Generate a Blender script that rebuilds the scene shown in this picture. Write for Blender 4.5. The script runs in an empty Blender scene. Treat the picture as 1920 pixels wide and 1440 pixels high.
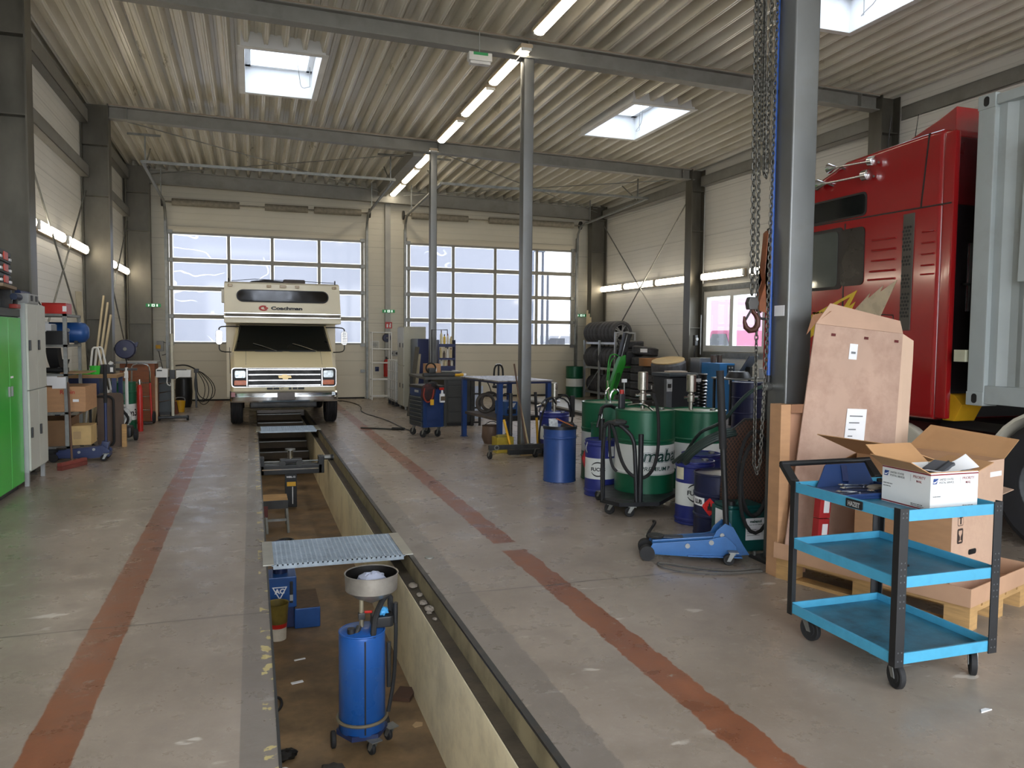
import bpy, bmesh, math, random
from mathutils import Vector, Matrix, Euler
random.seed(7)
S=bpy.context.scene
COL=S.collection
PI=math.pi
def lin(c):
    if isinstance(c,str):
        c=c.lstrip('#'); c=[int(c[i:i+2],16)/255 for i in (0,2,4)]
    return tuple((v/12.92 if v<=.04045 else ((v+.055)/1.055)**2.4) for v in c[:3])+(1,)
# ---------------------------------------------------------------- materials
MATS={}
def nodes(name):
    m=bpy.data.materials.new(name); m.use_nodes=True; nt=m.node_tree
    return m,nt,nt.nodes['Principled BSDF']
def ramp(nt,fac,stops):
    r=nt.nodes.new('ShaderNodeValToRGB'); e=r.color_ramp.elements
    e[0].position,e[0].color=stops[0][0],stops[0][1]
    e[1].position,e[1].color=stops[1][0],stops[1][1]
    for p,c in stops[2:]:
        x=e.new(p); x.color=c
    nt.links.new(fac,r.inputs[0]); return r.outputs[0]
def noise(nt,scale,detail=4,rough=.55,vec=None,coord='Object',stretch=None):
    if vec is None:
        tc=nt.nodes.new('ShaderNodeTexCoord'); vec=tc.outputs[coord]
    if stretch:
        mp=nt.nodes.new('ShaderNodeMapping'); mp.inputs['Scale'].default_value=stretch
        nt.links.new(vec,mp.inputs[0]); vec=mp.outputs[0]
    n=nt.nodes.new('ShaderNodeTexNoise'); n.inputs['Scale'].default_value=scale
    n.inputs['Detail'].default_value=detail; n.inputs['Roughness'].default_value=rough
    nt.links.new(vec,n.inputs['Vector']); return n.outputs[0]
def mixc(nt,fac,a,b,mode='MIX'):
    n=nt.nodes.new('ShaderNodeMix'); n.data_type='RGBA'; n.blend_type=mode
    for s,v in ((n.inputs[0],fac),(n.inputs[6],a),(n.inputs[7],b)):
        if hasattr(v,'default_value') or hasattr(v,'is_output'): nt.links.new(v,s)
        else: s.default_value=v
    return n.outputs[2]
def math_(nt,op,a,b=None,c=None):
    n=nt.nodes.new('ShaderNodeMath'); n.operation=op
    for s,v in zip(n.inputs,(a,b,c)):
        if v is None: continue
        if hasattr(v,'is_output'): nt.links.new(v,s)
        else: s.default_value=v
    return n.outputs[0]
def M(key,color=None,rough=.5,metal=0,var=.12,scale=6,dirt=None,dirt_amt=.5,bump=0,stretch=None,spec=.5,coat=0,trans=0):
    """procedural paint / plastic / metal: base colour broken up by noise, optional dirt patches"""
    if key in MATS: return MATS[key]
    m,nt,b=nodes(key); c=lin(color)
    n=noise(nt,scale,stretch=stretch)
    lo=tuple(max(0,v*(1-var)) for v in c[:3])+(1,); hi=tuple(min(1,v*(1+var)) for v in c[:3])+(1,)
    out=ramp(nt,n,[(.35,lo),(.65,hi)])
    if dirt:
        d=noise(nt,scale*.6+1.3,6,.7)
        f=ramp(nt,d,[(.5-.25*dirt_amt+.08,(0,0,0,1)),(.75,(dirt_amt,)*3+(1,))])
        out=mixc(nt,f,out,lin(dirt))
    nt.links.new(out,b.inputs['Base Color'])
    b.inputs['Metallic'].default_value=metal
    dr=min(.08,var*.6); r=ramp(nt,n,[(.3,(max(.02,rough-dr),)*3+(1,)),(.7,(min(1,rough+dr),)*3+(1,))])
    nt.links.new(r,b.inputs['Roughness'])
    b.inputs['Specular IOR Level'].default_value=spec
    b.inputs['Coat Weight'].default_value=coat; b.inputs['Coat Roughness'].default_value=.08
    if bump:
        bp=nt.nodes.new('ShaderNodeBump'); bp.inputs['Strength'].default_value=bump; bp.inputs['Distance'].default_value=.01
        nt.links.new(noise(nt,scale*5),bp.inputs['Height']); nt.links.new(bp.outputs[0],b.inputs['Normal'])
    MATS[key]=m; return m
def emit(key,color,strength=1):
    if key in MATS: return MATS[key]
    m,nt,b=nodes(key); b.inputs['Base Color'].default_value=lin(color)
    b.inputs['Emission Color'].default_value=lin(color); b.inputs['Emission Strength'].default_value=strength
    MATS[key]=m; return m
def glass(key,tint,clear=.8,rough=.05,refl=1.0):
    """thin pane: tinted see-through mixed with a glossy film"""
    if key in MATS: return MATS[key]
    m=bpy.data.materials.new(key); m.use_nodes=True; nt=m.node_tree; nt.nodes.clear()
    o=nt.nodes.new('ShaderNodeOutputMaterial'); t=nt.nodes.new('ShaderNodeBsdfTransparent'); t.inputs[0].default_value=lin(tint)
    g=nt.nodes.new('ShaderNodeBsdfGlossy'); g.inputs['Roughness'].default_value=rough
    mx=nt.nodes.new('ShaderNodeMixShader'); fr=nt.nodes.new('ShaderNodeFresnel'); fr.inputs[0].default_value=1.45
    f=math_(nt,'MULTIPLY',fr.outputs[0],refl)
    nt.links.new(f,mx.inputs[0]); nt.links.new(t.outputs[0],mx.inputs[1]); nt.links.new(g.outputs[0],mx.inputs[2])
    if clear<1:
        d=nt.nodes.new('ShaderNodeBsdfTranslucent'); d.inputs[0].default_value=lin(tint)
        m2=nt.nodes.new('ShaderNodeMixShader'); m2.inputs[0].default_value=1-clear
        nt.links.new(mx.outputs[0],m2.inputs[1]); nt.links.new(d.outputs[0],m2.inputs[2]); nt.links.new(m2.outputs[0],o.inputs[0])
    else: nt.links.new(mx.outputs[0],o.inputs[0])
    MATS[key]=m; return m
# ---------------------------------------------------------------- mesh builder
class MB:
    def __init__(s): s.v=[]; s.f=[]; s.m=Matrix()
    def at(s,loc=(0,0,0),rot=(0,0,0)):
        s.m=Matrix.Translation(loc)@Euler(rot).to_matrix().to_4x4(); return s
    def add(s,vs,fs):
        k=len(s.v); s.v+=[tuple(s.m@Vector(v)) for v in vs]; s.f+=[tuple(i+k for i in f) for f in fs]; return s
    def box(s,x0,x1,y0,y1,z0,z1):
        return s.add([(x,y,z) for z in (z0,z1) for y in (y0,y1) for x in (x0,x1)],
            [(0,2,3,1),(4,5,7,6),(0,1,5,4),(2,6,7,3),(0,4,6,2),(1,3,7,5)])
    def cbox(s,c,d): return s.box(c[0]-d[0]/2,c[0]+d[0]/2,c[1]-d[1]/2,c[1]+d[1]/2,c[2]-d[2]/2,c[2]+d[2]/2)
    def poly(s,pts): return s.add(pts,[tuple(range(len(pts)))])
    def prism(s,pts,axis,a,b):
        """pts: 2-D outline; axis 'x': (y,z), 'y': (x,z), 'z': (x,y)"""
        def P(p,t): return {'x':(t,p[0],p[1]),'y':(p[0],t,p[1]),'z':(p[0],p[1],t)}[axis]
        n=len(pts)
        return s.add([P(p,a) for p in pts]+[P(p,b) for p in pts],
            [tuple(range(n)),tuple(range(2*n-1,n-1,-1))]+[(i,(i+1)%n,n+(i+1)%n,n+i) for i in range(n)])
    def cyl(s,p,q,r,r2=None,n=16,caps=True):
        p,q=Vector(p),Vector(q); d=(q-p).normalized(); r2=r if r2 is None else r2
        u=d.orthogonal().normalized(); w=d.cross(u)
        vs=[]
        for c,R in ((p,r),(q,r2)):
            for i in range(n):
                a=2*PI*i/n; vs.append(c+u*math.cos(a)*R+w*math.sin(a)*R)
        fs=[(i,(i+1)%n,n+(i+1)%n,n+i) for i in range(n)]
        if caps: fs+=[tuple(range(n-1,-1,-1)),tuple(range(n,2*n))]
        return s.add(vs,fs)
    def tube(s,pts,r,n=8,closed=False,smooth=0):
        pts=[Vector(p) for p in pts]
        for _ in range(smooth):
            q=[]; L=len(pts)
            for i in range(L-(0 if closed else 1)):
                a,b=pts[i],pts[(i+1)%L]; q+=[a*.75+b*.25,a*.25+b*.75]
            if not closed: q=[pts[0]]+q+[pts[-1]]
            pts=q
        L=len(pts); vs=[]; t0=None; u=None
        for i,p in enumerate(pts):
            a=pts[(i-1)%L] if (closed or i>0) else p; b=pts[(i+1)%L] if (closed or i<L-1) else p
            t=(b-a).normalized()
            if u is None: u=t.orthogonal().normalized()
            else:
                u=(u-t*u.dot(t)); u=u.normalized() if u.length>1e-6 else t.orthogonal().normalized()
            w=t.cross(u); R=r[i] if isinstance(r,(list,tuple)) else r
            for k in range(n):
                a_=2*PI*k/n; vs.append(p+u*math.cos(a_)*R+w*math.sin(a_)*R)
        fs=[]
        for i in range(L if closed else L-1):
            j=(i+1)%L
            fs+=[(i*n+k,i*n+(k+1)%n,j*n+(k+1)%n,j*n+k) for k in range(n)]
        if not closed: fs+=[tuple(range(n-1,-1,-1)),tuple(range((L-1)*n,L*n))]
        return s.add(vs,fs)
    def lathe(s,prof,n=24,c=(0,0,0),axis='z',closed=False,a0=0,a1=2*PI):
        """prof: (radius, height) pairs"""
        full=abs(a1-a0-2*PI)<1e-6; N=n if full else n+1; vs=[]
        for r,h in prof:
            for k in range(N):
                a=a0+(a1-a0)*k/n; x,y=r*math.cos(a),r*math.sin(a)
                v={'z':(x,y,h),'x':(h,x,y),'y':(y,h,x)}[axis]
                vs.append((v[0]+c[0],v[1]+c[1],v[2]+c[2]))
        fs=[]; L=len(prof)
        for i in range(L if closed else L-1):
            j=(i+1)%L
            for k in range(n):
                k2=(k+1)%N if full else k+1
                fs.append((i*N+k,i*N+k2,j*N+k2,j*N+k))
        return s.add(vs,fs)
    def torus(s,c,R,r,axis='z',n=28,m=10):
        return s.lathe([(R+r*math.cos(2*PI*i/m),r*math.sin(2*PI*i/m)) for i in range(m)],n,c,axis,closed=True)
    def ball(s,c,r,sc=(1,1,1),n=14,m=8,jit=0):
        vs=[];fs=[]
        for i in range(m+1):
            t=PI*i/m
            for k in range(n):
                a=2*PI*k/n; j=1+random.uniform(-jit,jit)
                vs.append((c[0]+r*sc[0]*math.sin(t)*math.cos(a)*j,c[1]+r*sc[1]*math.sin(t)*math.sin(a)*j,c[2]+r*sc[2]*math.cos(t)*j))
        for i in range(m):
            for k in range(n): fs.append((i*n+k,(i+1)*n+k,(i+1)*n+(k+1)%n,i*n+(k+1)%n))
        return s.add(vs,fs)
    def chan(s,p,q,w,h,t=.004,up=(0,0,1)): return s
    def bar(s,p,q,w,h,up=(0,0,1)):
        """rectangular bar from p to q, w across, h along up"""
        p,q=Vector(p),Vector(q); d=(q-p).normalized(); u=Vector(up)
        a=d.cross(u)
        if a.length<1e-4: a=d.cross(Vector((0,1,0)))
        a.normalize(); b=a.cross(d).normalized(); vs=[]
        for c in (p,q):
            for i,j in ((-1,-1),(1,-1),(1,1),(-1,1)): vs.append(c+a*i*w/2+b*j*h/2)
        return s.add(vs,[(0,1,2,3),(7,6,5,4),(0,4,5,1),(1,5,6,2),(2,6,7,3),(3,7,4,0)])
    def mesh(s,name,bevel=0,smooth=40,seg=2):
        me=bpy.data.meshes.new(name); me.from_pydata(s.v,[],s.f); bm=bmesh.new(); bm.from_mesh(me)
        bmesh.ops.recalc_face_normals(bm,faces=bm.faces)
        if bevel:
            es=[e for e in bm.edges if len(e.link_faces)==2 and e.calc_face_angle(0)>.5]
            bmesh.ops.bevel(bm,geom=es,offset=bevel,segments=seg,profile=.6,affect='EDGES',clamp_overlap=True)
        bm.to_mesh(me); bm.free()
        if smooth:
            me.shade_smooth(); me.set_sharp_from_angle(angle=math.radians(smooth))
        return me
    def build(s,name,mat,parent=None,bevel=0,smooth=40,seg=2):
        o=link(name,s.mesh(name,bevel,smooth,seg),mat,parent)
        if bevel: o.modifiers.new('weighted','WEIGHTED_NORMAL').keep_sharp=True
        return o
def link(name,me,mat,parent=None,loc=None):
    if not me.materials:
        for m in (mat if isinstance(mat,(list,tuple)) else [mat]): me.materials.append(m)
    o=bpy.data.objects.new(name,me); COL.objects.link(o)
    if parent is not None: o.parent=parent
    if loc is not None: o.location=loc
    return o
def tag(o,label,cat,group=None):
    o['label']=label; o['category']=cat
    if group: o['group']=group
    return o
def thing(name,label,cat,loc=(0,0,0),rz=0,group=None):
    o=bpy.data.objects.new(name,None); COL.objects.link(o); o.empty_display_size=.1
    o.location=loc; o.rotation_euler=(0,0,rz); return tag(o,label,cat,group)
def struct(o): o['kind']='structure'; return o
def kids(o): return [c for c in COL.objects if c.parent==o]
KIDS={}
def dup(root,loc=None,rz=None,label=None,group=None,rot=None):
    if root.name not in KIDS: KIDS[root.name]=[(c,kids(c)) for c in kids(root)]
    r=root.copy(); COL.objects.link(r)
    if loc is not None: r.location=loc
    if rz is not None: r.rotation_euler=(0,0,rz)
    if rot is not None: r.rotation_euler=rot
    if label: r['label']=label
    if group: r['group']=group
    for c,g in KIDS[root.name]:
        d=c.copy(); COL.objects.link(d); d.parent=r
        for e in g:
            h=e.copy(); COL.objects.link(h); h.parent=d
    return r
def text(body,size,depth=.0008,bold=0.0,align='LEFT',sx=1,shear=0,mapf=None):
    """lettering as a mesh in the x-z plane facing -y, baseline at z=0; mapf bends it onto a surface"""
    cu=bpy.data.curves.new('t','FONT'); cu.body=body; cu.size=size; cu.extrude=depth; cu.offset=bold; cu.align_x=align; cu.shear=shear
    cu.resolution_u=3
    ob=bpy.data.objects.new('t',cu); me=bpy.data.meshes.new_from_object(ob)
    bpy.data.objects.remove(ob); bpy.data.curves.remove(cu)
    for v in me.vertices:
        x,y,z=v.co; p=(x*sx,-z,y)
        v.co=mapf(p) if mapf else p
    return me
def wquad(f,x0,x1,z0,z1,n=8,hi=None):
    """label sheet following a bent surface; hi(x) gives its half height where it is not a rectangle"""
    b=MB(); xs=[x0+(x1-x0)*i/n for i in range(n+1)]
    lo=[(z0 if hi is None else -hi(x)) for x in xs]; up=[(z1 if hi is None else hi(x)) for x in xs]
    return b.add([f((x,0,z)) for x,z in zip(xs,lo)]+[f((x,0,z)) for x,z in zip(xs,up)],[(i,i+1,n+2+i,n+1+i) for i in range(n)])
def rbox2(w,h,r,n=5):
    """rounded rectangle outline centred on 0"""
    o=[]
    for cx,cy,a in ((w/2-r,h/2-r,0),(-w/2+r,h/2-r,90),(-w/2+r,-h/2+r,180),(w/2-r,-h/2+r,270)):
        for i in range(n+1):
            t=math.radians(a+90*i/n); o.append((cx+r*math.cos(t),cy+r*math.sin(t)))
    return o
def sh2(o,dx,dy): return [(x+dx,y+dy) for x,y in o]
# ---------------------------------------------------------------- shared materials
steel=M('galvanised_steel','#8d8f8c',.45,.75,.18,9,dirt='#5d5c55',dirt_amt=.3)
beamgrey=M('grey_beam_paint','#8b8a84',.5,.2,.1,3,dirt='#5b574c',dirt_amt=.3)
chrome=M('chrome','#d8dadc',.12,1,.04,4)
black=M('black_plastic','#17181a',.45,0,.2,8)
rubber=M('black_rubber','#1b1b1c',.75,0,.25,12,bump=.1)
darksteel=M('dark_steel','#3a3b3b',.45,.5,.2,10,dirt='#6a5846',dirt_amt=.3)
white=M('white_paint','#dedfdc',.45,0,.05,5,dirt='#b9b4a6',dirt_amt=.3)
grey=M('grey_paint','#9a9c9b',.5,0,.08,5)
card=M('cardboard','#b98e68',.85,0,.07,5,stretch=(1,1,4))
cardpale=M('pale_cardboard','#c6a58d',.85,0,.07,3,dirt='#8f6d5c',dirt_amt=.45)
paper=M('white_paper','#e9eaec',.7,0,.03,5)
blue=M('blue_paint','#23508f',.35,.1,.12,5,dirt='#16264a',dirt_amt=.35)
navy=M('navy_paint','#212f58',.4,.1,.15,5,dirt='#141a2c',dirt_amt=.4)
redp=M('red_paint','#b3261e',.35,0,.1,5)
yellow=M('yellow_plastic','#d9a520',.5,0,.1,5,dirt='#8c6b22',dirt_amt=.3)
green=M('green_cabinet_paint','#3dbb3f',.22,0,.02,2)
wood=M('bare_wood','#b8925f',.75,0,.15,6,stretch=(1,1,8))
brownwood=M('brown_board','#8a4f2b',.6,0,.15,5,stretch=(1,1,5))
# ================================================================ camera and light
cam=bpy.data.objects.new('camera',bpy.data.cameras.new('camera')); COL.objects.link(cam)
cam.data.sensor_width=36; cam.data.lens=36*1468.25/1920; cam.data.clip_start=.05; cam.data.clip_end=300
cam.matrix_world=Matrix(((.94901395,.00971372,-.31508438,0),(-.31510715,.05759351,-.94730696,0),(.00894494,.99829286,.05771791,1.62),(0,0,0,1)))
S.camera=cam
S.view_settings.view_transform='Standard'; S.view_settings.look='None'; S.view_settings.gamma=1; S.view_settings.use_curve_mapping=False
S.view_settings.exposure=0.92
W=bpy.data.worlds.new('overcast'); S.world=W; W.use_nodes=True
nt=W.node_tree; bg=nt.nodes['Background']
tc=nt.nodes.new('ShaderNodeTexCoord'); sep=nt.nodes.new('ShaderNodeSeparateXYZ'); nt.links.new(tc.outputs['Generated'],sep.inputs[0])
cl=noise(nt,2.2,5,.6,vec=tc.outputs['Generated'])
sky=ramp(nt,sep.outputs[2],[(0,lin('#e9eff7')),(.6,lin('#e0e7f2'))])
sky=mixc(nt,ramp(nt,cl,[(.4,(0,0,0,1)),(.7,(.6,.6,.6,1))]),sky,lin('#f6f7f9'))
nt.links.new(sky,bg.inputs[0]); bg.inputs[1].default_value=5.0
def portal(loc,rot,sx,sy):
    l=bpy.data.lights.new('daylight_portal','AREA'); l.shape='RECTANGLE'; l.size=sx; l.size_y=sy; l.cycles.is_portal=True
    o=bpy.data.objects.new('daylight_portal',l); COL.objects.link(o); o.location=loc; o.rotation_euler=rot
# ================================================================ setting
XL=-2.85
def xr(y): return 9.67+(21-y)*.036          # the right wall runs slightly askew
YF=21.0; YB=-2.5; PX0,PX1,PY0,PY1=.09,1.10,-1.2,18.0; PXW=1.02; PZ=-.80
def deckz(x,y): return 5.73-.02*(x-3.65)-.019*(y-10.45)
# ---- floor: worn concrete with two orange lines
def floor_mat():
    m,nt,b=nodes('worn_concrete_floor')
    tc=nt.nodes.new('ShaderNodeTexCoord'); v=tc.outputs['Object']
    sp=nt.nodes.new('ShaderNodeSeparateXYZ'); nt.links.new(v,sp.inputs[0]); X,Y=sp.outputs[0],sp.outputs[1]
    n1=noise(nt,.55,6,.6,v); n2=noise(nt,4,8,.65,v); n3=noise(nt,22,6,.7,v)
    c=ramp(nt,n1,[(.3,lin('#83776a')),(.7,lin('#a89c8e')),(.5,lin('#968a7d'))])
    c=mixc(nt,ramp(nt,n2,[(.45,(0,0,0,1)),(.75,(.35,.35,.35,1))]),c,lin('#776c61'))
    c=mixc(nt,ramp(nt,n3,[(.55,(0,0,0,1)),(.75,(.35,.35,.35,1))]),c,lin('#b5aca2'))
    dirty=noise(nt,.9,5,.65,v)
    c=mixc(nt,ramp(nt,dirty,[(.55,(0,0,0,1)),(.8,(.55,.55,.55,1))]),c,lin('#564e46'))
    # pale chips of bare screed
    chips=noise(nt,3.1,3,.5,v,stretch=(1,2.2,1)); chips2=noise(nt,1.1,2,.5,v)
    f=math_(nt,'MULTIPLY',ramp(nt,chips,[(.655,(0,0,0,1)),(.68,(1,1,1,1))]),ramp(nt,chips2,[(.48,(0,0,0,1)),(.6,(.75,.75,.75,1))]))
    c=mixc(nt,f,c,lin('#cfc8bd'))
    wob=math_(nt,'MULTIPLY_ADD',noise(nt,5,6,.75,v),.10,-.05)
    Xw=math_(nt,'ADD',X,wob)
    def band(src,lo,hi,sof=.004):
        a=math_(nt,'SMOOTH_MIN',1,0,0) if 0 else None
        g=nt.nodes.new('ShaderNodeMapRange'); g.inputs[1].default_value=lo-sof; g.inputs[2].default_value=lo+sof; nt.links.new(src,g.inputs[0])
        h=nt.nodes.new('ShaderNodeMapRange'); h.inputs[1].default_value=hi-sof; h.inputs[2].default_value=hi+sof; nt.links.new(src,h.inputs[0])
        return math_(nt,'SUBTRACT',g.outputs[0],h.outputs[0])
    wear=ramp(nt,noise(nt,9,8,.75,v),[(.33,(0,0,0,1)),(.40,(1,1,1,1))])
    gap=math_(nt,'SUBTRACT',1,band(Y,5.62,5.84,.02))
    right=math_(nt,'MULTIPLY',band(Xw,1.80,1.99),gap)
    left=band(math_(nt,'MULTIPLY_ADD',wob,.4,X),-.865,-.665)
    st=math_(nt,'MULTIPLY',math_(nt,'ADD',left,right),wear)
    orange=ramp(nt,n2,[(.35,lin('#724630')),(.65,lin('#8c573b'))])
    c=mixc(nt,st,c,orange)
    # darker coated strips along the pit edge, joint across the hall at the column line
    edge=math_(nt,'ADD',band(X,-.06,.09,.002),math_(nt,'MULTIPLY',band(Xw,1.10,1.33),wear))
    c=mixc(nt,math_(nt,'MULTIPLY',edge,.55),c,lin('#5e5a57'))
    fleck=ramp(nt,noise(nt,11,3,.55,v),[(.57,(0,0,0,1)),(.60,(1,1,1,1))])
    c=mixc(nt,math_(nt,'MULTIPLY',math_(nt,'MULTIPLY',band(X,.03,.09,.002),fleck),.8),c,lin('#c9b878'))
    jy=math_(nt,'ADD',Y,math_(nt,'MULTIPLY_ADD',noise(nt,3,3,.5,v),.05,-.025))
    c=mixc(nt,math_(nt,'MULTIPLY',band(jy,4.735,4.75,.004),.7),c,lin('#4a443e'))
    nt.links.new(c,b.inputs['Base Color'])
    r=ramp(nt,n2,[(.3,(.21,)*3+(1,)),(.7,(.42,)*3+(1,))]); nt.links.new(r,b.inputs['Roughness'])
    bp=nt.nodes.new('ShaderNodeBump'); bp.inputs['Strength'].default_value=.12; bp.inputs['Distance'].default_value=.01
    nt.links.new(n3,bp.inputs['Height']); nt.links.new(bp.outputs[0],b.inputs['Normal'])
    return m
fm=floor_mat()
b=MB(); x1=10.9
b.box(XL-.3,PX0,YB-.3,YF,-.25,0).box(PX1,x1,YB-.3,YF,-.12-.13,0).box(PX0,PX1,PY1,YF,-.25,0).box(PX0,PX1,YB-.3,PY0,-.25,0)
struct(b.build('floor',fm,smooth=0))
pitc=M('pit_wall_paint','#efe4c4',.5,0,.06,2.2,dirt='#6e5f42',dirt_amt=.42)
pitf=M('pit_floor_concrete','#7f6749',.6,0,.3,3.5,dirt='#40321f',dirt_amt=.65,bump=.2)
pite=M('dirty_pit_ledge','#4b4234',.7,0,.3,6,dirt='#231d16',dirt_amt=.7,bump=.3)
b=MB().box(PXW,PX1+.3,PY0,PY1,PZ-.2,-.14); struct(b.build('wall_pit_right',pitc,smooth=0))
b=MB().box(PXW+.005,PX1,PY0,PY1,-.14,-.13); struct(b.build('trim_1',pite,smooth=0)); struct(MB().box(PX1-.004,PX1,PY0,PY1,-.13,-.012).build('trim_0',M('pit_edge_face','#8f8468',.6,0,.2,4,dirt='#3f3727',dirt_amt=.7,stretch=(1,1,.4)),smooth=0))
b=MB().box(PX0-.3,PX0,PY0,PY1,PZ-.2,-.251).box(PX0,PXW,PY1,PY1+.1,PZ,-.251).box(PX0,PXW,PY0-.1,PY0,PZ,-.251); struct(b.build('wall_pit_left',pitc,smooth=0))
struct(MB().box(PX0,PXW,PY0,PY1,PZ-.2,PZ).build('floor_pit',pitf,smooth=0))
# steel edge angles of the pit
b=MB().box(PX0-.008,PX0+.004,PY0,PY1,-.06,.003).box(PX1-.003,PX1+.03,PY0,PY1,-.012,.003); struct(b.build('trim_2',darksteel,smooth=0))
# ---- sandwich panel walls
def panel_mat(key,color,pitch,dark=.82,vert=None):
    m,nt,b=nodes(key); tc=nt.nodes.new('ShaderNodeTexCoord'); sp=nt.nodes.new('ShaderNodeSeparateXYZ'); nt.links.new(tc.outputs['Object'],sp.inputs[0])
    fr=math_(nt,'FRACT',math_(nt,'DIVIDE',sp.outputs[2],pitch)); g=ramp(nt,fr,[(0,(0,0,0,1)),(.06,(1,1,1,1)),(.94,(1,1,1,1)),(1,(0,0,0,1))])
    fj=math_(nt,'FRACT',math_(nt,'DIVIDE',sp.outputs[2],1.0)); j=ramp(nt,fj,[(0,(0,0,0,1)),(.012,(1,1,1,1)),(.99,(1,1,1,1)),(1,(0,0,0,1))])
    c=lin(color); c2=tuple(v*dark for v in c[:3])+(1,); c3=tuple(v*.6 for v in c[:3])+(1,)
    base=ramp(nt,noise(nt,1.2,4),[(.3,tuple(v*.94 for v in c[:3])+(1,)),(.7,c)])
    o=mixc(nt,g,c2,base); o=mixc(nt,j,c3,o); nt.links.new(o,b.inputs['Base Color']); b.inputs['Roughness'].default_value=.45
    bp=nt.nodes.new('ShaderNodeBump'); bp.inputs['Strength'].default_value=.5; bp.inputs['Distance'].default_value=.004
    nt.links.new(g,bp.inputs['Height']); nt.links.new(bp.outputs[0],b.inputs['Normal']); return m
wallm=panel_mat('cream_wall_panel','#e4e2da',.115)
facm=panel_mat('cream_facade_panel','#d3cebd',.16,.9)
doorm=panel_mat('cream_door_panel','#d0c9b6',.61,.9)
ZT=5.95
struct(MB().box(XL-.15,XL,YB,YF+.3,0,ZT).build('wall_left',wallm,smooth=0))
# right wall with window opening y 13.2..15.75, z 1.38..2.75 (second sash hidden behind the column)
def rwall(b,y0,y1,z0,z1):
    b.add([(xr(y0),y0,z0),(xr(y1),y1,z0),(xr(y1)+.15,y1,z0),(xr(y0)+.15,y0,z0),(xr(y0),y0,z1),(xr(y1),y1,z1),(xr(y1)+.15,y1,z1),(xr(y0)+.15,y0,z1)],
      [(0,3,2,1),(4,5,6,7),(0,1,5,4),(1,2,6,5),(2,3,7,6),(3,0,4,7)])
WY0,WY1,WZ0,WZ1=11.9,15.70,1.38,2.72
b=MB(); rwall(b,YB,WY0,0,ZT); rwall(b,WY1,YF+.3,0,ZT); rwall(b,WY0,WY1,0,WZ0); rwall(b,WY0,WY1,WZ1,ZT)
struct(b.build('wall_right',wallm,smooth=0))
# facade with two sectional door openings
D1=(-1.90,2.84); D2=(3.97,8.82); DH=4.28
b=MB().box(XL,D1[0],YF,YF+.2,0,ZT).box(D1[1],D2[0],YF,YF+.2,0,ZT).box(D2[1],10.2,YF,YF+.2,0,ZT).box(D1[0],D1[1],YF,YF+.2,DH,ZT).box(D2[0],D2[1],YF,YF+.2,DH,ZT)
struct(b.build('wall_back',facm,smooth=0))
# rear wall behind the photographer: two doorways standing open
R1=(-2.2,3.0); R2=(4.2,9.6)
b=MB().box(XL,R1[0],YB-.2,YB,0,ZT).box(R1[1],R2[0],YB-.2,YB,0,ZT).box(R2[1],10.8,YB-.2,YB,0,ZT).box(R1[0],R1[1],YB-.2,YB,4.5,ZT).box(R2[0],R2[1],YB-.2,YB,4.5,ZT)
struct(b.build('wall_front',facm,smooth=0))
for r in (R1,R2): portal(((r[0]+r[1])/2,YB-.1,2.25),(PI/2,0,0),r[1]-r[0],4.5)
# ---- trapezoidal roof deck with openings
def deck_mat():
    m,nt,b=nodes('roof_deck_sheet'); tc=nt.nodes.new('ShaderNodeTexCoord'); v=tc.outputs['Object']
    n=noise(nt,.9,5,.6,v,stretch=(3,.5,1)); n2=noise(nt,2.5,3,.6,v,stretch=(5,.22,1))
    c=ramp(nt,n,[(.35,lin('#d3cebd')),(.62,lin('#e6e3da'))])
    c=mixc(nt,ramp(nt,n2,[(.52,(0,0,0,1)),(.8,(.45,.45,.45,1))]),c,lin('#aa9b77'))
    nt.links.new(c,b.inputs['Base Color']); b.inputs['Metallic'].default_value=.1; b.inputs['Coat Weight'].default_value=.3; b.inputs['Coat Roughness'].default_value=.15
    r=ramp(nt,n,[(.3,(.25,)*3+(1,)),(.7,(.5,)*3+(1,))]); nt.links.new(r,b.inputs['Roughness']); return m
deckm=deck_mat(); PITCH=.27
SKY=[(-.06,1.02,12.0,14.1),(6.15,7.23,12.10,14.20),(6.42,7.50,6.5,8.62),(-.06,1.02,5.7,7.75)]
b=MB(); prof=[(0,0),(.022,.006),(.044,0),(.084,.125),(.115,.125),(.13,.112),(.15,.112),(.165,.125),(.196,.125),(.23,.125)]
prof=[(0,0),(.018,0),(.026,.008),(.034,0),(.052,0),(.086,.155),(.135,.155),(.145,.143),(.177,.143),(.187,.155),(.236,.155),(.27,0)]
k=0
i0=int(math.floor((XL+.06)/PITCH)); i1=int(math.ceil((10.3+.06)/PITCH))
for i in range(i0,i1):
    xa=-.06+i*PITCH
    holes=[(s[2],s[3]) for s in SKY if s[0]-.01<=xa<s[1]-.02]
    ys=[YB]; 
    for h in sorted(holes): ys+=[h[0],h[1]]
    ys.append(YF+.05)
    for a,c in zip(ys[0::2],ys[1::2]):
        vs=[]; fs=[]
        for px,pz in prof:
            vs+=[(xa+px,a,deckz(xa+px,a)+pz),(xa+px,c,deckz(xa+px,c)+pz)]
        for q in range(len(prof)-1): fs.append((2*q,2*q+2,2*q+3,2*q+1))
        b.add(vs,fs)
ce=struct(b.build('ceiling',deckm,smooth=0))
wellm=M('skylight_lining','#eef1f3',.4,0,.02,3); frosted=glass('skylight_dome','#f4f8ff',.55,.2)
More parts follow.
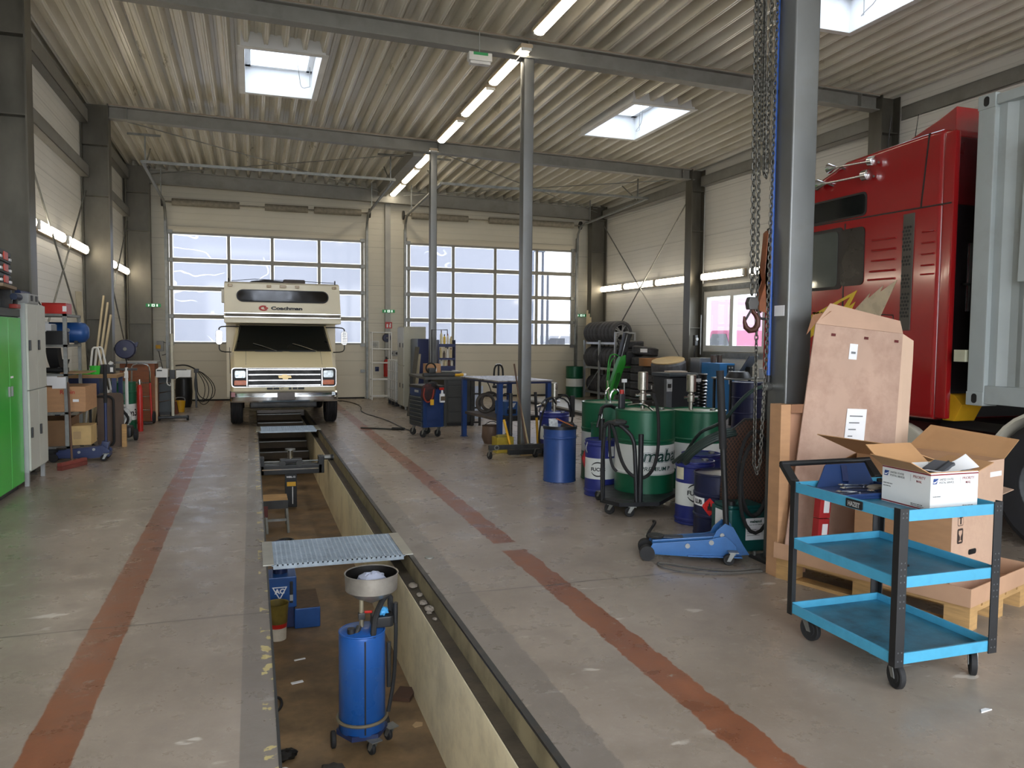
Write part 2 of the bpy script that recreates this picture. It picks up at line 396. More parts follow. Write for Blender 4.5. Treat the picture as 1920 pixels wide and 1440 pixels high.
for n,(a,c,e,f) in enumerate(SKY):
    z=deckz((a+c)/2,(e+f)/2)-.035; t=.05
    b=MB().box(a-t,a,e-t,f+t,z,z+.85).box(c,c+t,e-t,f+t,z,z+.85).box(a,c,e-t,e,z,z+.85).box(a,c,f,f+t,z,z+.85)
    w=struct(b.build('window_%d'%(n+2),wellm,smooth=0))
    t=.09
    b=MB().box(a-t,a+.002,e-t,f+t,z-.012,z).box(c-.002,c+t,e-t,f+t,z-.012,z).box(a,c,e-t,e+.002,z-.012,z).box(a,c,f-.002,f+t,z-.012,z)
    b.build('window_frame',white,w,smooth=0)
    b=MB().box(a,a+.09,e,f,z+.42,z+.5).box(c-.09,c,e,f,z+.42,z+.5).box(a,c,e,e+.09,z+.42,z+.5).box(a,c,f-.09,f,z+.42,z+.5); b.build('sash_frame',wellm,w,smooth=0)
    b=MB().poly([(a,e,z+.8),(c,e,z+.8),(c,f,z+.8),(a,f,z+.8)]); b.build('dome_pane',frosted,w,smooth=0)
    b=MB().tube([(c-.05,f-.3,z+.1),(c-.05,f-.3,z+.45)],.006).tube([(c-.05,f-.3,z+.1),(c-.2,f-.4,z+.02),(c-.25,f-.8,z+.1),(c-.3,f-.9,z+.4)],.005,6,smooth=2); b.build('opener_cable',grey,w)
    portal(((a+c)/2,(e+f)/2,z+.78),(0,0,0),c-a,f-e)
# ---- steel frames
TR=[2]
def trim(b,mat,bevel=0,smooth=0):
    TR[0]+=1; return struct(b.build('trim_%d'%TR[0],mat,bevel=bevel,smooth=smooth))
def ibeam_x(b,x0,x1,y,zb,zt,w=.18,t=.016):
    """I-section along x between sloping bottom zb(x) and top zt(x)"""
    for dy0,dy1,f0,f1 in ((-w/2,w/2,lambda x:zb(x),lambda x:zb(x)+t),(-w/2,w/2,lambda x:zt(x)-t,lambda x:zt(x)),(-.006,.006,lambda x:zb(x)+t,lambda x:zt(x)-t)):
        b.add([(x,y+d,f(x)) for f in (f0,f1) for d in (dy0,dy1) for x in (x0,x1)],[(0,2,3,1),(4,5,7,6),(0,1,5,4),(2,6,7,3),(0,4,6,2),(1,3,7,5)])
for y,xa,xb in ((4.75,-2.4,9.75),(10.45,-2.4,9.70),(15.9,-2.4,9.6)):
    b=MB(); zt=lambda x:deckz(x,y)-.02; zb=lambda x:deckz(x,y)-.25
    ibeam_x(b,xa,xb,y,zb,zt)
    for x in (-2.1,3.65,9.3):                     # web stiffeners
        b.box(x-.006,x+.006,y-.085,y+.085,zb(x)+.016,zt(x)-.016)
    trim(b,beamgrey)
    b=MB(); ibeam_x(b,xa,xb,y-.07,lambda x:deckz(x,y)-.02,lambda x:deckz(x,y)-.002,.05,.004); trim(b,M('lath','#b9ab98',.7,0,.1,4))
b=MB(); ibeam_x(b,-2.3,9.4,YF-.25,lambda x:deckz(x,20.7)-.40,lambda x:deckz(x,20.7)-.07,.16); trim(b,beamgrey)
def icol(b,x0,x1,y,z1,fw=.28,t=.018,z0=0):
    """wall column: web in the frame plane, flanges facing the hall and the wall"""
    b.box(x0,x0+t,y-fw/2,y+fw/2,z0,z1).box(x1-t,x1,y-fw/2,y+fw/2,z0,z1).box(x0+t,x1-t,y-.007,y+.007,z0,z1)
    for z in (1.9,4.1,5.0): b.box(x0+t,x1-t,y-fw/2+.01,y+fw/2-.01,z,z+.012)
    b.box(x0-.05,x1+.02,y-fw/2-.05,y+fw/2+.05,0,.025)
colm=M('weathered_column_steel','#66635a',.42,.55,.2,2.5,dirt='#5f5a50',dirt_amt=.3,stretch=(1,1,.5))
for x0,x1,y in ((XL+.01,-2.39,4.75),(XL+.01,-2.39,10.45),(XL+.01,-2.39,15.9),(XL+.06,-2.27,20.72)):
    b=MB(); icol(b,x0,x1,y,deckz(x0,y)-.02); trim(b,colm)
for y,xi in ((4.75,9.78),(10.45,9.66),(15.9,9.5),(20.72,9.2)):
    b=MB(); icol(b,xi,xr(y)-.02,y,deckz(9.6,y)-.02); trim(b,colm)
def cpurlin(b,xa,xb,y0,y1,z,h=.2,lip=.05):
    d=1 if xb>xa else -1
    b.box(min(xa,xb),max(xa,xb),y0,y1,z,z+.006).box(min(xa,xb),max(xa,xb),y0,y1,z+h-.006,z+h).box(min(xb,xb-d*.006),max(xb,xb-d*.006),y0,y1,z,z+h)
for y0,y1 in ((YB,10.3),(10.6,15.75),(16.05,20.6)):
    for z,h in ((5.42-.012*y0+.07,.24),(4.42,.2)):
        b=MB(); cpurlin(b,XL,XL+.14,y0,y1,z,h); trim(b,beamgrey)
    b=MB(); xm=xr((y0+y1)/2); cpurlin(b,xm-.02,xm-.24,y0,y1,5.13-.008*y0+.06,.22); trim(b,beamgrey)
# long purlin band beside the light row in the last bay
b=MB().box(3.16,3.38,16.0,20.8,deckz(3.3,18)-.28,deckz(3.3,18)-.06); trim(b,beamgrey)
# facade post and jamb frames
b=MB().box(3.38,3.52,YF-.12,YF,0,5.35); trim(b,M('facade_post','#a09f98',.5,.2,.08,4))
# ---- right window
frm=M('window_plastic','#d8d8d2',.4,0,.03,4); pane=glass('clear_pane','#eef2f4',1,.02,.2)
w=MB(); b=w; fx=lambda y:xr(y)-.02
def wbar(b,y0,y1,z0,z1,d=.07): rw=[(xr(y0)-.03,y0),(xr(y1)-.03,y1)]; b.add([(xr(y0)-.03,y0,z0),(xr(y1)-.03,y1,z0),(xr(y1)+d,y1,z0),(xr(y0)+d,y0,z0),(xr(y0)-.03,y0,z1),(xr(y1)-.03,y1,z1),(xr(y1)+d,y1,z1),(xr(y0)+d,y0,z1)],[(0,3,2,1),(4,5,6,7),(0,1,5,4),(1,2,6,5),(2,3,7,6),(3,0,4,7)])
b=MB()
wbar(b,WY0,WY1,WZ0,WZ0+.13); wbar(b,WY0,WY1,WZ1-.12,WZ1)
for a,c in ((15.58,15.70),(14.60,14.72),(13.50,13.62),(12.45,12.57),(11.9,12.0)): wbar(b,a,c,WZ0+.13,WZ1-.12)
win=struct(b.build('window_1',frm,smooth=0))
b=MB().poly([(xr(WY0)+.03,WY0,WZ0),(xr(WY1)+.03,WY1,WZ0),(xr(WY1)+.03,WY1,WZ1),(xr(WY0)+.03,WY0,WZ1)]); b.build('window_pane',pane,win,smooth=0)
b=MB(); wbar(b,WY0-.1,WY1+.14,WZ0-.14,WZ0-.02,-.02); wbar(b,WY0-.1,WY1+.14,WZ1+.02,WZ1+.13,-.02); wbar(b,WY1+.02,WY1+.12,WZ0-.02,WZ1+.02,-.02); b.build('window_lintel',steel,win,smooth=0)
# ---- sectional doors
polyc=glass('acrylic_pane','#7d7f86',.86,.06); alu=M('door_aluminium','#96938a',.5,.3,.08,6,dirt='#77705f',dirt_amt=.3)
edgec=glass('pane_edge','#b9bcc0',1,.06,.3)
def pane_marks():
    # thin wavy lines, clearer than the hazy sheet, in scattered areas
    nt=polyc.node_tree; out=[n for n in nt.nodes if n.type=='OUTPUT_MATERIAL'][0]; hazy=out.inputs[0].links[0].from_socket
    tc=nt.nodes.new('ShaderNodeTexCoord'); n1=noise(nt,1.3,1.5,.4,tc.outputs['Object'],stretch=(1,1,1.6)); n2=noise(nt,.55,2,.5,tc.outputs['Object'])
    line=ramp(nt,math_(nt,'ABSOLUTE',math_(nt,'SUBTRACT',n1,.5)),[(.008,(1,1,1,1)),(.018,(0,0,0,1))]); area=ramp(nt,n2,[(.54,(0,0,0,1)),(.60,(1,1,1,1))])
    t=nt.nodes.new('ShaderNodeBsdfTransparent'); t.inputs[0].default_value=(.5,.51,.53,1); mx=nt.nodes.new('ShaderNodeMixShader')
    nt.links.new(math_(nt,'MULTIPLY',line,area),mx.inputs[0]); nt.links.new(hazy,mx.inputs[1]); nt.links.new(t.outputs[0],mx.inputs[2]); nt.links.new(mx.outputs[0],out.inputs[0])
pane_marks()
def spane(a,c,y,z0,z1,d,e=.018):
    b=MB().add([(a,y,z0),(c,y,z0),(c,y,z1),(a,y,z1),(a+e,y,z0+e),(c-e,y,z0+e),(c-e,y,z1-e),(a+e,y,z1-e)],[(4,5,6,7),(0,1,5,4),(1,2,6,5),(2,3,7,6),(3,0,4,7)])
    me=b.mesh('door_pane',smooth=0)
    for i,f in enumerate(me.polygons): f.material_index=0 if i==0 else 1
    return link('door_pane',me,[polyc,edgec],d)
def sdoor(n,x0,x1,mull):
    y0=YF-.02
    b=MB().box(x0,x1,y0-.04,y0+.04,.04,.727).box(x0,x1,y0-.036,y0+.036,.727,.733).box(x0,x1,y0-.04,y0+.04,.733,1.42)
    d=struct(b.build('door_%d'%n,doorm,smooth=0))
    MB().box(x0,x1,y0-.04,y0+.04,.0,.04).build('floor_seal',rubber,d,smooth=0)
    rows=[(1.42,2.10),(2.10,2.79),(2.79,3.48),(3.48,4.16)]
    for z0,z1 in rows:
        b=MB().box(x0,x1,y0-.04,y0+.04,z0,z0+.05).box(x0,x1,y0-.04,y0+.04,z1-.05,z1)
        for m in [x0+.05]+mull+[x1-.05]: b.box(m-.035,m+.035,y0-.04,y0+.04,z0+.045,z1-.045)
        b.build('window_row_frame',alu,d,smooth=0)
        ms=[x0+.05]+mull+[x1-.05]
        for a,c in zip(ms,ms[1:]):
            spane(a+.035,c-.035,y0,z0+.05,z1-.05,d)
    MB().box(x0,x1,y0-.05,y0+.04,4.16,4.29).build('top_panel',doorm,d,smooth=0)
    hb=MB()
    for z in (.73,1.42,2.10,2.79,3.48,4.16):
        for x in (x0+.04,x1-.04): hb.box(x-.07,x+.05,y0-.075,y0-.04,z-.04,z+.04)
    hb.build('roller_hinges',steel,d,smooth=0)
    # guide rails, torsion shaft with wrapped springs
    b=MB()
    for x,s in ((x0-.06,1),(x1+.06,-1)):
        b.box(x-.03,x+.03,y0-.13,y0-.05,0,4.5)
        b.tube([(x,y0-.1,4.4),(x,y0-.14,4.62),(x,y0-.32,4.8),(x,y0-.55,4.84),(x,16.7,4.95)],.032,8)
        b.box(x-.012,x+.012,20.0,20.03,4.87,5.5).box(x-.012,x+.012,17.2,17.23,4.95,5.55)
        b.bar((x,17.2,4.96),(x,18.1,5.5),.02,.02).box(x-.3,x+.3,17.05,17.08,5.52,5.56)
    b.bar((x0-.06,16.7,4.95),(x1+.06,16.7,4.95),.03,.05)
    b.build('guide_rail',steel,d)
    zc=4.86
    b=MB().cyl((x0-.1,y0-.16,zc),(x1+.1,y0-.16,zc),.018)
    for a,c in ((x0+.1,x0+1.65),(x0+2.25,x0+3.3),(x0+3.45,x1-.1)): b.cyl((a,y0-.16,zc),(c,y0-.16,zc),.085,n=14)
    b.build('torsion_spring',M('spring_sleeve','#8a8477',.7,.2,.2,12),d)
    b=MB()
    for x in (x0-.12,x1+.12): b.cyl((x-.02,y0-.16,zc),(x+.02,y0-.16,zc),.12,n=20)
    b.build('cable_drum',darksteel,d)
    return d
sdoor(1,D1[0],D1[1],[-.52,.52,1.68]); sdoor(2,D2[0],D2[1],[5.25,6.45,7.68])
# ---- braces: crossed rods in the end bays (left wall, right wall) and under the roof
def rod(b,p,q,r=.014): b.cyl(p,q,r,n=8)
for pts in (((-2.74,11.0,4.6),(-2.74,15.6,1.2)),((-2.74,11.2,.6),(-2.74,15.6,4.15))): 
    b=MB(); rod(b,*pts); trim(b,steel,smooth=40)
for pts in (((-2.74,16.1,4.3),(-2.74,20.5,.8)),((-2.74,16.1,.8),(-2.74,20.5,4.3))): 
    b=MB(); rod(b,*pts); trim(b,steel,smooth=40)
for p,q in (((9.52,20.5,4.85),(9.68,16.2,1.0)),((9.69,16.1,5.0),(9.53,20.5,1.1))):
    b=MB(); rod(b,p,q,.016); trim(b,steel,smooth=40)
zz=lambda x,y:deckz(x,y)-.22
for p,q in (((-2.2,16.0),(3.4,20.5)),((3.5,16.0),(-2.2,20.5)),((3.8,16.0),(9.3,20.5)),((9.4,16.0),(3.8,20.5))):
    b=MB(); rod(b,(p[0],p[1],zz(*p)),(q[0],q[1],zz(*q)),.011); trim(b,steel,smooth=40)
# ---- free-standing columns in the middle of the hall
def midcol(x,y,w,d,label):
    z1=deckz(x,y)-.25
    t=thing('steel_column',label,'column',(x,y,0))
    MB().prism(rbox2(w,d,.016,5),'z',.02,z1-.015).build('column_shaft',M('column_zinc','#777979',.38,.6,.12,2,dirt='#6d6859',dirt_amt=.35,stretch=(1,1,.5)),t,smooth=12)
    MB().box(-w/2-.07,w/2+.07,-d/2-.07,d/2+.07,0,.02).build('base_plate',darksteel,t,smooth=0)
    MB().box(-w/2-.06,w/2+.06,-d/2-.02,d/2+.02,z1-.015,z1).build('head_plate',steel,t,smooth=0)
    bb=MB()
    for i in (-1,1):
        for j in (-1,1): bb.cyl((i*(w/2+.04),j*(d/2+.04),.02),(i*(w/2+.04),j*(d/2+.04),.05),.012,n=8)
    bb.build('anchor_bolts',steel,t)
    return t
c1=midcol(3.70,4.76,.21,.21,'large galvanised column in the right foreground beside the hanging chains')
c2=midcol(3.66,10.45,.15,.16,'tall galvanised column between the steel table and the blue drums')
c3=midcol(3.55,15.9,.14,.15,'most distant freestanding column, rising behind the workbench with the carton')
# ================================================================ lamps
tubeglow=emit('lamp_diffuser','#fff0d6',8.0)
def lamp(loc,rot,label,group,L=1.58):
    t=thing('tube_light',label,'ceiling light' if 'ceiling' in label else 'wall light',loc,0,group)
    t.rotation_euler=rot
    MB().prism(rbox2(.17,.05,.015,3),'y',-L/2,L/2).build('housing',M('lamp_housing','#c9b79c',.5,0,.05,4),t,smooth=30)
    o=[(math.cos(PI*i/10)*.075,-.02-math.sin(PI*i/10)*.055) for i in range(11)]
    MB().prism(o,'y',-L/2+.05,L/2-.05).build('diffuser',tubeglow,t,smooth=50)
    for y in (-L/2,L/2-.05): MB().box(-.07,.07,y,y+.05,-.06,-.02).build('end_cap',white,t,bevel=.01)
    return t
cl=lamp((0,0,0),(0,0,0),'','')
lat=['nearest the camera, hanging above the near roof beam','just behind the near roof beam','second behind the near roof beam','third behind the near roof beam, ending at the far beam','just beyond the far roof beam','second beyond the far roof beam','last of the row, closest to the roller doors']
first=True
for k,y in enumerate((8.95,10.95,12.62,14.42,16.62,18.28,19.94)):
    o=cl if k==0 else dup(cl)
    o.location=(3.55,y,deckz(3.5,y)-.17); tag(o,'ceiling tube light '+lat[k],'ceiling light','tube lights in the ceiling row')
wl=[(11.4,'nearest on the left wall, mostly behind the big left column'),(13.15,'on the left wall above the metal shelf'),(14.95,'on the left wall just before the second column'),(18.05,'on the left wall behind the second column'),(19.85,'on the left wall nearest the corner')]
for y,l in wl:
    dup(cl,(XL+.05,y,3.13),rot=(0,-PI/2,0),label='wall tube light '+l,group='tube lights on the left wall')['category']='wall light'
wr=[(20.25,'on the right wall nearest the roller door'),(18.6,'on the right wall crossed by the brace rods'),(16.95,'on the right wall just left of the wall column'),(14.95,'on the right wall above the window'),(13.2,'on the right wall behind the hanging chains'),(11.4,'on the right wall hidden behind the truck')]
for y,l in wr[:5]:
    dup(cl,(xr(y)-.06,y,3.06),rot=(0,PI/2,math.atan(.036)),label='wall tube light '+l,group='tube lights on the right wall')['category']='wall light'
# ================================================================ outside
struct(MB().box(-40,60,21.25,90,-.3,-.08).build('ground_outside',M('asphalt','#8b8c8e',.8,0,.1,1),smooth=0))
struct(MB().box(10.95,60,-30,21.2,-.3,-.08).build('ground_outside_right',M('asphalt'),smooth=0))
struct(MB().box(-30,40,-40,-2.85,-.3,-.02).build('ground_outside_front',M('pale_paving','#b5b1aa',.8,0,.1,1),smooth=0))
# ================================================================ object helpers
ORD=['first','second','third','fourth','fifth','sixth','seventh','eighth','ninth','tenth']
def face_angle(x,y): return -math.atan2(x,y)
def wrap(r,t0,z0):
    """bend lettering round an upright drum of radius r, centred on the direction t0 from -y"""
    return lambda p:((r+.0015-p[1])*math.sin(t0+p[0]/r),-(r+.0015-p[1])*math.cos(t0+p[0]/r),z0+p[2])
def bandmat(me,zs):
    """material index by height: zs are the ascending limits"""
    for f in me.polygons:
        z=f.center.z; f.material_index=sum(z>q for q in zs)
def caster(p,x,y,ztop,r=.05,w=.025,rz=0,mat=rubber,hub=grey):
    R=Matrix.Rotation(rz,4,'Z')
    b=MB(); b.m=Matrix.Translation((x,y,0))@R
    b.box(-.035,.035,-.035,.035,ztop-.006,ztop)
    for s in (-1,1): b.prism([(-.02,ztop-.005),(.02,ztop-.005),(.045,r-.01),(.02,r-.01)],'x',s*(w/2+.004)-.002,s*(w/2+.004)+.002)
    o=b.build('caster',steel,p)
    b=MB(); b.m=Matrix.Translation((x,y,0))@R
    b.lathe([(0,-w/2),(r*.55,-w/2),(r*.6,-w/2+.003),(r*.92,-w/2),(r,-w/3),(r,w/3),(r*.92,w/2),(r*.6,w/2-.003),(r*.55,w/2),(0,w/2)],24,(0.03,0,0),'x')
    me=b.mesh('wheel'); 
    me.transform(Matrix.Translation((x,y,0))@R@Matrix.Translation((0,.03,r))@R.inverted()@Matrix.Translation((-x,-y,0))@Matrix.Translation(R@Vector((-.03,0,0))))
    q=Vector((x,y))
    me2=link('wheel',me,mat,o)
    return o
def drum(name,label,x,y,z0,r,h,mats,zs,group=None,hoops=(.33,.66),lid=True,cat='drum'):
    t=thing(name,label,cat,(x,y,z0),0,group)
    pr=[(0,.02),(r-.012,.02),(r-.004,0),(r+.004,.004),(r+.004,.014),(r,.02)]
    hs=sorted(list(hoops)+[q/h for q in zs])
    for k in hs:
        if k in hoops: pr+=[(r,k*h-.02),(r+.007,k*h-.008),(r+.007,k*h+.004),(r,k*h+.014)]
        else: pr+=[(r,k*h-.0005),(r,k*h+.0005)]
    pr+=[(r,h-.02),(r+.005,h-.014),(r+.005,h-.002),(r-.004,h)]
    pr+=[(r-.010,h-.012),(0,h-.012)] if lid else [(r-.006,h-.02),(r-.006,.03),(0,.03)]
    me=MB().lathe(pr,40).mesh('shell',smooth=30); bandmat(me,zs); link('shell',me,mats,t)
    if lid:
        MB().cyl((r*.62,0,h-.013),(r*.62,0,h+.004),.03,n=14).build('bung',steel,t)
    return t
def tire_mesh(R=.31,w=.2,rin=.2):
    pr=[(rin,-w*.38),(rin+.02,-w*.46),(R-.06,-w*.5),(R-.015,-w*.43),(R,-w*.34)]
    for k in (-.22,-.02,.18): pr+=[(R,w*(k-.0)),(R-.012,w*(k+.01)),(R-.012,w*(k+.05)),(R,w*(k+.06))]
    pr+=[(R,w*.34),(R-.015,w*.43),(R-.06,w*.5),(rin+.02,w*.46),(rin,w*.38),(rin-.012,0)]
    return MB().lathe(pr,36,closed=True).mesh('tyre',smooth=28)
TIRE=tire_mesh(); TIREW=M('tyre_rubber','#4a4a4d',.7,0,.25,14,bump=.15)
def tire(loc,label,rot=(0,0,0),sc=1.0,group=None,rim=False):
    if rim:
        t=thing('car_wheel',label,'wheel',loc,0,group); t.rotation_euler=rot
        link('tyre',TIRE,TIREW,t)
        b=MB().lathe([(.205,-.085),(.2,-.08),(.185,-.02),(.185,.07),(.205,.085),(.212,.085),(.212,-.085)],36,closed=True)
        for k in range(5):
            a=2*PI*k/5
            for da in (-.16,.16):
                b.bar((.045*math.cos(a),.045*math.sin(a),-.06),(.195*math.cos(a+da),.195*math.sin(a+da),-.072),.028,.022)
        b.cyl((0,0,-.075),(0,0,-.03),.055,n=20); b.build('rim',M('alloy','#b9babc',.3,.9,.08,6),t)
        return t
    o=link('tyre',TIRE,TIREW); o.location=loc; o.rotation_euler=rot; o.scale=(sc,sc,sc)
    return tag(o,label,'tyre',group)
def boxo(name,label,cat,dims,mat,bevel=.004):
    o=MB().box(*dims).build(name,mat,bevel=bevel); return tag(o,label,cat)
# ================================================================ motorhome
V=thing('motorhome','cream motorhome standing over the inspection pit before the left roller door','motorhome',(.56,14.35,0))
cream=M('cream_car_paint','#ddd0aa',.38,0,.02,1,coat=.12); creamw=M('pale_cream_panel','#e0d9c2',.35,0,.04,2)
carglass=M('dark_car_glass','#14191a',.06,0,.1,2,spec=.8)
def loft(b,secs):
    n=len(secs[0]); vs=[p for s in secs for p in s]
    fs=[(i*n+k,i*n+(k+1)%n,(i+1)*n+(k+1)%n,(i+1)*n+k) for i in range(len(secs)-1) for k in range(n)]
    fs+=[tuple(range(n)),tuple(range(len(vs)-1,len(vs)-n-1,-1))]
    return b.add(vs,fs)
def sec(y,w,zb,zs,zt,wt): return [(-w+.04,y,zb),(w-.04,y,zb),(w,y,zb+.06),(w,y,zs),(wt,y,zt),(-wt,y,zt),(-w,y,zs),(-w,y,zb+.06)]
b=MB(); loft(b,[sec(.2,.87,.52,.92,1.06,.82),sec(.24,.9,.5,.96,1.09,.85),sec(.35,.915,.5,1.03,1.135,.85),sec(.72,.93,.5,1.18,1.345,.86),sec(1.0,.93,.5,1.28,1.36,.88),sec(2.3,.95,.45,1.3,1.4,.9)])
b.build('cab_body',cream,V,bevel=.012)
b=MB(); loft(b,[[(-.90,.74,1.33),(.90,.74,1.33),(.91,.9,1.33),(.9,2.3,1.33),(-.9,2.3,1.33),(-.91,.9,1.33)],[(-.81,1.27,1.84),(.81,1.27,1.84),(.83,1.4,1.86),(.85,2.3,1.86),(-.85,2.3,1.86),(-.83,1.4,1.86)]])
b.build('cab_roof',cream,V,bevel=.015)
def onshield(u,v,d=.012):  # windscreen coordinates: u -1..1, v 0..1
    w=.855*(1-v)+.765*v; y=.76+(1.255-.76)*v; z=1.355+.455*v
    return (u*w,y-d,z+d*.6)
b=MB(); n=8
def strip(b,f,cols,rows,d0,d1):
    vs=[];fs=[]
    for d in (d0,d1):
        for j in range(rows+1):
            for i in range(cols+1): vs.append(f(-1+2*i/cols,j/rows,d))
    N=(cols+1)*(rows+1)
    for j in range(rows):
        for i in range(cols):
            a=j*(cols+1)+i; fs+=[(a,a+1,a+cols+2,a+cols+1),(N+a,N+a+cols+1,N+a+cols+2,N+a+1)]
    return b.add(vs,fs)
strip(b,lambda u,v,d:onshield(u*.985,.02+v*.96,d),8,4,.002,.016); ws=b.build('windscreen',carglass,V,smooth=60)
b=MB(); b.tube([onshield(u,v,.012) for u,v in ((-1,0),(0,0),(1,0),(1,1),(0,1),(-1,1))],.014,6,closed=True); b.build('screen_seal',rubber,V)
for u in (-.42,.42):
    b=MB().tube([onshield(u+.28,-.03,.02),onshield(u-.02,.16,.03),onshield(u-.22,.27,.026)],.008,6); b.build('wiper',chrome,V)
MB().tube([onshield(.3+.22*math.cos(a),.12+.16*math.sin(a),.017) for a in [PI*i/10 for i in range(11)]],.005,5).build('steering_wheel',black,ws)
# hood seams, cowl slots
for x in (-.66,.66): MB().tube([(x,.205,1.07),(x,.36,1.137),(x,.72,1.343),(x,.76,1.352)],.004,5).build('hood_seam',darksteel,V)
MB().box(-.72,.72,.18,.21,1.06,1.085).build('hood_lip',cream,V,bevel=.008)
for x0,x1 in ((-.5,-.02),(.1,.58)): MB().box(x0,x1,.70,.73,1.345,1.355).build('cowl_vent',black,V)
# grille
G=MB().prism([(x,z) for x,z in sh2(rbox2(1.8,.345,.05),0,.895)],'y',.190,.21).build('grille_panel',chrome,V)
MB().prism(sh2(rbox2(1.775,.322,.045),0,.895),'y',.182,.192).build('grille_backing',M('grille_black','#121313',.5,0,.2,9),V)
for z in (.755,.845,.945,1.035): MB().box(-.62,.62,.165,.182,z-.014,z+.010).build('grille_bar',chrome,V,bevel=.004)
for x in (-.645,.645): MB().box(x-.010,x+.015,.168,.184,.74,1.05).build('grille_bar',chrome,V,bevel=.004)
bow=[(-.105,-.022),(-.045,-.022),(-.04,-.045),(.05,-.045),(.057,-.022),(.115,-.022),(.1,.022),(.043,.022),(.038,.045),(-.052,.045),(-.058,.022),(-.118,.022)]
MB().prism(sh2(bow,0,.905),'y',.150,.164).build('badge',M('brass_badge','#a8946c',.3,.8,.08,6),V,bevel=.003)
lens=M('headlamp_glass','#9aa2a6',.12,.7,.3,25); amber=M('amber_lens','#d3631e',.2,0,.15,15)
for x in (-.755,.755):
    h=MB().prism(sh2(rbox2(.2,.15,.03),x,.955),'y',.155,.182).build('headlamp',darksteel,V,bevel=.004)
    MB().prism(sh2(rbox2(.175,.125,.025),x,.955),'y',.144,.152).build('headlamp_lens',lens,h)
    MB().prism(sh2(rbox2(.2,.085,.015),x,.805),'y',.150,.182).build('turn_signal',amber,V,bevel=.004)
# bumper
b=MB(); o=[(0,.47),(-.03,.5),(-.035,.56),(-.02,.575),(-.035,.59),(-.035,.63),(0,.66),(.05,.66),(.05,.47)]
secs=[]
for x,dy in ((-.93,.22),(-.9,.05),(-.8,.01),(.8,.01),(.9,.05),(.93,.22)): secs.append([(x,y+dy,z) for y,z in o])
loft(b,secs); b.build('bumper',chrome,V,smooth=35)
MB().box(-.14,.16,-.03,.0,.5,.64).build('hitch_plate',M('hitch_steel','#4a4542',.4,.7,.25,8),V,bevel=.01)
MB().box(-.905,-.84,-.015,.02,.57,.65).build('marker_lamp',M('red_lens','#7c1f18',.2),V); 
MB().box(.80,.86,-.035,.0,.58,.64).build('marker_lamp',lens,V)
MB().box(-.32,.35,.165,.185,.675,.72).build('plate_strip',M('cream_strip','#d8cda6',.5),V)
for k,(x0,x1) in enumerate(((-.31,-.21),(-.2,-.1),(.06,.11),(.13,.21),(.22,.33))): MB().box(x0,x1,.158,.166,.68,.715).build('grille_slot',black,V)
link('lettering',text('GT',.045,.002,.001),black,V,(-.085,.163,.683))
# wheels
def vwheel(x,y):
    w=thing('x','x','x'); bpy.data.objects.remove(w)
    b=MB().lathe([(.19,-.1),(.34,-.105),(.365,-.085)]+[q for k in (-.06,-.03,0,.03,.06) for q in ((.372,k-.012),(.372,k+.004),(.362,k+.005),(.362,k+.012))]+[(.365,.085),(.34,.105),(.19,.1)],36,(x,y,.372),'x')
    t=b.build('wheel',rubber,V,smooth=25)
    s=-1 if x<0 else 1
    MB().lathe([(0,s*.11),(.07,s*.12),(.1,s*.07),(.17,s*.06),(.2,s*.1)],20,(x,y,.372),'x').build('wheel_rim',steel,t)
for x in (-.83,.86): vwheel(x,1.0)
for x in (-.83,.86): vwheel(x,4.1)
MB().box(-.6,.6,.75,.95,.3,.42).build('front_axle',darksteel,V,bevel=.03)
MB().box(-.5,.5,.9,5.2,.35,.5).build('chassis',darksteel,V)
# camper body with overcab
b=MB(); b.prism([(.5,2.01),(.78,2.58),(.95,2.62),(5.3,2.62),(5.3,.45),(1.55,.45),(1.55,1.86),(.5,1.86)],'x',-1.02,1.02); b.build('camper_body',creamw,V,bevel=.015)
def onfront(x,s,d=.006):   # slanted overcab face, s 0..1 up
    return (x,.5+.28*s-d*.9,2.01+.57*s+d*.45)
wo=rbox2(1.58,.21,.1,6)
def plate(b,outl,s0,d0,d1):
    pts=[(x,s0+z/.635) for x,z in outl]; n=len(pts)
    b.add([onfront(x,s,d0) for x,s in pts]+[onfront(x,s,d1) for x,s in pts],[tuple(range(n)),tuple(range(2*n-1,n-1,-1))]+[(i,(i+1)%n,n+(i+1)%n,n+i) for i in range(n)]); return b
fr_=plate(MB(),rbox2(1.62,.25,.115,6),.60,.0,.014).build('overcab_window_frame',black,V,smooth=30)
plate(MB(),wo,.60,.012,.018).build('overcab_window',M('tinted_pane','#1d1a17',.15,0,.2,3),fr_,smooth=30)
MB().box(-.004,.004,.62,.66,2.28,2.42)
b=MB()
me=text('Coachman',.085,.002,.004,sx=1.5,mapf=lambda p:onfront(p[0]-.22,.17+p[2]/.635,.004-p[1])); link('lettering',me,black,V)
redl=M('logo_red','#a3231b',.4); 
b=MB(); b.m=Matrix()
ring=[(math.cos(a)*.075*1.1-.35,.21+math.sin(a)*.055/.635) for a in [math.radians(50+ (280)*i/16) for i in range(17)]]
ring+=[(math.cos(a)*.04*1.1-.35,.21+math.sin(a)*.028/.635) for a in [math.radians(330-280*i/16) for i in range(17)]]
n=len(ring); b.add([onfront(x,s,.001) for x,s in ring]+[onfront(x,s,.006) for x,s in ring],[tuple(range(n,2*n))]+[(i,(i+1)%n,n+(i+1)%n,n+i) for i in range(n)]); b.build('logo',redl,V)
b=MB(); st=[(-.34,-.01),(-.27,-.01),(-.27,.012),(-.3,.02),(-.34,.02)]
b.add([onfront(x,.21+z/.635,d) for d in (.001,.006) for x,z in st],[tuple(range(5,10))]+[(i,(i+1)%5,5+(i+1)%5,5+i) for i in range(5)]); b.build('logo',redl,V)
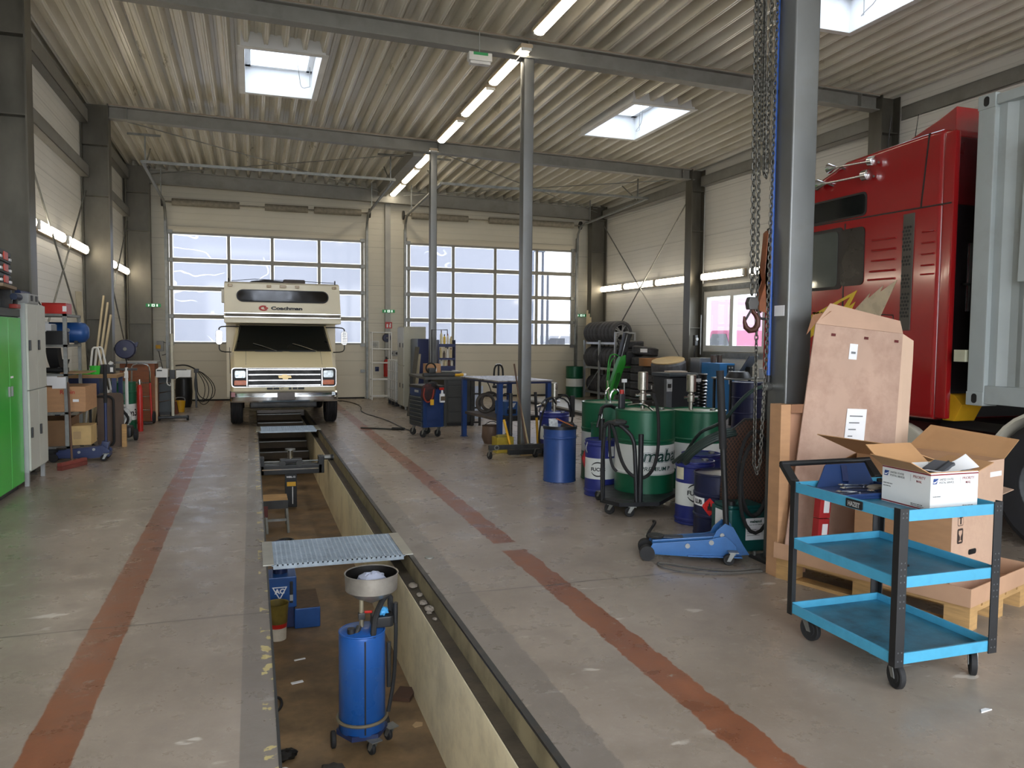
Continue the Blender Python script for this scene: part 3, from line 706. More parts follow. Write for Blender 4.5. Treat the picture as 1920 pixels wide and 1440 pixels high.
# decorative band below the slanted face
MB().box(-1.0,1.0,.488,.50,1.975,2.03).build('stripe_band',M('brown_band','#4d483e',.5,0,.3,3,dirt='#8b8270',dirt_amt=.8,stretch=(1,1,3)),V)
MB().box(-1.02,1.02,.486,.505,2.03,2.042).build('band_trim',chrome,V)
MB().box(-1.02,1.02,.486,.505,1.962,1.972).build('band_trim',chrome,V)
for x in (-.92,-.25,.0,.25,.92):
    p=onfront(x,.93,.0); MB().box(p[0]-.04 if x else -.06,p[0]+.04 if x else .06,p[1]-.03,p[1]+.03,p[2]-.022,p[2]+.022).build('marker_lamp',M('smoked_lens','#a08a66',.2),V,bevel=.01)
b=MB(); loft(b,[[(-.62,1.2,2.615),(.1,1.2,2.615),(.1,1.2,2.66),(-.3,1.2,2.69),(-.55,1.2,2.66)],[(-.62,2.6,2.615),(.35,2.6,2.615),(.25,2.6,2.7),(-.3,2.6,2.71),(-.55,2.6,2.68)]]); b.build('roof_cover',M('dark_tarp','#26262a',.6,0,.2,5),V,bevel=.02)
MB().box(.02,.42,1.1,1.6,2.615,2.70).build('roof_vent',M('brown_vent','#4a3f38',.5),V,bevel=.03)
for x in (-.95,.95): MB().cyl((x,.9,2.61),(x,.9,2.68),.012,n=8).build('roof_bracket',darksteel,V)
MB().tube([(-.9,.9,2.63),(-.5,1.0,2.68),(0,1.0,2.67),(.95,.9,2.64)],.006,5).build('roof_strap',black,V)
MB().box(-1.09,-1.02,1.4,1.6,2.25,2.5).build('side_lamp',white,V,bevel=.01)
# tow mirrors
for s in (-1,1):
    x=s*1.12; y=.85
    m=MB().prism(sh2(rbox2(.115,.265,.05),x,1.6),'y',y-.02,y+.04).build('mirror',chrome,V,bevel=.008)
    b=MB()
    for k in range(7): b.box(x-.045,x+.045,y-.027,y-.018,1.50+k*.032,1.508+k*.032)
    b.build('mirror_ribs',darksteel,m)
    MB().tube([(s*.78,y+.1,1.80),(x-s*.06,y+.02,1.80),(x,y+.01,1.77),(x,y+.01,1.72)],.011,8,smooth=1).build('mirror_arm',darksteel,V)
    MB().tube([(s*.92,y+.1,1.33),(x-s*.06,y+.02,1.335),(x,y+.01,1.37),(x,y+.01,1.48)],.011,8,smooth=1).build('mirror_arm',darksteel,V)
MB().cyl((-.93,.55,.95),(-.935,.6,1.42),.005,n=6).build('aerial',darksteel,V)
# ================================================================ red truck and container
TX=5.75
TK=thing('truck','red long-haul truck parked along the right wall, seen from behind its cab','truck',(TX,5.40,0))
tred=M('red_truck_paint','#9c191c',.16,0,.05,1.5,coat=.7); tdark=M('truck_black','#1a1416',.4,0,.3,4)
dred=M('dark_red_panel','#5a1216',.35,0,.2,2)
W_=2.4
# cab: side profile in (y,z), local y forward
cab=[(0,.93),(2.35,.93),(2.5,1.3),(2.5,2.3),(2.2,2.95),(1.75,3.28),(1.2,3.45),(.25,3.49),(0,3.49)]
b=MB().prism(cab,'x',0,W_); b.build('cab',tred,TK,bevel=.05,seg=3)
b=MB(); loft(b,[[(.10,-.02,3.42),(W_-.1,-.02,3.42),(W_-.1,-.02,3.68),(.10,-.02,3.68)],[(.14,.2,3.46),(W_-.14,.2,3.46),(W_-.14,.2,3.62),(.14,.2,3.62)],[(.2,.75,3.47),(W_-.2,.75,3.47),(W_-.2,.75,3.49),(.2,.75,3.49)]]); b.build('roof_spoiler',tred,TK,bevel=.03,smooth=50)
# rear side fairing and dark back wall
MB().prism([(0,.0),(.06,.0),(.06,-.12),(.0,-.12)],'z',.95,3.45).build('side_fairing',tred,TK,bevel=.02)
MB().box(.06,W_-.06,-.03,.0,.95,2.83).build('back_wall',tdark,TK)
MB().box(.06,W_-.06,-.04,.0,2.83,3.42).build('back_wall_upper',dred,TK,bevel=.02)
MB().cyl((.3,-.03,1.9),(.3,-.035,2.5),.02,n=8).build('handle_bar',chrome,TK)
MB().cyl((.15,-.1,2.13),(.5,-.1,2.15),.012,n=8).build('coupling_hose',chrome,TK)
# belt seams, windows, grille strip on the side (x=0 face)
def sidep(n,pts,mat,d=.006,bevel=0,par=None): return MB().prism(pts,'x',-d,.01).build(n,mat,par or TK,bevel=bevel)
sidep('belt_seam',[(-.1,2.822),(2.2,2.862),(2.2,2.875),(-.1,2.835)],tdark,.003)
sidep('fairing_seam',[(.22,2.84),(.235,2.84),(.17,3.48),(.155,3.48)],tdark,.003)
def rr(y0,y1,z0,z1,r): return sh2(rbox2(y1-y0,z1-z0,r),(y0+y1)/2,(z0+z1)/2)
f=sidep('upper_window_frame',rr(.89,2.0,2.865,3.1,.05),tdark,.006); sidep('upper_window',rr(.91,1.98,2.885,3.08,.04),carglass,.010,par=f)
f=sidep('door_window_frame',rr(1.2,2.1,2.16,2.79,.05),tdark,.006)
sidep('door_window',rr(1.27,2.07,2.19,2.755,.04),M('bright_car_glass','#5d6460',.04,.3,.1,2,spec=1),.010,par=f)
sidep('rear_quarter_window',rr(.90,1.22,2.185,2.76,.05),M('black_panel','#17120f',.3,0,.2,4),.008)
sidep('door_seam',[(1.17,1.0),(1.185,1.0),(1.185,2.82),(1.17,2.82)],tdark,.003)
sidep('locker_seam',[(.5,1.87),(1.25,1.915),(1.25,1.925),(.51,1.88)],tdark,.002); sidep('locker_seam',[(.5,1.87),(.51,1.87),(.5,1.65),(.49,1.65)],tdark,.002)
gs=sidep('grille_strip',[(.30,1.73),(.42,1.73),(.415,2.8),(.29,2.8)],M('grille_strip_grey','#54504a',.5,.2,.1,5),.012,.004)
dot=MB()
for r_ in range(26):
    z=1.86+r_*.034
    if r_ in (7,12,13,17,25):
        if dot.v: dot.build('grille_hole_field',black,gs,smooth=0)
        dot=MB(); continue
    for k in range(3):
        dot.cyl((-.0135,.325+k*.033+(.016 if r_%2 else 0),z),(-.012,.325+k*.033+(.016 if r_%2 else 0),z),.013,n=6)
for k,(z,y0,y1) in enumerate(((2.60,.5,.8),(2.50,.5,.8),(2.40,.5,.8),(2.30,.5,.82),(2.22,.5,.84))):
    MB().cyl((-.004,y0,z),(-.004,y1,z+.005),.010,n=6).build('pressed_rib',tred,TK)
    MB().cyl((-.004,.06,z+.01),(-.004,.2,z+.012),.008,n=6).build('pressed_rib',tred,TK)
# lightning decals and model lettering
yl=M('decal_yellow','#d8b62a',.3); cr=M('decal_cream','#c9b89a',.3)
def decal(pts,mat,d): 
    n=len(pts); MB().add([(-d,y,z) for y,z in pts]+[(0,y,z) for y,z in pts],[tuple(range(n))]+[(i,(i+1)%n,n+(i+1)%n,n+i) for i in range(n)]).build('side_decal',mat,TK,smooth=0)
decal([(1.65,1.60),(1.65,1.74),(1.28,1.97),(1.22,1.86),(1.0,2.12),(1.10,2.12),(1.65,1.93),(1.65,1.88),(1.18,2.06),(1.30,1.90),(1.36,2.0)][0:0] or [(1.65,1.66),(1.36,1.83),(1.40,1.87),(1.65,1.80)],yl,.004)
decal([(1.65,1.885),(1.0,2.13),(1.18,1.90),(1.02,2.02),(1.20,1.78),(1.32,1.84),(1.12,2.055),(1.65,1.845)][0:0] or [(1.65,1.90),(.98,2.135),(1.12,1.93),(1.18,1.95),(1.07,2.075),(1.65,1.86)],yl,.004)
decal([(1.16,1.94),(1.0,2.02),(1.12,1.83),(1.28,1.80)],yl,.005)
decal([(1.08,1.88),(.80,2.10),(.84,2.04),(.64,2.16),(.68,2.10),(.47,2.205),(.70,1.80),(.74,1.90),(.80,1.80),(.86,1.90),(.90,1.82)],cr,.004)
me=text('TGA18.430',.075,.002,.003,mapf=lambda p:(-.006,1.62-p[0]*1.05,1.88+p[2])); link('lettering',me,paper,TK)
# air horns
for y0,y1,z0,z1 in ((1.36,.73,3.405,3.355),(1.52,.79,3.265,3.235)):
    h=MB().lathe([(.005,0),(.052,0),(.05,.012),(.03,.05),(.013,.1),(.009,.13),(.009,.55),(.02,.555),(.045,.56),(.045,.62),(.02,.63),(0,.63)],20,(0,0,0),'x')
    me=h.mesh('air_horn',smooth=35); d=(Vector((-.07,y1,z1))-Vector((-.07,y0,z0))); L=d.length
    me.transform(Matrix.Translation((-.07,y0,z0))@d.to_track_quat('X','Z').to_matrix().to_4x4()@Matrix.Scale(L/.63,4))
    o=link('air_horn',me,chrome,TK)
    MB().cyl((-.07,y0-.15,z0-.012),(.0,y0-.15,z0-.03),.01,n=8).build('horn_bracket',steel,o)
    MB().cyl((-.07,y1+.02,z1),(.0,y1+.02,z1-.01),.012,n=8).build('horn_bracket',steel,o)
for y,z,l in ((1.2,3.42,.5),(.85,3.46,.4)): MB().cyl((.5,y,z),(.5,y-.06,z+l),.007,r2=.003,n=6).build('aerial',black,TK)
MB().prism([(-.12,.93),(.0,.93),(.0,1.14),(-.05,1.17),(-.12,1.16),(-.2,1.08)],'x',.1,.34).build('wheel_chock',yellow,TK,bevel=.008)
MB().box(.0,.03,-.05,.3,.93,1.0)
# chassis, mudguards and wheels
MB().box(.45,.7,-6.5,2.2,.62,.85).build('frame_rail',M('dark_red_frame','#4a1a18',.5,.2,.3,4),TK)
MB().box(1.7,1.95,-6.5,2.2,.62,.85).build('frame_rail',M('dark_red_frame'),TK)
MB().box(.3,2.1,-2.5,.2,.85,.93).build('chassis_deck',tdark,TK)
MB().box(.1,.4,-.1,.6,.45,.75).build('fuel_tank',M('dull_alloy','#6e7071',.45,.7,.2,5),TK,bevel=.05)
fend=M('cream_mudguard','#c9c4b4',.5,0,.05,4); twr=M('truck_tyre','#232326',.8,0,.2,8)
TW=MB().lathe([(.28,-.16),(.47,-.16),(.52,-.13),(.52,.13),(.47,.16),(.28,.16),(.28,-.16)],36,(0,0,0),'x').mesh('wheel',smooth=30)
RM=MB().lathe([(0,-.05),(.12,-.05),(.14,-.02),(.24,.0),(.28,-.15),(.30,-.15),(.28,.0),(.28,.15),(.1,.15),(0,.15)],28,(0,0,0),'x').mesh('wheel_rim')
for y in (1.35,-1.1,-2.45,-4.0):
    for x in (.18,W_-.18):
        w=link('wheel',TW,twr,TK,(x,y,.52)); link('wheel_rim',RM,M('dull_alloy'),w)
for y in (-1.1,-2.45):
    b=MB(); o=[(y+math.cos(a)*.6,.52+math.sin(a)*.6) for a in [math.radians(12+156*i/14) for i in range(15)]]; i_=[(y+math.cos(a)*.575,.52+math.sin(a)*.575) for a in [math.radians(168-156*i/14) for i in range(15)]]
    b.prism(o+i_,'x',.0,.42); b.build('mudguard',fend,TK,smooth=40)
b=MB(); o=[(.42+math.cos(a)*.45,.42+math.sin(a)*.46) for a in [math.radians(5+170*i/14) for i in range(15)]]; b.prism(o+[(-.03,.3),(.87,.3)][::1],'x',.0,.1); b.build('tank_cover',fend,TK,bevel=.03)
# container
CX,CY=5.70,5.03; cz0,cz1=1.10,3.64
CN=thing('shipping_container','light grey steel shipping container on the truck chassis','container',(CX,CY,cz0))
cg=M('container_grey','#a3abab',.5,.1,.05,2,dirt='#7d6a58',dirt_amt=.22); H_=cz1-cz0
b=MB().box(0,.16,-.16,0,.11,H_-.11).box(0,.16,-6.06,-5.9,.11,H_-.11).box(2.28,2.44,-.16,0,.11,H_-.11); 
for x0,y0 in ((0,-.16),(0,-6.06),(2.28,-.16)): MB().box(x0,x0+.16,y0,y0+.16,.11,H_-.11).build('corner_post',cg,CN,bevel=.015)
MB().box(.01,.12,-5.9,-.16,.02,.17).build('bottom_rail',cg,CN,bevel=.006); MB().box(.01,.1,-5.9,-.16,H_-.1,H_-.02).build('top_rail',cg,CN,bevel=.006)
b=MB(); pts=[]; y=-.16; k=0
while y>-5.8:
    pts+=[(.045,y),(.045,y-.07),(.085,y-.14),(.085,y-.21)]; y-=.28
pts=[(a,c) for a,c in pts]; back=[(.10,c) for a,c in reversed(pts)]
b.prism(pts+back,'z',.16,H_-.09); b.build('side_wall',cg,CN,smooth=0)
MB().box(.16,2.28,-.1,-.04,.1,H_-.1).build('front_wall',cg,CN); MB().box(.02,2.42,-6,-.06,H_-.05,H_-.03).build('roof',cg,CN); MB().box(.05,2.4,-6,-.06,.05,.15).build('under_floor',tdark,CN)
for x0,y0 in ((-.004,-.158),(-.004,-6.06),(2.28,-.158)):
    for z0 in (0,H_-.118):
        c=MB().box(x0,x0+.166,y0,y0+.162,z0,z0+.118).build('corner_casting',cg,CN,bevel=.01)
        MB().prism(sh2(rbox2(.05,.08,.024),y0+.08,z0+.06),'x',x0-.002,x0+.004).build('casting_hole',black,c)
MB().prism([(-.42,1.0),(-.44,2.05),(-.47,2.12),(-1.1,2.12),(-1.1,1.0)],'x',-.006,.05).build('vent_panel',M('container_panel','#a9b2b2',.45,.1,.04,2),CN,bevel=.006)
MB().box(-.01,.06,.02,.13,.36,.46).build('door_latch',M('pale_latch','#b7b79f',.5),CN)
# ================================================================ left side
gc=thing('tool_cabinet','bright green two-door cabinet at the left picture edge','cabinet',(-2.29,9.40,0))
MB().box(-.53,-.02,-1.4,0,.05,1.80).build('carcass',M('dark_cabinet_body','#3c4140',.5,0,.1,5),gc,bevel=.004)
MB().box(-.53,.0,-1.4,0,1.80,1.88).build('top_frame',M('dark_cabinet_body'),gc,bevel=.006)
MB().box(-.5,-.05,-1.37,-.03,0,.05).build('plinth',black,gc)
for y0,y1,hy in ((-.445,-.005,-.40),(-.90,-.455,-.50),(-1.36,-.91,-.97)):
    d=MB().box(-.02,.004,y0,y1,.07,1.79).build('door',green,gc,bevel=.006)
    MB().box(.004,.02,hy-.015,hy+.015,1.0,1.10).build('door_handle',grey,d,bevel=.004)
    MB().box(.002,.006,y0+.03,y0+.12,1.18,1.20).build('label_plate',paper,d)
lk=thing('locker','tall pale grey four-door locker between green cabinet and metal shelf','locker',(-2.237,9.45,0))
lg=M('locker_grey','#c3c4ba',.45,0,.04,4); lgs=M('locker_side_grey','#aab0ac',.5,0,.04,4)
MB().box(-.40,-.02,0,.76,.15,1.95).build('carcass',lgs,lk,bevel=.004)
for z0,z1 in ((1.03,1.94),(.17,1.02)):
    for y0,y1 in ((.01,.378),(.382,.75)):
        d=MB().box(-.02,0,y0,y1,z0,z1).build('door',lg,lk,bevel=.003)
        hz=z0+.42 if z0>1 else z0+.35
        MB().box(0,.018,y0+.02,y0+.055,hz,hz+.11).build('latch',black,d,bevel=.004)
for x in (-.36,-.05):
    for y in (.05,.71): MB().box(x-.02,x+.02,y-.02,y+.02,0,.15).build('foot',grey,lk)
# cases and machines lying on the cabinets
cg_=M('case_dark_green','#27302d',.5,0,.12,8); cr_=M('case_red','#c43a1e',.4)
for k,(z0,z1,lab) in enumerate(((2.10,2.21,'dark tool case at the bottom of the stack on the green cabinet'),(2.212,2.32,'dark tool case in the middle of the stack on the green cabinet'),(2.322,2.44,'dark tool case topping the stack on the green cabinet'))):
    t=thing('tool_case',lab,'tool case',(-2.45,8.75,z0),.1,'tool cases on the green cabinet')
    MB().box(-.2,.19,-.3,.42,0,(z1-z0)*.52).build('case_base',cg_,t,bevel=.02); MB().box(-.2,.19,-.3,.42,(z1-z0)*.53,z1-z0).build('case_lid',cg_,t,bevel=.02)
    MB().box(.185,.20,-.02,.18,.02,z1-z0-.02).build('case_front',cr_,t,bevel=.004)
    for y in (-.2,.30): MB().box(.185,.205,y-.04,y+.04,.025,.05).build('latch',paper,t,bevel=.003)
    MB().box(-.16,.17,.415,.435,.02,(z1-z0)*.8).build('case_end',grey,t,bevel=.006)
b=thing('wooden_tray','dark wooden tray under the tool cases on the green cabinet','tray',(-2.45,8.8,1.88),.1)
MB().box(-.22,.22,-.35,.42,.19,.22).build('board',M('worn_board','#8b765d',.7),b)
for y in (-.3,.35): MB().box(-.18,.18,y-.03,y+.03,0,.19).build('block',darksteel,b)
t=thing('cordless_drill','dark blue and red power drill lying on the green cabinet','drill',(-2.27,9.22,1.88))
MB().cyl((0,-.12,.12),(0,.08,.12),.035,n=14).build('body',M('tool_blue','#23304a',.5),t,bevel=.006); MB().bar((0,-.05,.11),(.0,-.08,.03),.04,.05).build('grip',black,t,bevel=.01); MB().box(-.04,.04,-.14,-.03,0,.045).build('battery',M('tool_red','#8c2d24',.4),t,bevel=.01)
t=thing('airline_box','grey dust extractor lying on the pale locker','machine',(-2.36,9.85,1.95))
MB().box(-.12,.1,-.22,.2,0,.11).build('housing',grey,t,bevel=.02); MB().cyl((-.02,-.15,.12),(-.02,.25,.12),.03,n=12).build('tube',navy,t)
for y in (-.12,.08): MB().box(.095,.11,y-.03,y+.03,.03,.09).build('grille_panel',black,t)
MB().tube([(.0,.2,.06),(.06,.3,.07),(.08,.33,.012),(.08,.36,.012)],.008,6,smooth=1).build('cord',black,t)
# ---- metal shelf
sx0,sx1,sy0,sy1=-2.77,-2.28,11.5,12.42
sh=thing('metal_shelf','galvanised metal shelf full of boxes beside the pale locker','shelf',(0,0,0))
for x in (sx0,sx1):
    for y in (sy0,sy1):
        s=-1 if x==sx1 else 1; r=1 if y==sy0 else -1
        MB().prism([(x,y),(x+s*.045,y),(x+s*.045,y+r*.003),(x+s*.003,y+r*.003),(x+s*.003,y+r*.045),(x,y+r*.045)],'z',0,1.89).build('post',steel,sh,smooth=0)
for z in (1.86,1.46,1.08,.58,.13): MB().box(sx0,sx1,sy0,sy1,z,z+.03).build('shelf_board',steel,sh,smooth=0)
t=thing('red_metal_case','red tool box on the top board of the metal shelf','tool box',(-2.42,11.6,1.89)); MB().box(-.14,.14,-.1,.25,0,.13).build('body',redp,t,bevel=.008); MB().box(.10,.145,-.105,-.095,.03,.1).build('label_plate',paper,t)
MB().box(-.14,.14,-.1,.25,.132,.14).build('lid',redp,t)
t=thing('compressed_air_tank','blue compressed air tank on the upper shelf board','tank',(-2.42,12.1,1.65)); MB().lathe([(0,-.3),(.08,-.29),(.13,-.25),(.14,-.2),(.14,.2),(.13,.25),(.08,.29),(0,.3)],24,(0,0,0),'x').build('vessel',blue,t)
for x in (-.15,.15): MB().box(x-.02,x+.02,-.1,.1,-.16,-.11).build('foot',black,t)
MB().cyl((.06,-.2,.03),(.06,-.13,.03),.03,n=16).build('gauge',grey,t)
t=thing('white_canister','white canister on the upper shelf board behind the black box','canister',(-2.56,11.72,1.49)); MB().prism(rbox2(.2,.18,.04),'z',0,.27).build('body',paper,t); MB().cyl((0,0,.27),(0,0,.30),.03).build('cap',white,t)
t=thing('black_bin','black open storage box on the upper shelf board','box',(-2.42,11.61,1.49)); MB().box(-.12,.12,-.09,.12,0,.17).build('body',black,t,bevel=.006); MB().box(-.1,.1,-.07,.1,.17,.18).build('rim',black,t)
MB().box(-.06,.0,.01,.03,.18,.26).build('tool',grey,t)
t=thing('part_jar','glass jar of small parts on the upper shelf board','jar',(-2.345,11.75,1.49)); MB().cyl((0,0,0),(0,0,.13),.045).build('body',M('jar_grey','#7c8a94',.2),t); MB().cyl((0,0,.13),(0,0,.15),.047).build('lid',grey,t)
o=MB().lathe([(.30,-.09),(.38,-.06),(.38,.06),(.30,.09),(.30,-.09)],30,(0,0,0),'x',a0=PI*1.05,a1=PI*1.75).build('rubber_lining',rubber); o.location=(-2.47,11.95,1.493); tag(o,'black curved rubber lining standing on the middle shelf board','rubber'); o.location.z=1.11+.385
t=thing('angle_grinder','black angle grinder lying on the middle shelf board','grinder',(-2.45,11.62,1.11)); MB().cyl((-.2,0,.045),(.1,0,.045),.035,n=14).build('body',black,t,bevel=.008); MB().cyl((.12,0,.02),(.12,0,.08),.045,n=18).build('head',darksteel,t); MB().cyl((.06,.0,.06),(.06,-.08,.08),.014,n=10).build('handle',black,t)
o=boxo('box','cardboard lid with a paper note lying at the shelf front, above the big carton','cardboard',(-2.38,-2.06,11.55,12.2,1.11,1.125),M('tan_board','#a07f5a',.8)); o.name='cardboard_sheet'
t=thing('paper_sheet','white paper sheets hanging over the front edge of the metal shelf','paper',(-2.36,11.495,.93)); MB().box(-.10,.06,-.003,.0,-.01,.14).build('sheet',paper,t); MB().box(-.16,-.04,.001,.003,.03,.15).build('sheet',paper,t)
def carton(name,label,x0,x1,y0,y1,z0,z1,mat=card,flaps=False,lab=None):
    t=thing(name,label,'cardboard box',((x0+x1)/2,(y0+y1)/2,z0)); w,d,h=(x1-x0)/2,(y1-y0)/2,z1-z0
    if flaps:
        b=MB().box(-w,w,-d,d,0,.008).box(-w,-w+.006,-d,d,.008,h).box(w-.006,w,-d,d,.008,h).box(-w,w,-d,-d+.006,.008,h).box(-w,w,d-.006,d,.008,h); b.build('body',mat,t,smooth=0)
    else: MB().box(-w,w,-d,d,0,h).build('body',mat,t,bevel=.004)
    MB().box(-w-.001,w+.001,-.025,.025,h-.001,h+.001).build('tape',M('parcel_tape','#a88a60',.35),t) if not flaps else None
    if lab: 
        for a in lab: MB().box(a[0],a[1],-d-.003,-d+.001,a[2],a[3]).build('label',a[4] if len(a)>4 else paper,t)
    return t
c=carton('cardboard_box','closed brown cardboard box with red lettering on the middle of the metal shelf',-2.74,-2.08,11.52,12.3,.612,.94,card,lab=[(.18,.25,.13,.165)])
link('lettering',text('Robin',.075,.001,.001),redp,c,(.03,-.392,.235))
c=carton('cardboard_box','open brown cardboard box on the lower metal shelf board',-2.75,-2.30,11.52,12.25,.163,.50,M('dark_cardboard','#7c5f43',.85,0,.1,4),True)
MB().poly([(.225,-.36,.34),(.225,.36,.34),(.40,.36,.44),(.40,-.36,.44)]).build('flap',card,c)
carton('small_carton','small pale carton leaning out of the lower metal shelf',-2.27,-2.03,11.55,11.95,.166,.42,M('pale_box','#c4a672',.8),lab=[(-.09,.0,.08,.18,M('label_tan','#b0946a',.7))])
o=boxo('rubber_frame','black rubber frame standing beside the metal shelf','frame',(-2.02,-1.97,12.3,12.34,.0,.70),rubber); 
bpy.data.objects.remove(o)
b=MB().tube([(x-2.05,12.5,z+.42) for x,z in rbox2(.30,.72,.08)],.018,8,closed=True); o=b.build('rubber_door_seal',rubber); tag(o,'black rubber seal loop standing beside the metal shelf','seal'); o.location.z=-.04
o=MB().prism(sh2(rbox2(.34,.78,.06),-1.96,.41),'y',12.6,12.66).build('brown_panel',M('dark_brown_panel','#5d4c40',.7,0,.15,4)); tag(o,'dark brown board standing upright right of the metal shelf','board'); o.location.z=-.02
o=boxo('wood_offcut','pale wooden offcut standing beside the dark brown board','wood',(-1.80,-1.74,12.5,12.56,0,.33),wood)
o=boxo('battery_charger','dark grey machine on the floor under the metal shelf','machine',(-2.62,-2.32,11.55,11.95,0,.12),M('dark_machine','#2f3336',.5),.02)
# ---- dark blue trolley jack and broom
def jack(name,label,loc,rz,mat,hl,hr=.02,hmat=None,tilt=0):
    t=thing(name,label,'trolley jack',loc,rz)
    for s in (-1,1):
        MB().prism([(-.34,.05),(-.30,.13),(.10,.17),(.22,.20),(.30,.13),(.30,.05),(.10,.035)],'y',s*.105-.006,s*.105+.006).build('side_plate',mat,t,bevel=.003)
        MB().cyl((-.34,s*.06,.055),(-.34,s*.125,.055),.055,n=20).build('front_wheel',rubber,t)
        caster(t,.27,s*.15,.10,.04,.03,PI/2)
    MB().bar((-.30,0,.115),(.20,0,.165),.10,.05).build('lift_arm',mat,t,bevel=.008)
    MB().lathe([(0,0),(.055,0),(.06,.012),(.06,.02),(0,.02)],18,(-.27,0,.15)).build('saddle',darksteel,t)
    MB().box(.10,.30,-.10,.10,.05,.11).build('cylinder_block',mat,t,bevel=.01)
    MB().bar((.22,0,.12),(.25,0,.24),.11,.09).build('handle_socket',mat,t,bevel=.012)
    MB().cyl((.21,0,.16),(.14,0,.13),.03,n=14).build('ram',chrome,t)
    top=(.25+tilt,0,hl)
    MB().cyl((.245,0,.2),top,hr,n=14).build('handle',hmat or mat,t)
    q=Vector((.245,0,.2)).lerp(Vector(top),.52); MB().cyl(q,top,hr+.006,n=14).build('grip',rubber,t)
    for x,z in ((-.05,.12),(.12,.15)): MB().cyl((x,-.118,z),(x,-.108,z),.018,n=12).build('pivot_bolt',grey,t)
    return t
jack('trolley_jack','dark blue trolley jack with upright blue handle before the metal shelf',(-2.06,11.30,0),0,navy,1.24,.018)
t=thing('broom','push broom with red head leaning on the metal shelf','broom',(0,0,0))
MB().cyl((-2.10,10.72,.08),(-2.265,11.44,1.0),.013,n=10).build('handle',M('brown_stick','#5b4334',.6),t)
b=MB(); b.at((-2.09,10.70,0),(0,0,1.15)); b.box(-.24,.24,-.03,.03,.05,.09).build('broom_head',M('broom_red','#7e3a30',.7),t,bevel=.008); MB().at((-2.09,10.70,0),(0,0,1.15)).box(-.235,.235,-.035,.035,.0,.05).build('bristles',M('bristle','#6d3329',.9,bump=.6),t,bevel=.005)
# ---- bench behind the shelf, sticks, trestle
t=thing('workbench','wooden-topped workbench with blue legs behind the metal shelf','workbench',(-2.27,13.25,0)); MB().box(-.5,.36,-.3,.4,.98,1.03).build('benchtop',M('bench_board','#93744f',.7,0,.15,5),t,bevel=.004)
for x in (-.45,.31):
    for y in (-.25,.35): MB().box(x-.03,x+.03,y-.03,y+.03,0,.98).build('leg',navy,t)
MB().box(-.45,.1,-.2,.3,.72,.98).build('drawer_unit',navy,t,bevel=.004)
t=thing('green_basin','bright green plastic basin lying on the workbench','basin',(-2.33,13.1,1.03)); MB().box(-.22,.05,-.05,.15,0,.06).build('tray',green,t,bevel=.02); MB().lathe([(.06,0),(.075,.13),(.068,.13),(.055,.01),(0,.01)],20,(.10,.0,.0)).build('bucket',green,t)
t=thing('black_machine','black machine with white spout on the workbench','machine',(-2.1,13.35,1.03)); MB().box(-.1,.1,-.1,.1,0,.14).build('housing',black,t,bevel=.015); MB().cyl((.04,-.06,.14),(.07,-.06,.18),.03,n=12).build('spout',white,t); MB().box(.05,.09,-.104,-.1,.03,.10).build('label',paper,t)
stick=M('pale_stick','#c2b394',.6,0,.1,5)
for k,(x0,y0,x1,y1,z1,l) in enumerate(((-2.62,14.6,-2.50,15.66,2.32,'longest of the three pale sticks leaning on the second left column'),(-2.58,14.6,-2.43,15.62,2.2,'middle one of the three pale sticks leaning on the second left column'),(-2.57,14.75,-2.375,15.55,1.98,'shortest of the three pale sticks leaning on the second left column'))):
    o=MB().bar((x0,y0,.02),(x1,y1,z1),.03,.03).build('stick',stick); tag(o,l,'stick','sticks leaning on the left column')
for k,(x0,x1,y1,z1,l) in enumerate(((-2.62,-2.76,14.9,2.35,'pale plank leaning against the left wall behind the metal shelf'),)):
    o=MB().bar((x0,14.6,.05),(x1,y1,z1),.10,.02).build('plank',M('plank_grey','#a39a84',.7)); tag(o,l,'plank')
t=thing('step_trestle','white tubular step trestle behind the workbench','trestle',(-2.36,14.1,0))
for y in (-.18,.18):
    MB().tube([(-.18,y,0),(-.05,y,1.35),(-.03,y,1.42),(.03,y,1.42),(.05,y,1.36),(.28,y,0)],.016,8,smooth=1).build('side_frame',white,t)
for z,f in ((.35,.75),(.7,.5),(1.05,.25)): MB().box(.05+.23*(1-z/1.36)-.03,.05+.23*(1-z/1.36)+.03,-.18,.18,z,z+.025).build('step',white,t)
# ---- cable reel on the second column
def reel(name,label,loc,rz,r,col=None):
    t=thing(name,label,'cable reel',loc,rz); m=col or M('reel_blue','#23284a',.4,0,.1,6)
    MB().lathe([(0,-.09),(r*.9,-.085),(r,-.06),(r,.06),(r*.9,.085),(0,.09)],32,(0,0,0),'y').build('drum_case',m,t,smooth=35)
    MB().lathe([(0,-.1),(r*.16,-.1),(r*.2,-.09),(0,-.085)],16,(0,0,0),'y').build('hub',M('hub_grey','#7c7d78',.5),t)
    MB().box(-.03,.03,.08,.14,-.1,.1).build('wall_bracket',darksteel,t)
    MB().prism([(r*.5,r*.3),(r*1.05,r*.75),(r*1.25,r*.75),(r*1.1,r*.2)],'y',-.05,.05).build('cable_outlet',m,t,bevel=.01)
    return t
t=reel('cable_reel','big dark blue cable reel at the second left column',(-2.17,15.70,1.37),0,.175)
MB().box(-.20,-.02,.05,.09,-.03,.03).build('arm',darksteel,t); MB().tube([(.0,.0,-.17),(.02,.0,-.28),(-.06,.02,-.4)],.01,6,smooth=1).build('cable',black,t)
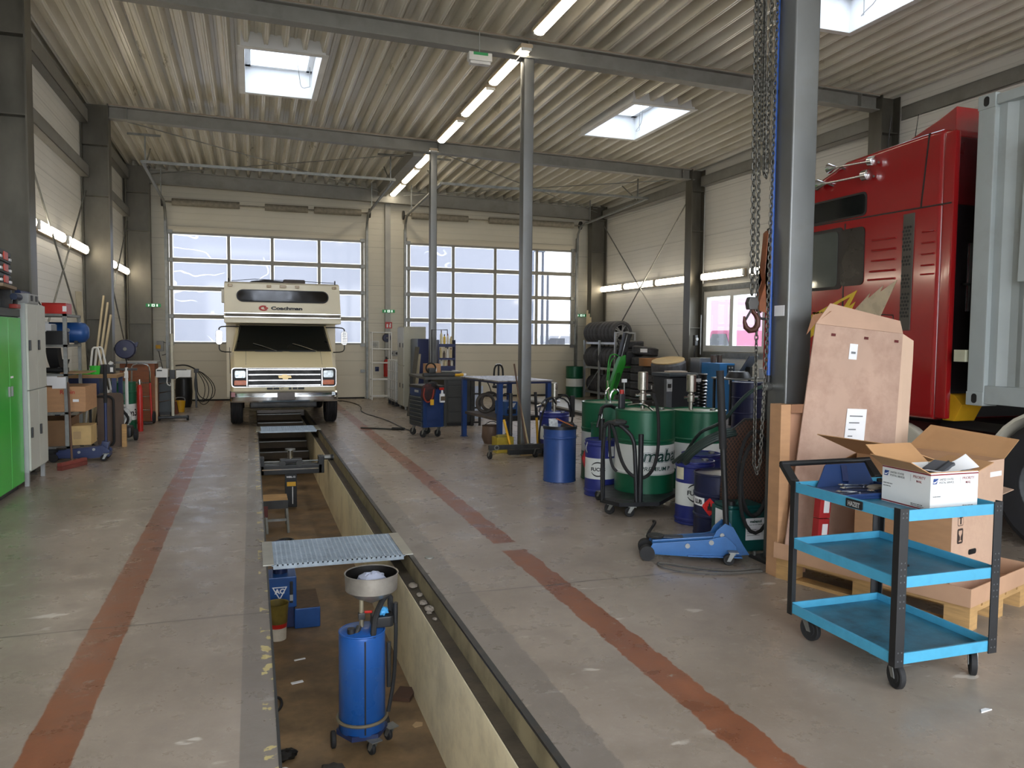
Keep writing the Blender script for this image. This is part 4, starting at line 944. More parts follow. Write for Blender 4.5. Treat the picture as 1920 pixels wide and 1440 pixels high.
# ---- brown cabinet, sack truck, gas bottle, green drum, vacuum, stand
t=thing('wooden_cabinet','reddish brown wooden cabinet below the dark blue cable reel','cabinet',(-2.0,16.45,0)); MB().box(-.35,.25,-.22,.4,0,1.09).build('carcass',brownwood,t,bevel=.004); MB().box(-.42,.30,-.26,.42,1.09,1.125).build('worktop',grey,t,bevel=.003); MB().box(.25,.29,-.2,-.16,.0,.85).build('edge_board',M('pale_board','#c6ad8e',.7),t)
t=thing('sack_truck','chrome and red sack truck before the brown cabinet','sack truck',(-1.93,15.75,0))
MB().tube([(-.16,0,.1),(-.16,0,1.02),(-.12,0,1.1),(.10,0,1.1),(.15,0,1.02),(.15,0,.75)],.014,8,smooth=1).build('frame',chrome,t); MB().cyl((.15,0,.75),(.17,-.0,.05),.018,n=10).build('red_rail',redp,t)
for z in (.25,.5,.75): MB().cyl((-.16,0,z),(.15,0,z),.010,n=8).build('crossbar',chrome,t)
MB().box(-.18,.2,-.2,.0,.02,.04).build('toe_plate',darksteel,t); 
for x in (-.2,.2): MB().lathe([(0,-.025),(.09,-.025),(.11,-.015),(.11,.015),(.09,.025),(0,.025)],20,(x,.06,.11),'x').build('wheel',rubber,t)
t=thing('gas_cylinder','red gas cylinder standing beside the green and white drum','gas cylinder',(-1.80,14.5,0)); MB().lathe([(0,0),(.042,0),(.045,.02),(.045,.68),(.035,.76),(.02,.79),(0,.79)],20).build('bottle',redp,t); MB().cyl((0,0,.79),(0,0,.88),.016,n=10).build('valve',chrome,t); MB().cyl((-.03,0,.84),(.03,0,.84),.014,n=8).build('valve_wheel',chrome,t)
dgreen=M('drum_green','#0f5a3d',.35,.1,.08,4,dirt='#0c3a2a',dirt_amt=.2); dwhite=M('drum_white','#d3d6d2',.4,0,.04,4,dirt='#a9aaa0',dirt_amt=.25); dblue=M('drum_blue','#263079',.35,.1,.1,4,dirt='#141c4c',dirt_amt=.3)
t=drum('oil_drum','small green and white drum on the left beside the red gas cylinder',-2.06,14.55,.0,.2,.84,[dgreen,dwhite,dgreen],[.20,.47],None,(.2,.8)); link('lettering',text('m3',.16,.001,.004,mapf=wrap(.2,.45,.27)),black,t)
t=thing('vacuum_cleaner','black wheeled vacuum machine wrapped in a clear bag on the left floor','vacuum cleaner',(-1.88,13.30,0)); MB().box(-.22,.12,-.15,.2,.05,.22).build('housing',black,t,bevel=.04); MB().ball((-.1,.0,.24),.13,(1,1,.7),jit=.04).build('motor_hood',black,t); MB().lathe([(0,-.03),(.07,-.03),(.09,-.02),(.09,.02),(.07,.03),(0,.03)],20,(.17,-.05,.09),'x').build('wheel',rubber,t); MB().lathe([(0,-.03),(.07,-.03),(.09,-.02),(.09,.02),(.07,.03),(0,.03)],20,(-.25,-.05,.09),'x').build('wheel',rubber,t)
MB().ball((-.02,.02,.37),.13,(1,.8,1.1),jit=.12).build('plastic_bag',M('milky_plastic','#b9bcbb',.25,0,.1,6),t,smooth=20); MB().tube([(.0,-.1,.2),(.1,-.12,.35),(-.03,-.1,.5),(-.0,-.05,.62)],.02,8,smooth=2).build('suction_hose',rubber,t)
MB().cyl((-.05,-.12,.12),(.08,-.1,.42),.016,n=10).build('tube',white,t)
t=thing('support_stand','white post with dark cross handle behind the black vacuum machine','stand',(-1.93,14.0,0)); MB().cyl((0,0,.03),(0,0,1.10),.025,n=12).build('post',white,t); MB().box(-.26,.16,-.02,.02,1.05,1.09).build('cross_handle',darksteel,t,bevel=.005); MB().box(-.03,.03,-.05,-.02,.93,1.03).build('clamp',white,t); MB().lathe([(0,0),(.16,0),(.15,.03),(0,.03)],20).build('foot_plate',darksteel,t)
# ---- headlight tester in front of the left door
t=thing('headlamp_tester','white headlamp tester on a black wheeled base left of the motorhome','test device',(-1.44,16.2,0))
MB().cyl((0,0,.08),(0,0,1.66),.028,n=14).build('column',M('pale_tube','#c9c6b4',.4),t); MB().box(-.26,.27,-.07,.05,.04,.09).build('base_bar',black,t,bevel=.015)
for x in (-.24,.26): MB().lathe([(0,-.02),(.045,-.02),(.05,0),(.045,.02),(0,.02)],16,(x,-.01,.05),'x').build('roller',rubber,t)
MB().box(-.05,.05,-.07,.06,.80,.97).build('carriage',black,t,bevel=.01); MB().prism([(-.28,.83),(-.07,.83),(-.07,.99),(-.19,.99),(-.22,1.03),(-.26,.99),(-.28,.99)],'y',-.1,.2).build('lens_box',white,t,bevel=.01); MB().prism([(.07,.80),(.12,.83),(.33,.83),(.335,.965),(.07,.965)],'y',-.08,.15).build('optic_box',white,t,bevel=.01); MB().box(.06,.25,-.02,.05,.965,.98).build('lid_bar',black,t); MB().box(-.26,-.17,-.103,-.1,.95,.975).build('name_plate',black,t)
MB().tube([(-.09,.0,.83),(-.1,.0,.7),(-.03,.0,.66),(-.03,.0,.72)],.012,6,smooth=1).build('hook_arm',white,t)
t=thing('wire_trolley','grey box trolley with chrome rails behind the headlamp tester','trolley',(-1.62,16.9,0)); MB().box(-.18,.12,0,.4,.1,.82).build('body',M('slate_box','#41484a',.5),t,bevel=.01)
for z in (.3,.48,.66,.78): MB().tube([(-.18,-.02,z),(-.02,-.02,z+.02),(.13,-.02,z+.05),(.14,.3,z+.05)],.009,6).build('rail',chrome,t)
for x in (-.15,.09): MB().lathe([(0,-.02),(.05,-.02),(.05,.02),(0,.02)],14,(x,.05,.05),'x').build('wheel',rubber,t)
MB().box(-.13,.08,.03,.35,.04,.1).build('underframe',darksteel,t)
t=thing('rain_barrel','black plastic barrel in front of the left roller door','barrel',(-1.47,19.2,0)); MB().lathe([(0,0),(.14,0),(.17,.1),(.185,.35),(.175,.6),(.165,.68),(.155,.68),(.16,.6),(0,.58)],28).build('body',black,t); MB().torus((0,0,.66),.17,.012).build('rim',black,t)
t=thing('hose_bundle','bundle of black hoses looped beside the black barrel','hose',(-1.2,19.0,0))
MB().tube([(-.42,.0,.95),(-.2,.0,.97),(-.02,.0,.88),(.02,.0,.84)],.016,6,smooth=2).build('hose',rubber,t)
for k,(w,z0) in enumerate(((.12,.12),(.2,.10),(.28,.03),(.33,.16))): MB().tube([(.0,.02*k,.84),(w*.5,.02*k,.78),(w+.08,.02*k,.5),(w+.05,.02*k,.22),(w*.6,.02*k,z0),(w*.1,.02*k,z0+.12),(-.04+.02*k,.02*k,.5),(.0,.02*k,.84)],.009,6,smooth=2).build('hose',rubber,t)
MB().box(-.04,.06,-.03,.09,.79,.88).build('clamp',black,t,bevel=.01); MB().box(-.02,.02,-.02,.02,0,.85).build('support_post',black,t)
t=thing('mop_bucket','yellow bucket half hidden behind the headlamp tester','bucket',(-1.46,18.0,0)); MB().lathe([(0,0),(.085,0),(.11,.24),(.10,.24),(.08,.02),(0,.02)],20).build('body',yellow,t); MB().tube([(-.105,0,.23),(-.09,0,.31),(.09,0,.31),(.105,0,.23)],.006,6,smooth=1).build('handle',grey,t)
o=MB().prism([(-1.62,0),(-1.46,0),(-1.50,.25),(-1.58,.25)],'y',17.55,17.75).build('wheel_chock',M('rust_brown','#6d3a22',.7)); tag(o,'rusty brown wedge on the floor before the yellow bucket','wedge')
# ---- fittings on the end wall
t=thing('door_control','yellow and grey door control box on the wall left of the left roller door','control box',(-2.13,20.995,1.36)); MB().box(-.07,.08,-.09,0,-.12,.13).build('housing',grey,t,bevel=.01); MB().box(-.09,.02,-.13,-.09,-.06,.03).build('button_box',yellow,t,bevel=.006); MB().tube([(-.03,-.05,-.12),(.0,-.05,-.3),(.05,-.03,-.55)],.008,6,smooth=1).build('cable',black,t)
MB().tube([(.08,-.05,.1),(.16,-.05,.08),(.2,-.05,-.05),(.14,-.05,-.2),(.04,-.05,-.22)],.008,6,smooth=2).build('cable',black,t)
def exitsign(label,x,y,z,w=.33):
    t=thing('exit_sign',label,'exit sign',(x,y,z)); g=emit('exit_green','#1f6a3c',.35)
    MB().box(-w/2,w/2,-.03,0,-.04,.04).build('panel',g,t,bevel=.004); wm=emit('exit_white','#dfeee2',.5)
    MB().box(-.035,.035,-.034,-.03,-.03,.03).build('pictogram_field',wm,t); MB().prism([(-.02,0),(.0,.02),(.0,.008),(.02,.008),(.02,-.008),(.0,-.008),(.0,-.02)],'y',-.038,-.034).build('arrow',g,t)
    MB().box(.07,.10,-.034,-.03,-.028,.028).build('door_pictogram',wm,t); MB().prism([(-.012,-.028),(.005,-.028),(.012,.0),(.02,.012),(.0,.018),(-.004,.028),(-.014,.02),(-.008,.0)],'y',-.034,-.03).build('running_figure',wm,t).location=(-.1,0,0)
    MB().box(-.02,.02,0,.03,-.02,.02).build('bracket',grey,t)
    return t
exitsign('green exit sign at the left corner column',-2.22,20.55,2.34)
exitsign('green exit sign on the wall between the two roller doors',3.46,20.85,2.32)
exitsign('green exit sign right of the right roller door',9.05,20.95,2.31,.3)
t=thing('fire_sign','red fire extinguisher sign on the wall between the roller doors','safety sign',(3.465,20.87,1.95)); MB().box(-.09,.09,-.01,0,-.085,.085).build('plate',redp,t); wm=paper
MB().box(-.055,-.015,-.014,-.01,-.06,.03).build('extinguisher_pictogram',wm,t,bevel=.004); MB().prism([(.02,-.06),(.05,-.06),(.06,-.02),(.05,.0),(.065,.03),(.04,.06),(.03,.03),(.015,-.01)],'y',-.014,-.01).build('flame_pictogram',wm,t)
t=reel('cable_reel','small dark blue cable reel on the wall between the roller doors',(3.40,20.80,1.61),0,.11)
t=thing('fire_extinguisher','red fire extinguisher on the wall behind the white tube rack','fire extinguisher',(3.40,20.85,.58)); MB().lathe([(0,0),(.065,0),(.07,.01),(.07,.4),(.04,.46),(0,.47)],18).build('bottle',redp,t); MB().cyl((0,0,.46),(0,0,.53),.02,n=10).build('valve',black,t); MB().tube([(.02,-.02,.5),(.1,-.03,.45),(.1,-.03,.2)],.01,6,smooth=1).build('hose',black,t); MB().box(-.02,.02,.06,.15,.3,.4).build('wall_bracket',darksteel,t)
t=thing('tube_rack','white tubular rack standing against the wall right of the left roller door','rack',(2.95,20.35,0))
for x in (0,.5):
    for y in (0,.35): MB().cyl((x,y,0),(x,y,1.77),.018,n=10).build('upright',white,t)
for z in (.09,.53,.96,1.32,1.75):
    MB().tube([(0,0,z),(.5,0,z),(.5,.35,z),(0,.35,z)],.014,8,closed=True).build('shelf_frame',white,t)
t=thing('notice_frame','small framed notice on the wall behind the white tube rack','notice',(3.12,20.98,1.42)); MB().box(-.11,.11,-.015,0,-.11,.11).build('frame',white,t); MB().box(-.09,.09,-.018,-.015,-.09,.09).build('sheet',M('notice_grey','#b8b8b0',.6),t); MB().lathe([(0,-.021),(.05,-.021),(.05,-.018)],16,(0,0,0),'y').build('dial',grey,t)
t=thing('wall_socket','grey socket boxes on the wall above the wire cage container','socket',(3.62,20.99,1.2)); MB().box(-.13,.0,-.06,0,-.07,.07).build('housing',grey,t,bevel=.01); MB().box(.01,.14,-.06,0,-.07,.07).build('housing',grey,t,bevel=.01)
for x in (-.065,.075): MB().cyl((x,-.065,0),(x,-.058,0),.035,n=16).build('socket',black,t)
t=thing('blue_socket','small blue power socket low on the wall behind the white tube rack','socket',(3.17,20.99,.78)); MB().box(-.05,.05,-.06,0,-.06,.06).build('housing',navy,t,bevel=.008); MB().cyl((0,-.06,-.01),(0,-.1,-.02),.035,n=14).build('cap',navy,t)
t=thing('tool_tray','long black cable lying on the floor before the wire cage container','cable',(0,0,0)); MB().tube([(1.9,20.4,.01),(2.3,20.0,.01),(2.45,18.5,.01),(2.2,17.0,.01),(2.5,15.4,.01),(2.55,13.9,.01),(2.62,13.2,.01)],.009,6,smooth=2).build('cord',black,t); t.name='floor_cable'
t=thing('pry_bar','dark steel bar lying on the floor left of the tool trolley','bar',(0,0,0)); MB().cyl((1.83,14.0,.015),(2.35,13.65,.015),.014,n=8).build('shaft',darksteel,t); MB().cyl((2.33,13.66,.025),(2.52,13.52,.03),.025,n=10).build('grip',black,t)
# ================================================================ centre: between the doors
t=thing('wire_cage_container','white plastic tank in a wire cage behind the tall grey locker','tank container',(3.19,18.28,0)); MB().box(.02,1.0,.02,1.0,.14,1.06).build('tank',M('milky_tank','#c8cccb',.4,0,.05,4),t,bevel=.05)
for z in (.16,.38,.6,.82,1.07): MB().tube([(0,0,z),(1.02,0,z),(1.02,1.02,z),(0,1.02,z)],.012,6,closed=True).build('cage_ring',white,t)
for k in range(5):
    for a in ((0,.02+k*.25),(.02+k*.25,0)): MB().cyl((a[0],a[1],.12),(a[0],a[1],1.07),.010,n=6).build('cage_bar',white,t)
MB().box(0,1.02,0,1.02,.1,.13).build('pallet_deck',steel,t)
for y in (.06,.5,.95): MB().box(.0,1.0,y-.05,y+.05,0,.1).build('pallet_foot',black,t)
t=thing('locker','tall pale grey locker right of the wire cage container','locker',(3.24,17.4,0)); MB().box(0,.49,0,.76,.07,1.87).build('carcass',M('beige_locker','#b3b1a0',.5,0,.04,4),t,bevel=.004)
for z0,z1 in ((.09,.98),(1.0,1.85)):
    for y0,y1 in ((.01,.375),(.385,.75)):
        d=MB().box(-.018,.0,y0,y1,z0,z1).build('door',lg,t,bevel=.003); MB().box(-.032,-.018,y0+.02,y0+.05,z0+.4,z0+.5).build('latch',black,d)
for x in (.04,.45):
    for y in (.05,.71): MB().box(x-.02,x+.02,y-.02,y+.02,0,.07).build('foot',grey,t)
t=thing('tool_cupboard','narrow dark blue cupboard standing between grey locker and column','cupboard',(3.375,16.62,0)); MB().box(.012,.26,0,.72,.05,1.6).build('carcass',M('cupboard_navy','#18234f',.4,0,.1,4),t,bevel=.004); d=MB().box(0,.012,.0,.72,.06,1.59).build('door',M('cupboard_door','#76808f',.45,.1,.05,4),t,bevel=.003); MB().box(-.014,0,.06,.1,.72,.84).build('latch',black,d); MB().box(.02,.25,.02,.7,0,.05).build('plinth',black,t)
for k,(x0,x1,z1,l) in enumerate(((3.06,3.37,1.42,'longer dark plank leaning on the blue cupboard'),(3.17,3.40,1.27,'shorter grey plank leaning on the blue cupboard'))):
    o=MB().bar((x0,15.9+.1*k,.02),(x1,16.58,z1),.09,.03).build('plank',M('dark_plank','#4d4a42',.7) if k==0 else M('plank_grey')); tag(o,l,'plank')
# ---- dark workbench
t=thing('workbench','dark grey workbench with drawers behind the blue tool trolley','workbench',(2.98,14.0,0)); dk=M('bench_grey','#3b3c3a',.5,.1,.12,5); MB().box(0,.96,-.03,1.5,.86,.905).build('benchtop',M('bench_top_dark','#4a4a46',.5,.1,.2,6),t,bevel=.005); MB().box(.42,.95,0,1.3,.06,.86).build('carcass',dk,t)
for z0,z1 in ((.08,.26),(.28,.52),(.54,.74),(.76,.84)): MB().box(.44,.93,-.012,0,z0,z1).build('drawer_front',dk,t,bevel=.004)
for x in (.03,.4):
    for y in (.05,1.4): MB().box(x-.03,x+.03,y-.03,y+.03,0,.86).build('leg',dk,t)
MB().box(.45,.94,.02,1.25,0,.06).build('plinth',black,t)
t=thing('slotted_upright','dark slotted steel frame standing beside the workbench','frame',(3.95,13.95,0))
for x in (-.09,.06): MB().box(x-.02,x+.02,-.02,.02,0,.86).build('upright',darksteel,t)
for z in (.05,.32,.58,.83): MB().box(-.07,.04,-.02,.02,z,z+.03).build('rung',darksteel,t)
t=thing('bottle_rack','dark blue metal rack holding spray bottles on the dark workbench','rack',(3.70,15.25,.905)); nv=M('cupboard_navy')
MB().box(-.16,.17,0,.2,0,.16).build('rack_base',nv,t,bevel=.003)
for z in (.32,.60): MB().box(-.16,.17,0,.2,z-.06 if z>.4 else z-.04,z).build('shelf_board',nv,t)
for x in (-.165,.165): MB().box(x-.008,x+.008,-.005,.2,0,.68).build('side_panel',nv,t)
MB().tube([(-.29,.1,.0),(-.29,.1,.88),(.03,.1,.88),(.03,.1,.6)],.012,6).build('tube_frame',black,t)
bc=[('#cfc7a4','#7a4a2c'),('#d4b23c','#2a2a2a'),('#d8d3c2','#8a2d22'),('#bfae7a','#c9a227'),('#54483c','#222222'),('#d9d6cd','#3a3a3a'),('#c8b68a','#7a2620'),('#5c2f28','#d8d8d8'),('#d7d2c0','#c4a030')]
def bottle(label,loc,k,h=.2,r=.028,spray=False):
    c1,c2=bc[k%len(bc)]; t=thing('spray_bottle' if spray else 'bottle',label,'bottle',loc)
    MB().lathe([(0,0),(r,0),(r,h*.6),(r*.9,h*.7),(r*.4,h*.8),(r*.4,h*.85)],16).build('body',M('bottle_'+c1,c1,.35),t)
    MB().cyl((0,0,h*.84),(0,0,h),r*.42,n=12).build('cap',M('cap_'+c2,c2,.4),t)
    if spray: MB().box(-.05,.02,-.012,.012,h*.95,h*1.08).build('trigger_head',M('cap_'+c2,c2,.4),t,bevel=.004)
    return t
for k,x in enumerate((3.60,3.665,3.735,3.80)): bottle('bottle on the top board of the blue bottle rack, '+ORD[k]+' from the left',(x,15.33,1.505),k,(.27,.19,.2,.15)[k])
for k,x in enumerate((3.59,3.66,3.73,3.80)): bottle('bottle on the middle board of the blue bottle rack, '+ORD[k]+' from the left',(x,15.33,1.225),k+3,(.2,.14,.21,.2)[k],.027,k==2)
for k,x in enumerate((3.60,3.68,3.76,3.82)): bottle('bottle on the lowest board of the blue bottle rack, '+ORD[k]+' from the left',(x,15.33,1.065),k+5,(.13,.14,.15,.14)[k],.028)
t=carton('carton','small brown carton with white label on the dark workbench',3.13,3.41,14.55,14.85,.905,1.13,card,lab=[(-.04,.06,.08,.15)])
t=thing('bench_vise','heavy dark bench vise lying along the dark workbench','vise',(3.25,14.25,.905)); MB().box(-.25,.35,-.08,.08,0,.07).build('base',darksteel,t,bevel=.02); MB().box(-.15,-.02,-.09,.09,.06,.16).build('jaw',darksteel,t,bevel=.02); MB().torus((-.1,.0,.16),.09,.015,'y',20,8).build('hose_loop',rubber,t); MB().cyl((.1,.0,.09),(.5,.05,.08),.02,n=10).build('spindle',steel,t)
t=thing('cleaning_cloth_box','blue box on the right end of the dark workbench','box',(3.72,14.7,.905)); MB().box(-.06,.08,-.1,.1,0,.08).build('body',M('box_blue','#26459a',.5),t,bevel=.006); MB().box(-.04,.06,-.08,.08,.08,.095).build('lid',paper,t)
t=thing('sealant_cartridge','yellow and white cartridge lying on the dark workbench','cartridge',(3.66,14.2,.935)); MB().cyl((-.12,0,0),(.10,0,0),.028,n=14).build('tube',yellow,t); MB().cyl((.10,0,0),(.15,0,0),.028,n=14).build('end',paper,t)
# ---- blue tool trolley
TT=thing('tool_trolley','dark blue drawer trolley on castors left of the steel table','tool trolley',(2.61,12.40,0),.19)
tb=M('trolley_blue','#1d3768',.35,.1,.08,4); td=M('drawer_dark','#3a4146',.4,.2,.1,5)
MB().box(.012,.37,0,.56,.17,.80).build('carcass',tb,TT,bevel=.006); MB().box(-.01,.38,-.01,.57,.80,.85).build('top_tray',darksteel,TT,bevel=.012); MB().box(0,.015,.01,.55,.69,.80).build('front_panel',tb,TT)
MB().box(-.004,.0,.18,.34,.73,.77).build('name_plate',grey,TT)
zs=[.18,.27,.345,.41,.475,.54,.605,.67]
for a,c in zip(zs,zs[1:]):
    d=MB().box(-.015,.012,.03,.53,a+.005,c-.005).build('drawer',td,TT,bevel=.004); MB().box(-.022,-.012,.05,.51,c-.018,c-.008).build('drawer_pull',steel,d)
for x in (.10,.28):
    for z in (.25,.42,.56): MB().cyl((x,-.004,z),(x,.002,z),.009,n=8).build('rivet',grey,TT)
MB().box(.07,.31,-.006,0,.20,.62).build('side_panel',M('panel_blue','#1d325e',.4),TT)
for x,y in ((.06,.07),(.32,.07),(.06,.5),(.32,.5)): caster(TT,x,y,.17,.06,.03,.5)
t=thing('tool_bag','dark red and black tool bag hanging over the side of the blue trolley','bag',(2.66,12.30,.58),.19); MB().ball((.03,.02,.16),.13,(1.0,.45,1.15),jit=.12).build('bag',M('bag_dark','#2b2024',.8,0,.4,12,dirt='#6d2a1e',dirt_amt=.6),t,smooth=20); MB().tube([(-.06,-.04,.24),(-.09,-.05,.1),(-.02,-.06,-.0),(.07,-.05,.06),(.1,-.04,.22)],.012,6,smooth=2).build('strap',M('strap_red','#8a3020',.7),t); MB().ball((.1,.05,.27),.09,(1.3,.6,.8),jit=.15).build('glove',black,t,smooth=20); MB().box(.02,.08,-.085,-.08,-.03,.06).build('tag',yellow,t)
t=thing('spray_bottle','white spray bottle with red trigger hanging on the blue trolley','spray bottle',(2.92,12.36,.58),.2); MB().prism(rbox2(.09,.07,.03),'z',0,.14).build('body',paper,t,bevel=.008); MB().cyl((0,0,.14),(0,0,.20),.022,r2=.014,n=12).build('neck',paper,t); MB().box(-.05,.03,-.015,.015,.20,.24).build('trigger_head',redp,t,bevel=.006); MB().box(-.04,.04,-.04,-.036,.03,.10).build('label',M('label_brown','#5b4d3c',.6),t)
# ---- steel table
ang=.12; c_,s_=math.cos(ang),math.sin(ang)
ST=thing('steel_table','blue-legged steel table with scuffed bright top left of the tall column','table',(3.47,11.05,0),ang)
MB().box(-.02,.90,-.02,1.50,.975,.995).build('tabletop',M('scuffed_top','#a9a7a3',.3,.5,.25,4,dirt='#6b6763',dirt_amt=.5),ST,bevel=.003); MB().box(0,.88,0,1.48,.945,.975).build('top_frame',navy,ST)
lb=M('leg_blue','#23427a',.4,.1,.08,4)
for x,y in ((.03,.03),(.85,.03),(.03,1.45),(.85,1.45)):
    MB().box(x-.035,x+.035,y-.035,y+.035,.01,.945).build('leg',lb,ST); MB().box(x-.05,x+.05,y-.05,y+.05,0,.01).build('foot_plate',lb,ST)
MB().box(.03,.85,.05,1.43,.38,.42).build('lower_shelf',M('shelf_wood_dark','#574d44',.7,0,.2,5),ST)
MB().box(.06,.82,.0,.03,.40,.46).build('cross_rail',darksteel,ST)
t=thing('welding_unit','blue welding unit on the lower shelf of the steel table','machine',(3.80,11.75,.42),.12); MB().box(-.09,.12,-.2,.2,0,.22).build('housing',M('unit_blue','#345d98',.4),t,bevel=.01); MB().box(-.06,.09,-.205,-.2,.03,.10).build('vent',black,t); MB().prism([(-.05,.13),(.05,.13),(.09,.2),(.0,.19)],'y',-.205,-.2).build('emblem',paper,t); MB().tube([(-.08,-.02,.21),(-.06,-.02,.33),(.09,-.02,.33),(.11,-.02,.21)],.012,6,smooth=1).build('handle',black,t)
t=thing('hose_ring','dark corrugated hose coiled in a ring on the table shelf','hose',(3.56,12.05,.42)); MB().torus((0,0,.165),.14,.026,'y',40,10).build('ring',M('hose_dark','#4a433d',.7,bump=.5),t); MB().torus((.14,.2,.17),.145,.024,'y',36,10).build('ring',M('hose_dark'),t)
t=thing('paint_pot','brown pot below the lower shelf of the steel table','pot',(3.52,11.55,0)); MB().lathe([(0,0),(.12,0),(.16,.1),(.15,.27),(.16,.28),(.14,.28),(.13,.1),(0,.05)],24).build('body',M('pot_brown','#6b5647',.6,.2,.2,5),t); MB().tube([(-.15,0,.27),(0,0,.36),(.15,0,.27)],.006,6,smooth=1).build('handle',darksteel,t)
# ---- things around the tall column
t=thing('yellow_crate','yellow plastic crate beside the foot of the tall column','crate',(3.40,10.62,0),.05); yc=M('crate_yellow','#b39c33',.5,0,.15,6,dirt='#6d5e22',dirt_amt=.4)
b=MB().box(-.13,.13,-.10,.10,.01,.03).box(-.13,-.12,-.1,.1,.03,.22).box(.12,.13,-.1,.1,.03,.22).box(-.13,.13,-.1,-.09,.03,.22).box(-.13,.13,.09,.1,.03,.22); b.build('body',yc,t); MB().box(-.14,.14,-.11,.11,.0,.012).build('base',yc,t); MB().box(-.10,.08,-.06,.05,.03,.25).build('contents',M('crate_load','#8c7f34',.7),t,bevel=.03)
def tool(name,label,p,q,r,m,extra=None):
    t=thing(name,label,name.split('_')[-1],(0,0,0)); MB().cyl(p,q,r,n=10).build('handle',m,t); 
    if extra: extra(t)
    return t
tool('broom','brown-handled broom leaning on the tall column','' or (3.62,10.22,.10),(3.475,10.36,1.27),.012,M('brown_stick'),lambda t:(MB().box(3.53,3.71,10.19,10.25,.06,.12).build('broom_head',wood,t,bevel=.006),MB().box(3.535,3.705,10.19,10.25,.0,.06).build('bristles',M('bristle_pale','#a58b5c',.9),t)))
tool('shovel','shovel with pale wooden handle leaning on the tall column',(3.69,10.28,.05),(3.53,10.36,.86),.014,M('ash_handle','#c7b28a',.6),lambda t:MB().prism([(3.60,.0),(3.76,.0),(3.74,.16),(3.62,.16)],'y',10.26,10.27).build('blade',steel,t))
tool('pry_lever','yellow lever bar standing left of the tall column',(3.43,10.3,.06),(3.36,10.45,.48),.018,yellow,lambda t:MB().box(3.41,3.49,10.25,10.33,.0,.12).build('foot',M('pale_label','#d9d4bd',.6),t,bevel=.01))
tool('sledge_hammer','yellow-shafted tool with black grip standing right of the tall column',(3.86,10.4,.04),(3.85,10.45,.50),.018,yellow,lambda t:(MB().cyl((3.85,10.45,.50),(3.845,10.5,.86),.022,n=12).build('grip',rubber,t),MB().box(3.80,3.92,10.35,10.45,0,.07).build('head',darksteel,t,bevel=.01)))
tool('steel_post','dark square bar standing left of the tall column',(3.55,10.72,.0),(3.555,10.74,.83),.028,darksteel)
t=thing('gearbox_lifter','low dark steel roller frame on castors before the steel table','roller frame',(3.0,9.98,0)); MB().box(0,.78,-.03,.03,.13,.19).build('beam',darksteel,t,bevel=.004); MB().box(.30,.72,.05,.13,.04,.11).build('lower_beam',black,t,bevel=.01); MB().torus((.10,-.035,.16),.028,.008,'y',16,6).build('ring',steel,t)
MB().box(.68,.76,-.02,.12,.06,.15).build('joint_plate',darksteel,t)
for x in (.03,.68): caster(t,x,0,.13,.05,.03,.3)
t=thing('upholstered_stool','black-backed shop stool with white back rim behind the steel table','stool',(5.36,17.0,0)); MB().tube([(-.1,.1,.5),(-.11,.1,.9),(-.06,.1,1.02),(.06,.1,1.02),(.11,.1,.9),(.1,.1,.5)],.022,8,smooth=1).build('backrest_frame',rubber,t); MB().box(-.02,.02,.09,.11,.5,1.0).build('back_strut',black,t); MB().lathe([(0,0),(.17,0),(.18,.03),(.16,.06),(0,.06)],24,(0,-.02,.5)).build('seat',black,t); MB().cyl((0,-.02,.05),(0,-.02,.5),.025,n=12).build('pillar',chrome,t)
MB().tube([(-.07,.1,1.03),(.0,.1,1.045),(.07,.1,1.03)],.012,6,smooth=1).build('rim',paper,t)
for a in range(5): MB().bar((0,-.02,.06),(.24*math.cos(a*1.257),-.02+.24*math.sin(a*1.257),.03),.03,.03).build('leg',black,t)
o=MB().box(4.12,4.44,15.2,15.23,0,.66).build('white_board',M('pale_blue_board','#b9c4d6',.4)); tag(o,'pale blue-white board standing on the floor behind the steel table','board')
t=thing('cable_stand','thin black cable hanging from the slotted frame to the floor','cable',(0,0,0)); MB().tube([(3.98,13.9,.87),(4.08,13.85,.87),(4.16,13.8,.75),(4.22,13.7,.4),(4.3,13.5,.02)],.010,6,smooth=2).build('cord',black,t)
# ================================================================ inspection pit
def grating(label,x0,x1,y0,y1,z=.004):
    t=thing('pit_grating',label,'grating',(0,0,0)); gm=M('grating_zinc','#97a3ad',.4,.5,.12,8)
    b=MB(); n=int((y1-y0)/.034)
    b.box(x0+.04,x1-.04,y0,y0+.004,z-.03,z+.006).box(x0+.04,x1-.04,y1-.004,y1,z-.03,z+.006)
    for k in range(1,n): y=y0+(y1-y0)*k/n; b.box(x0+.04,x1-.04,y-.002,y+.002,z-.02,z+.006)
    m=int((x1-x0)/.034)
    for k in range(1,m): x=x0+(x1-x0)*k/m; b.box(x-.006,x+.006,y0,y1,z-.006,z+.004)
    b.build('grid',gm,t,smooth=0)
    MB().box(x0+.04,x1-.04,y0+.004,y1-.004,z-.03,z-.026).build('tread_plate',M('tread','#75818b',.5,.5,.2,20),t,smooth=0)
    for a,c in ((x0-.03,x0+.045),(x1-.045,x1+.03)): MB().box(a,c,y0,y1,z-.0,z+.008).build('end_angle',M('angle_zinc','#a8a69b',.45,.4,.1,6),t)
    return t
grating('near galvanised walkway grating laid across the pit',PX0,PX1,5.70,6.36); grating('far walkway grating laid across the pit in front of the motorhome',PX0,PX1,13.95,14.65)
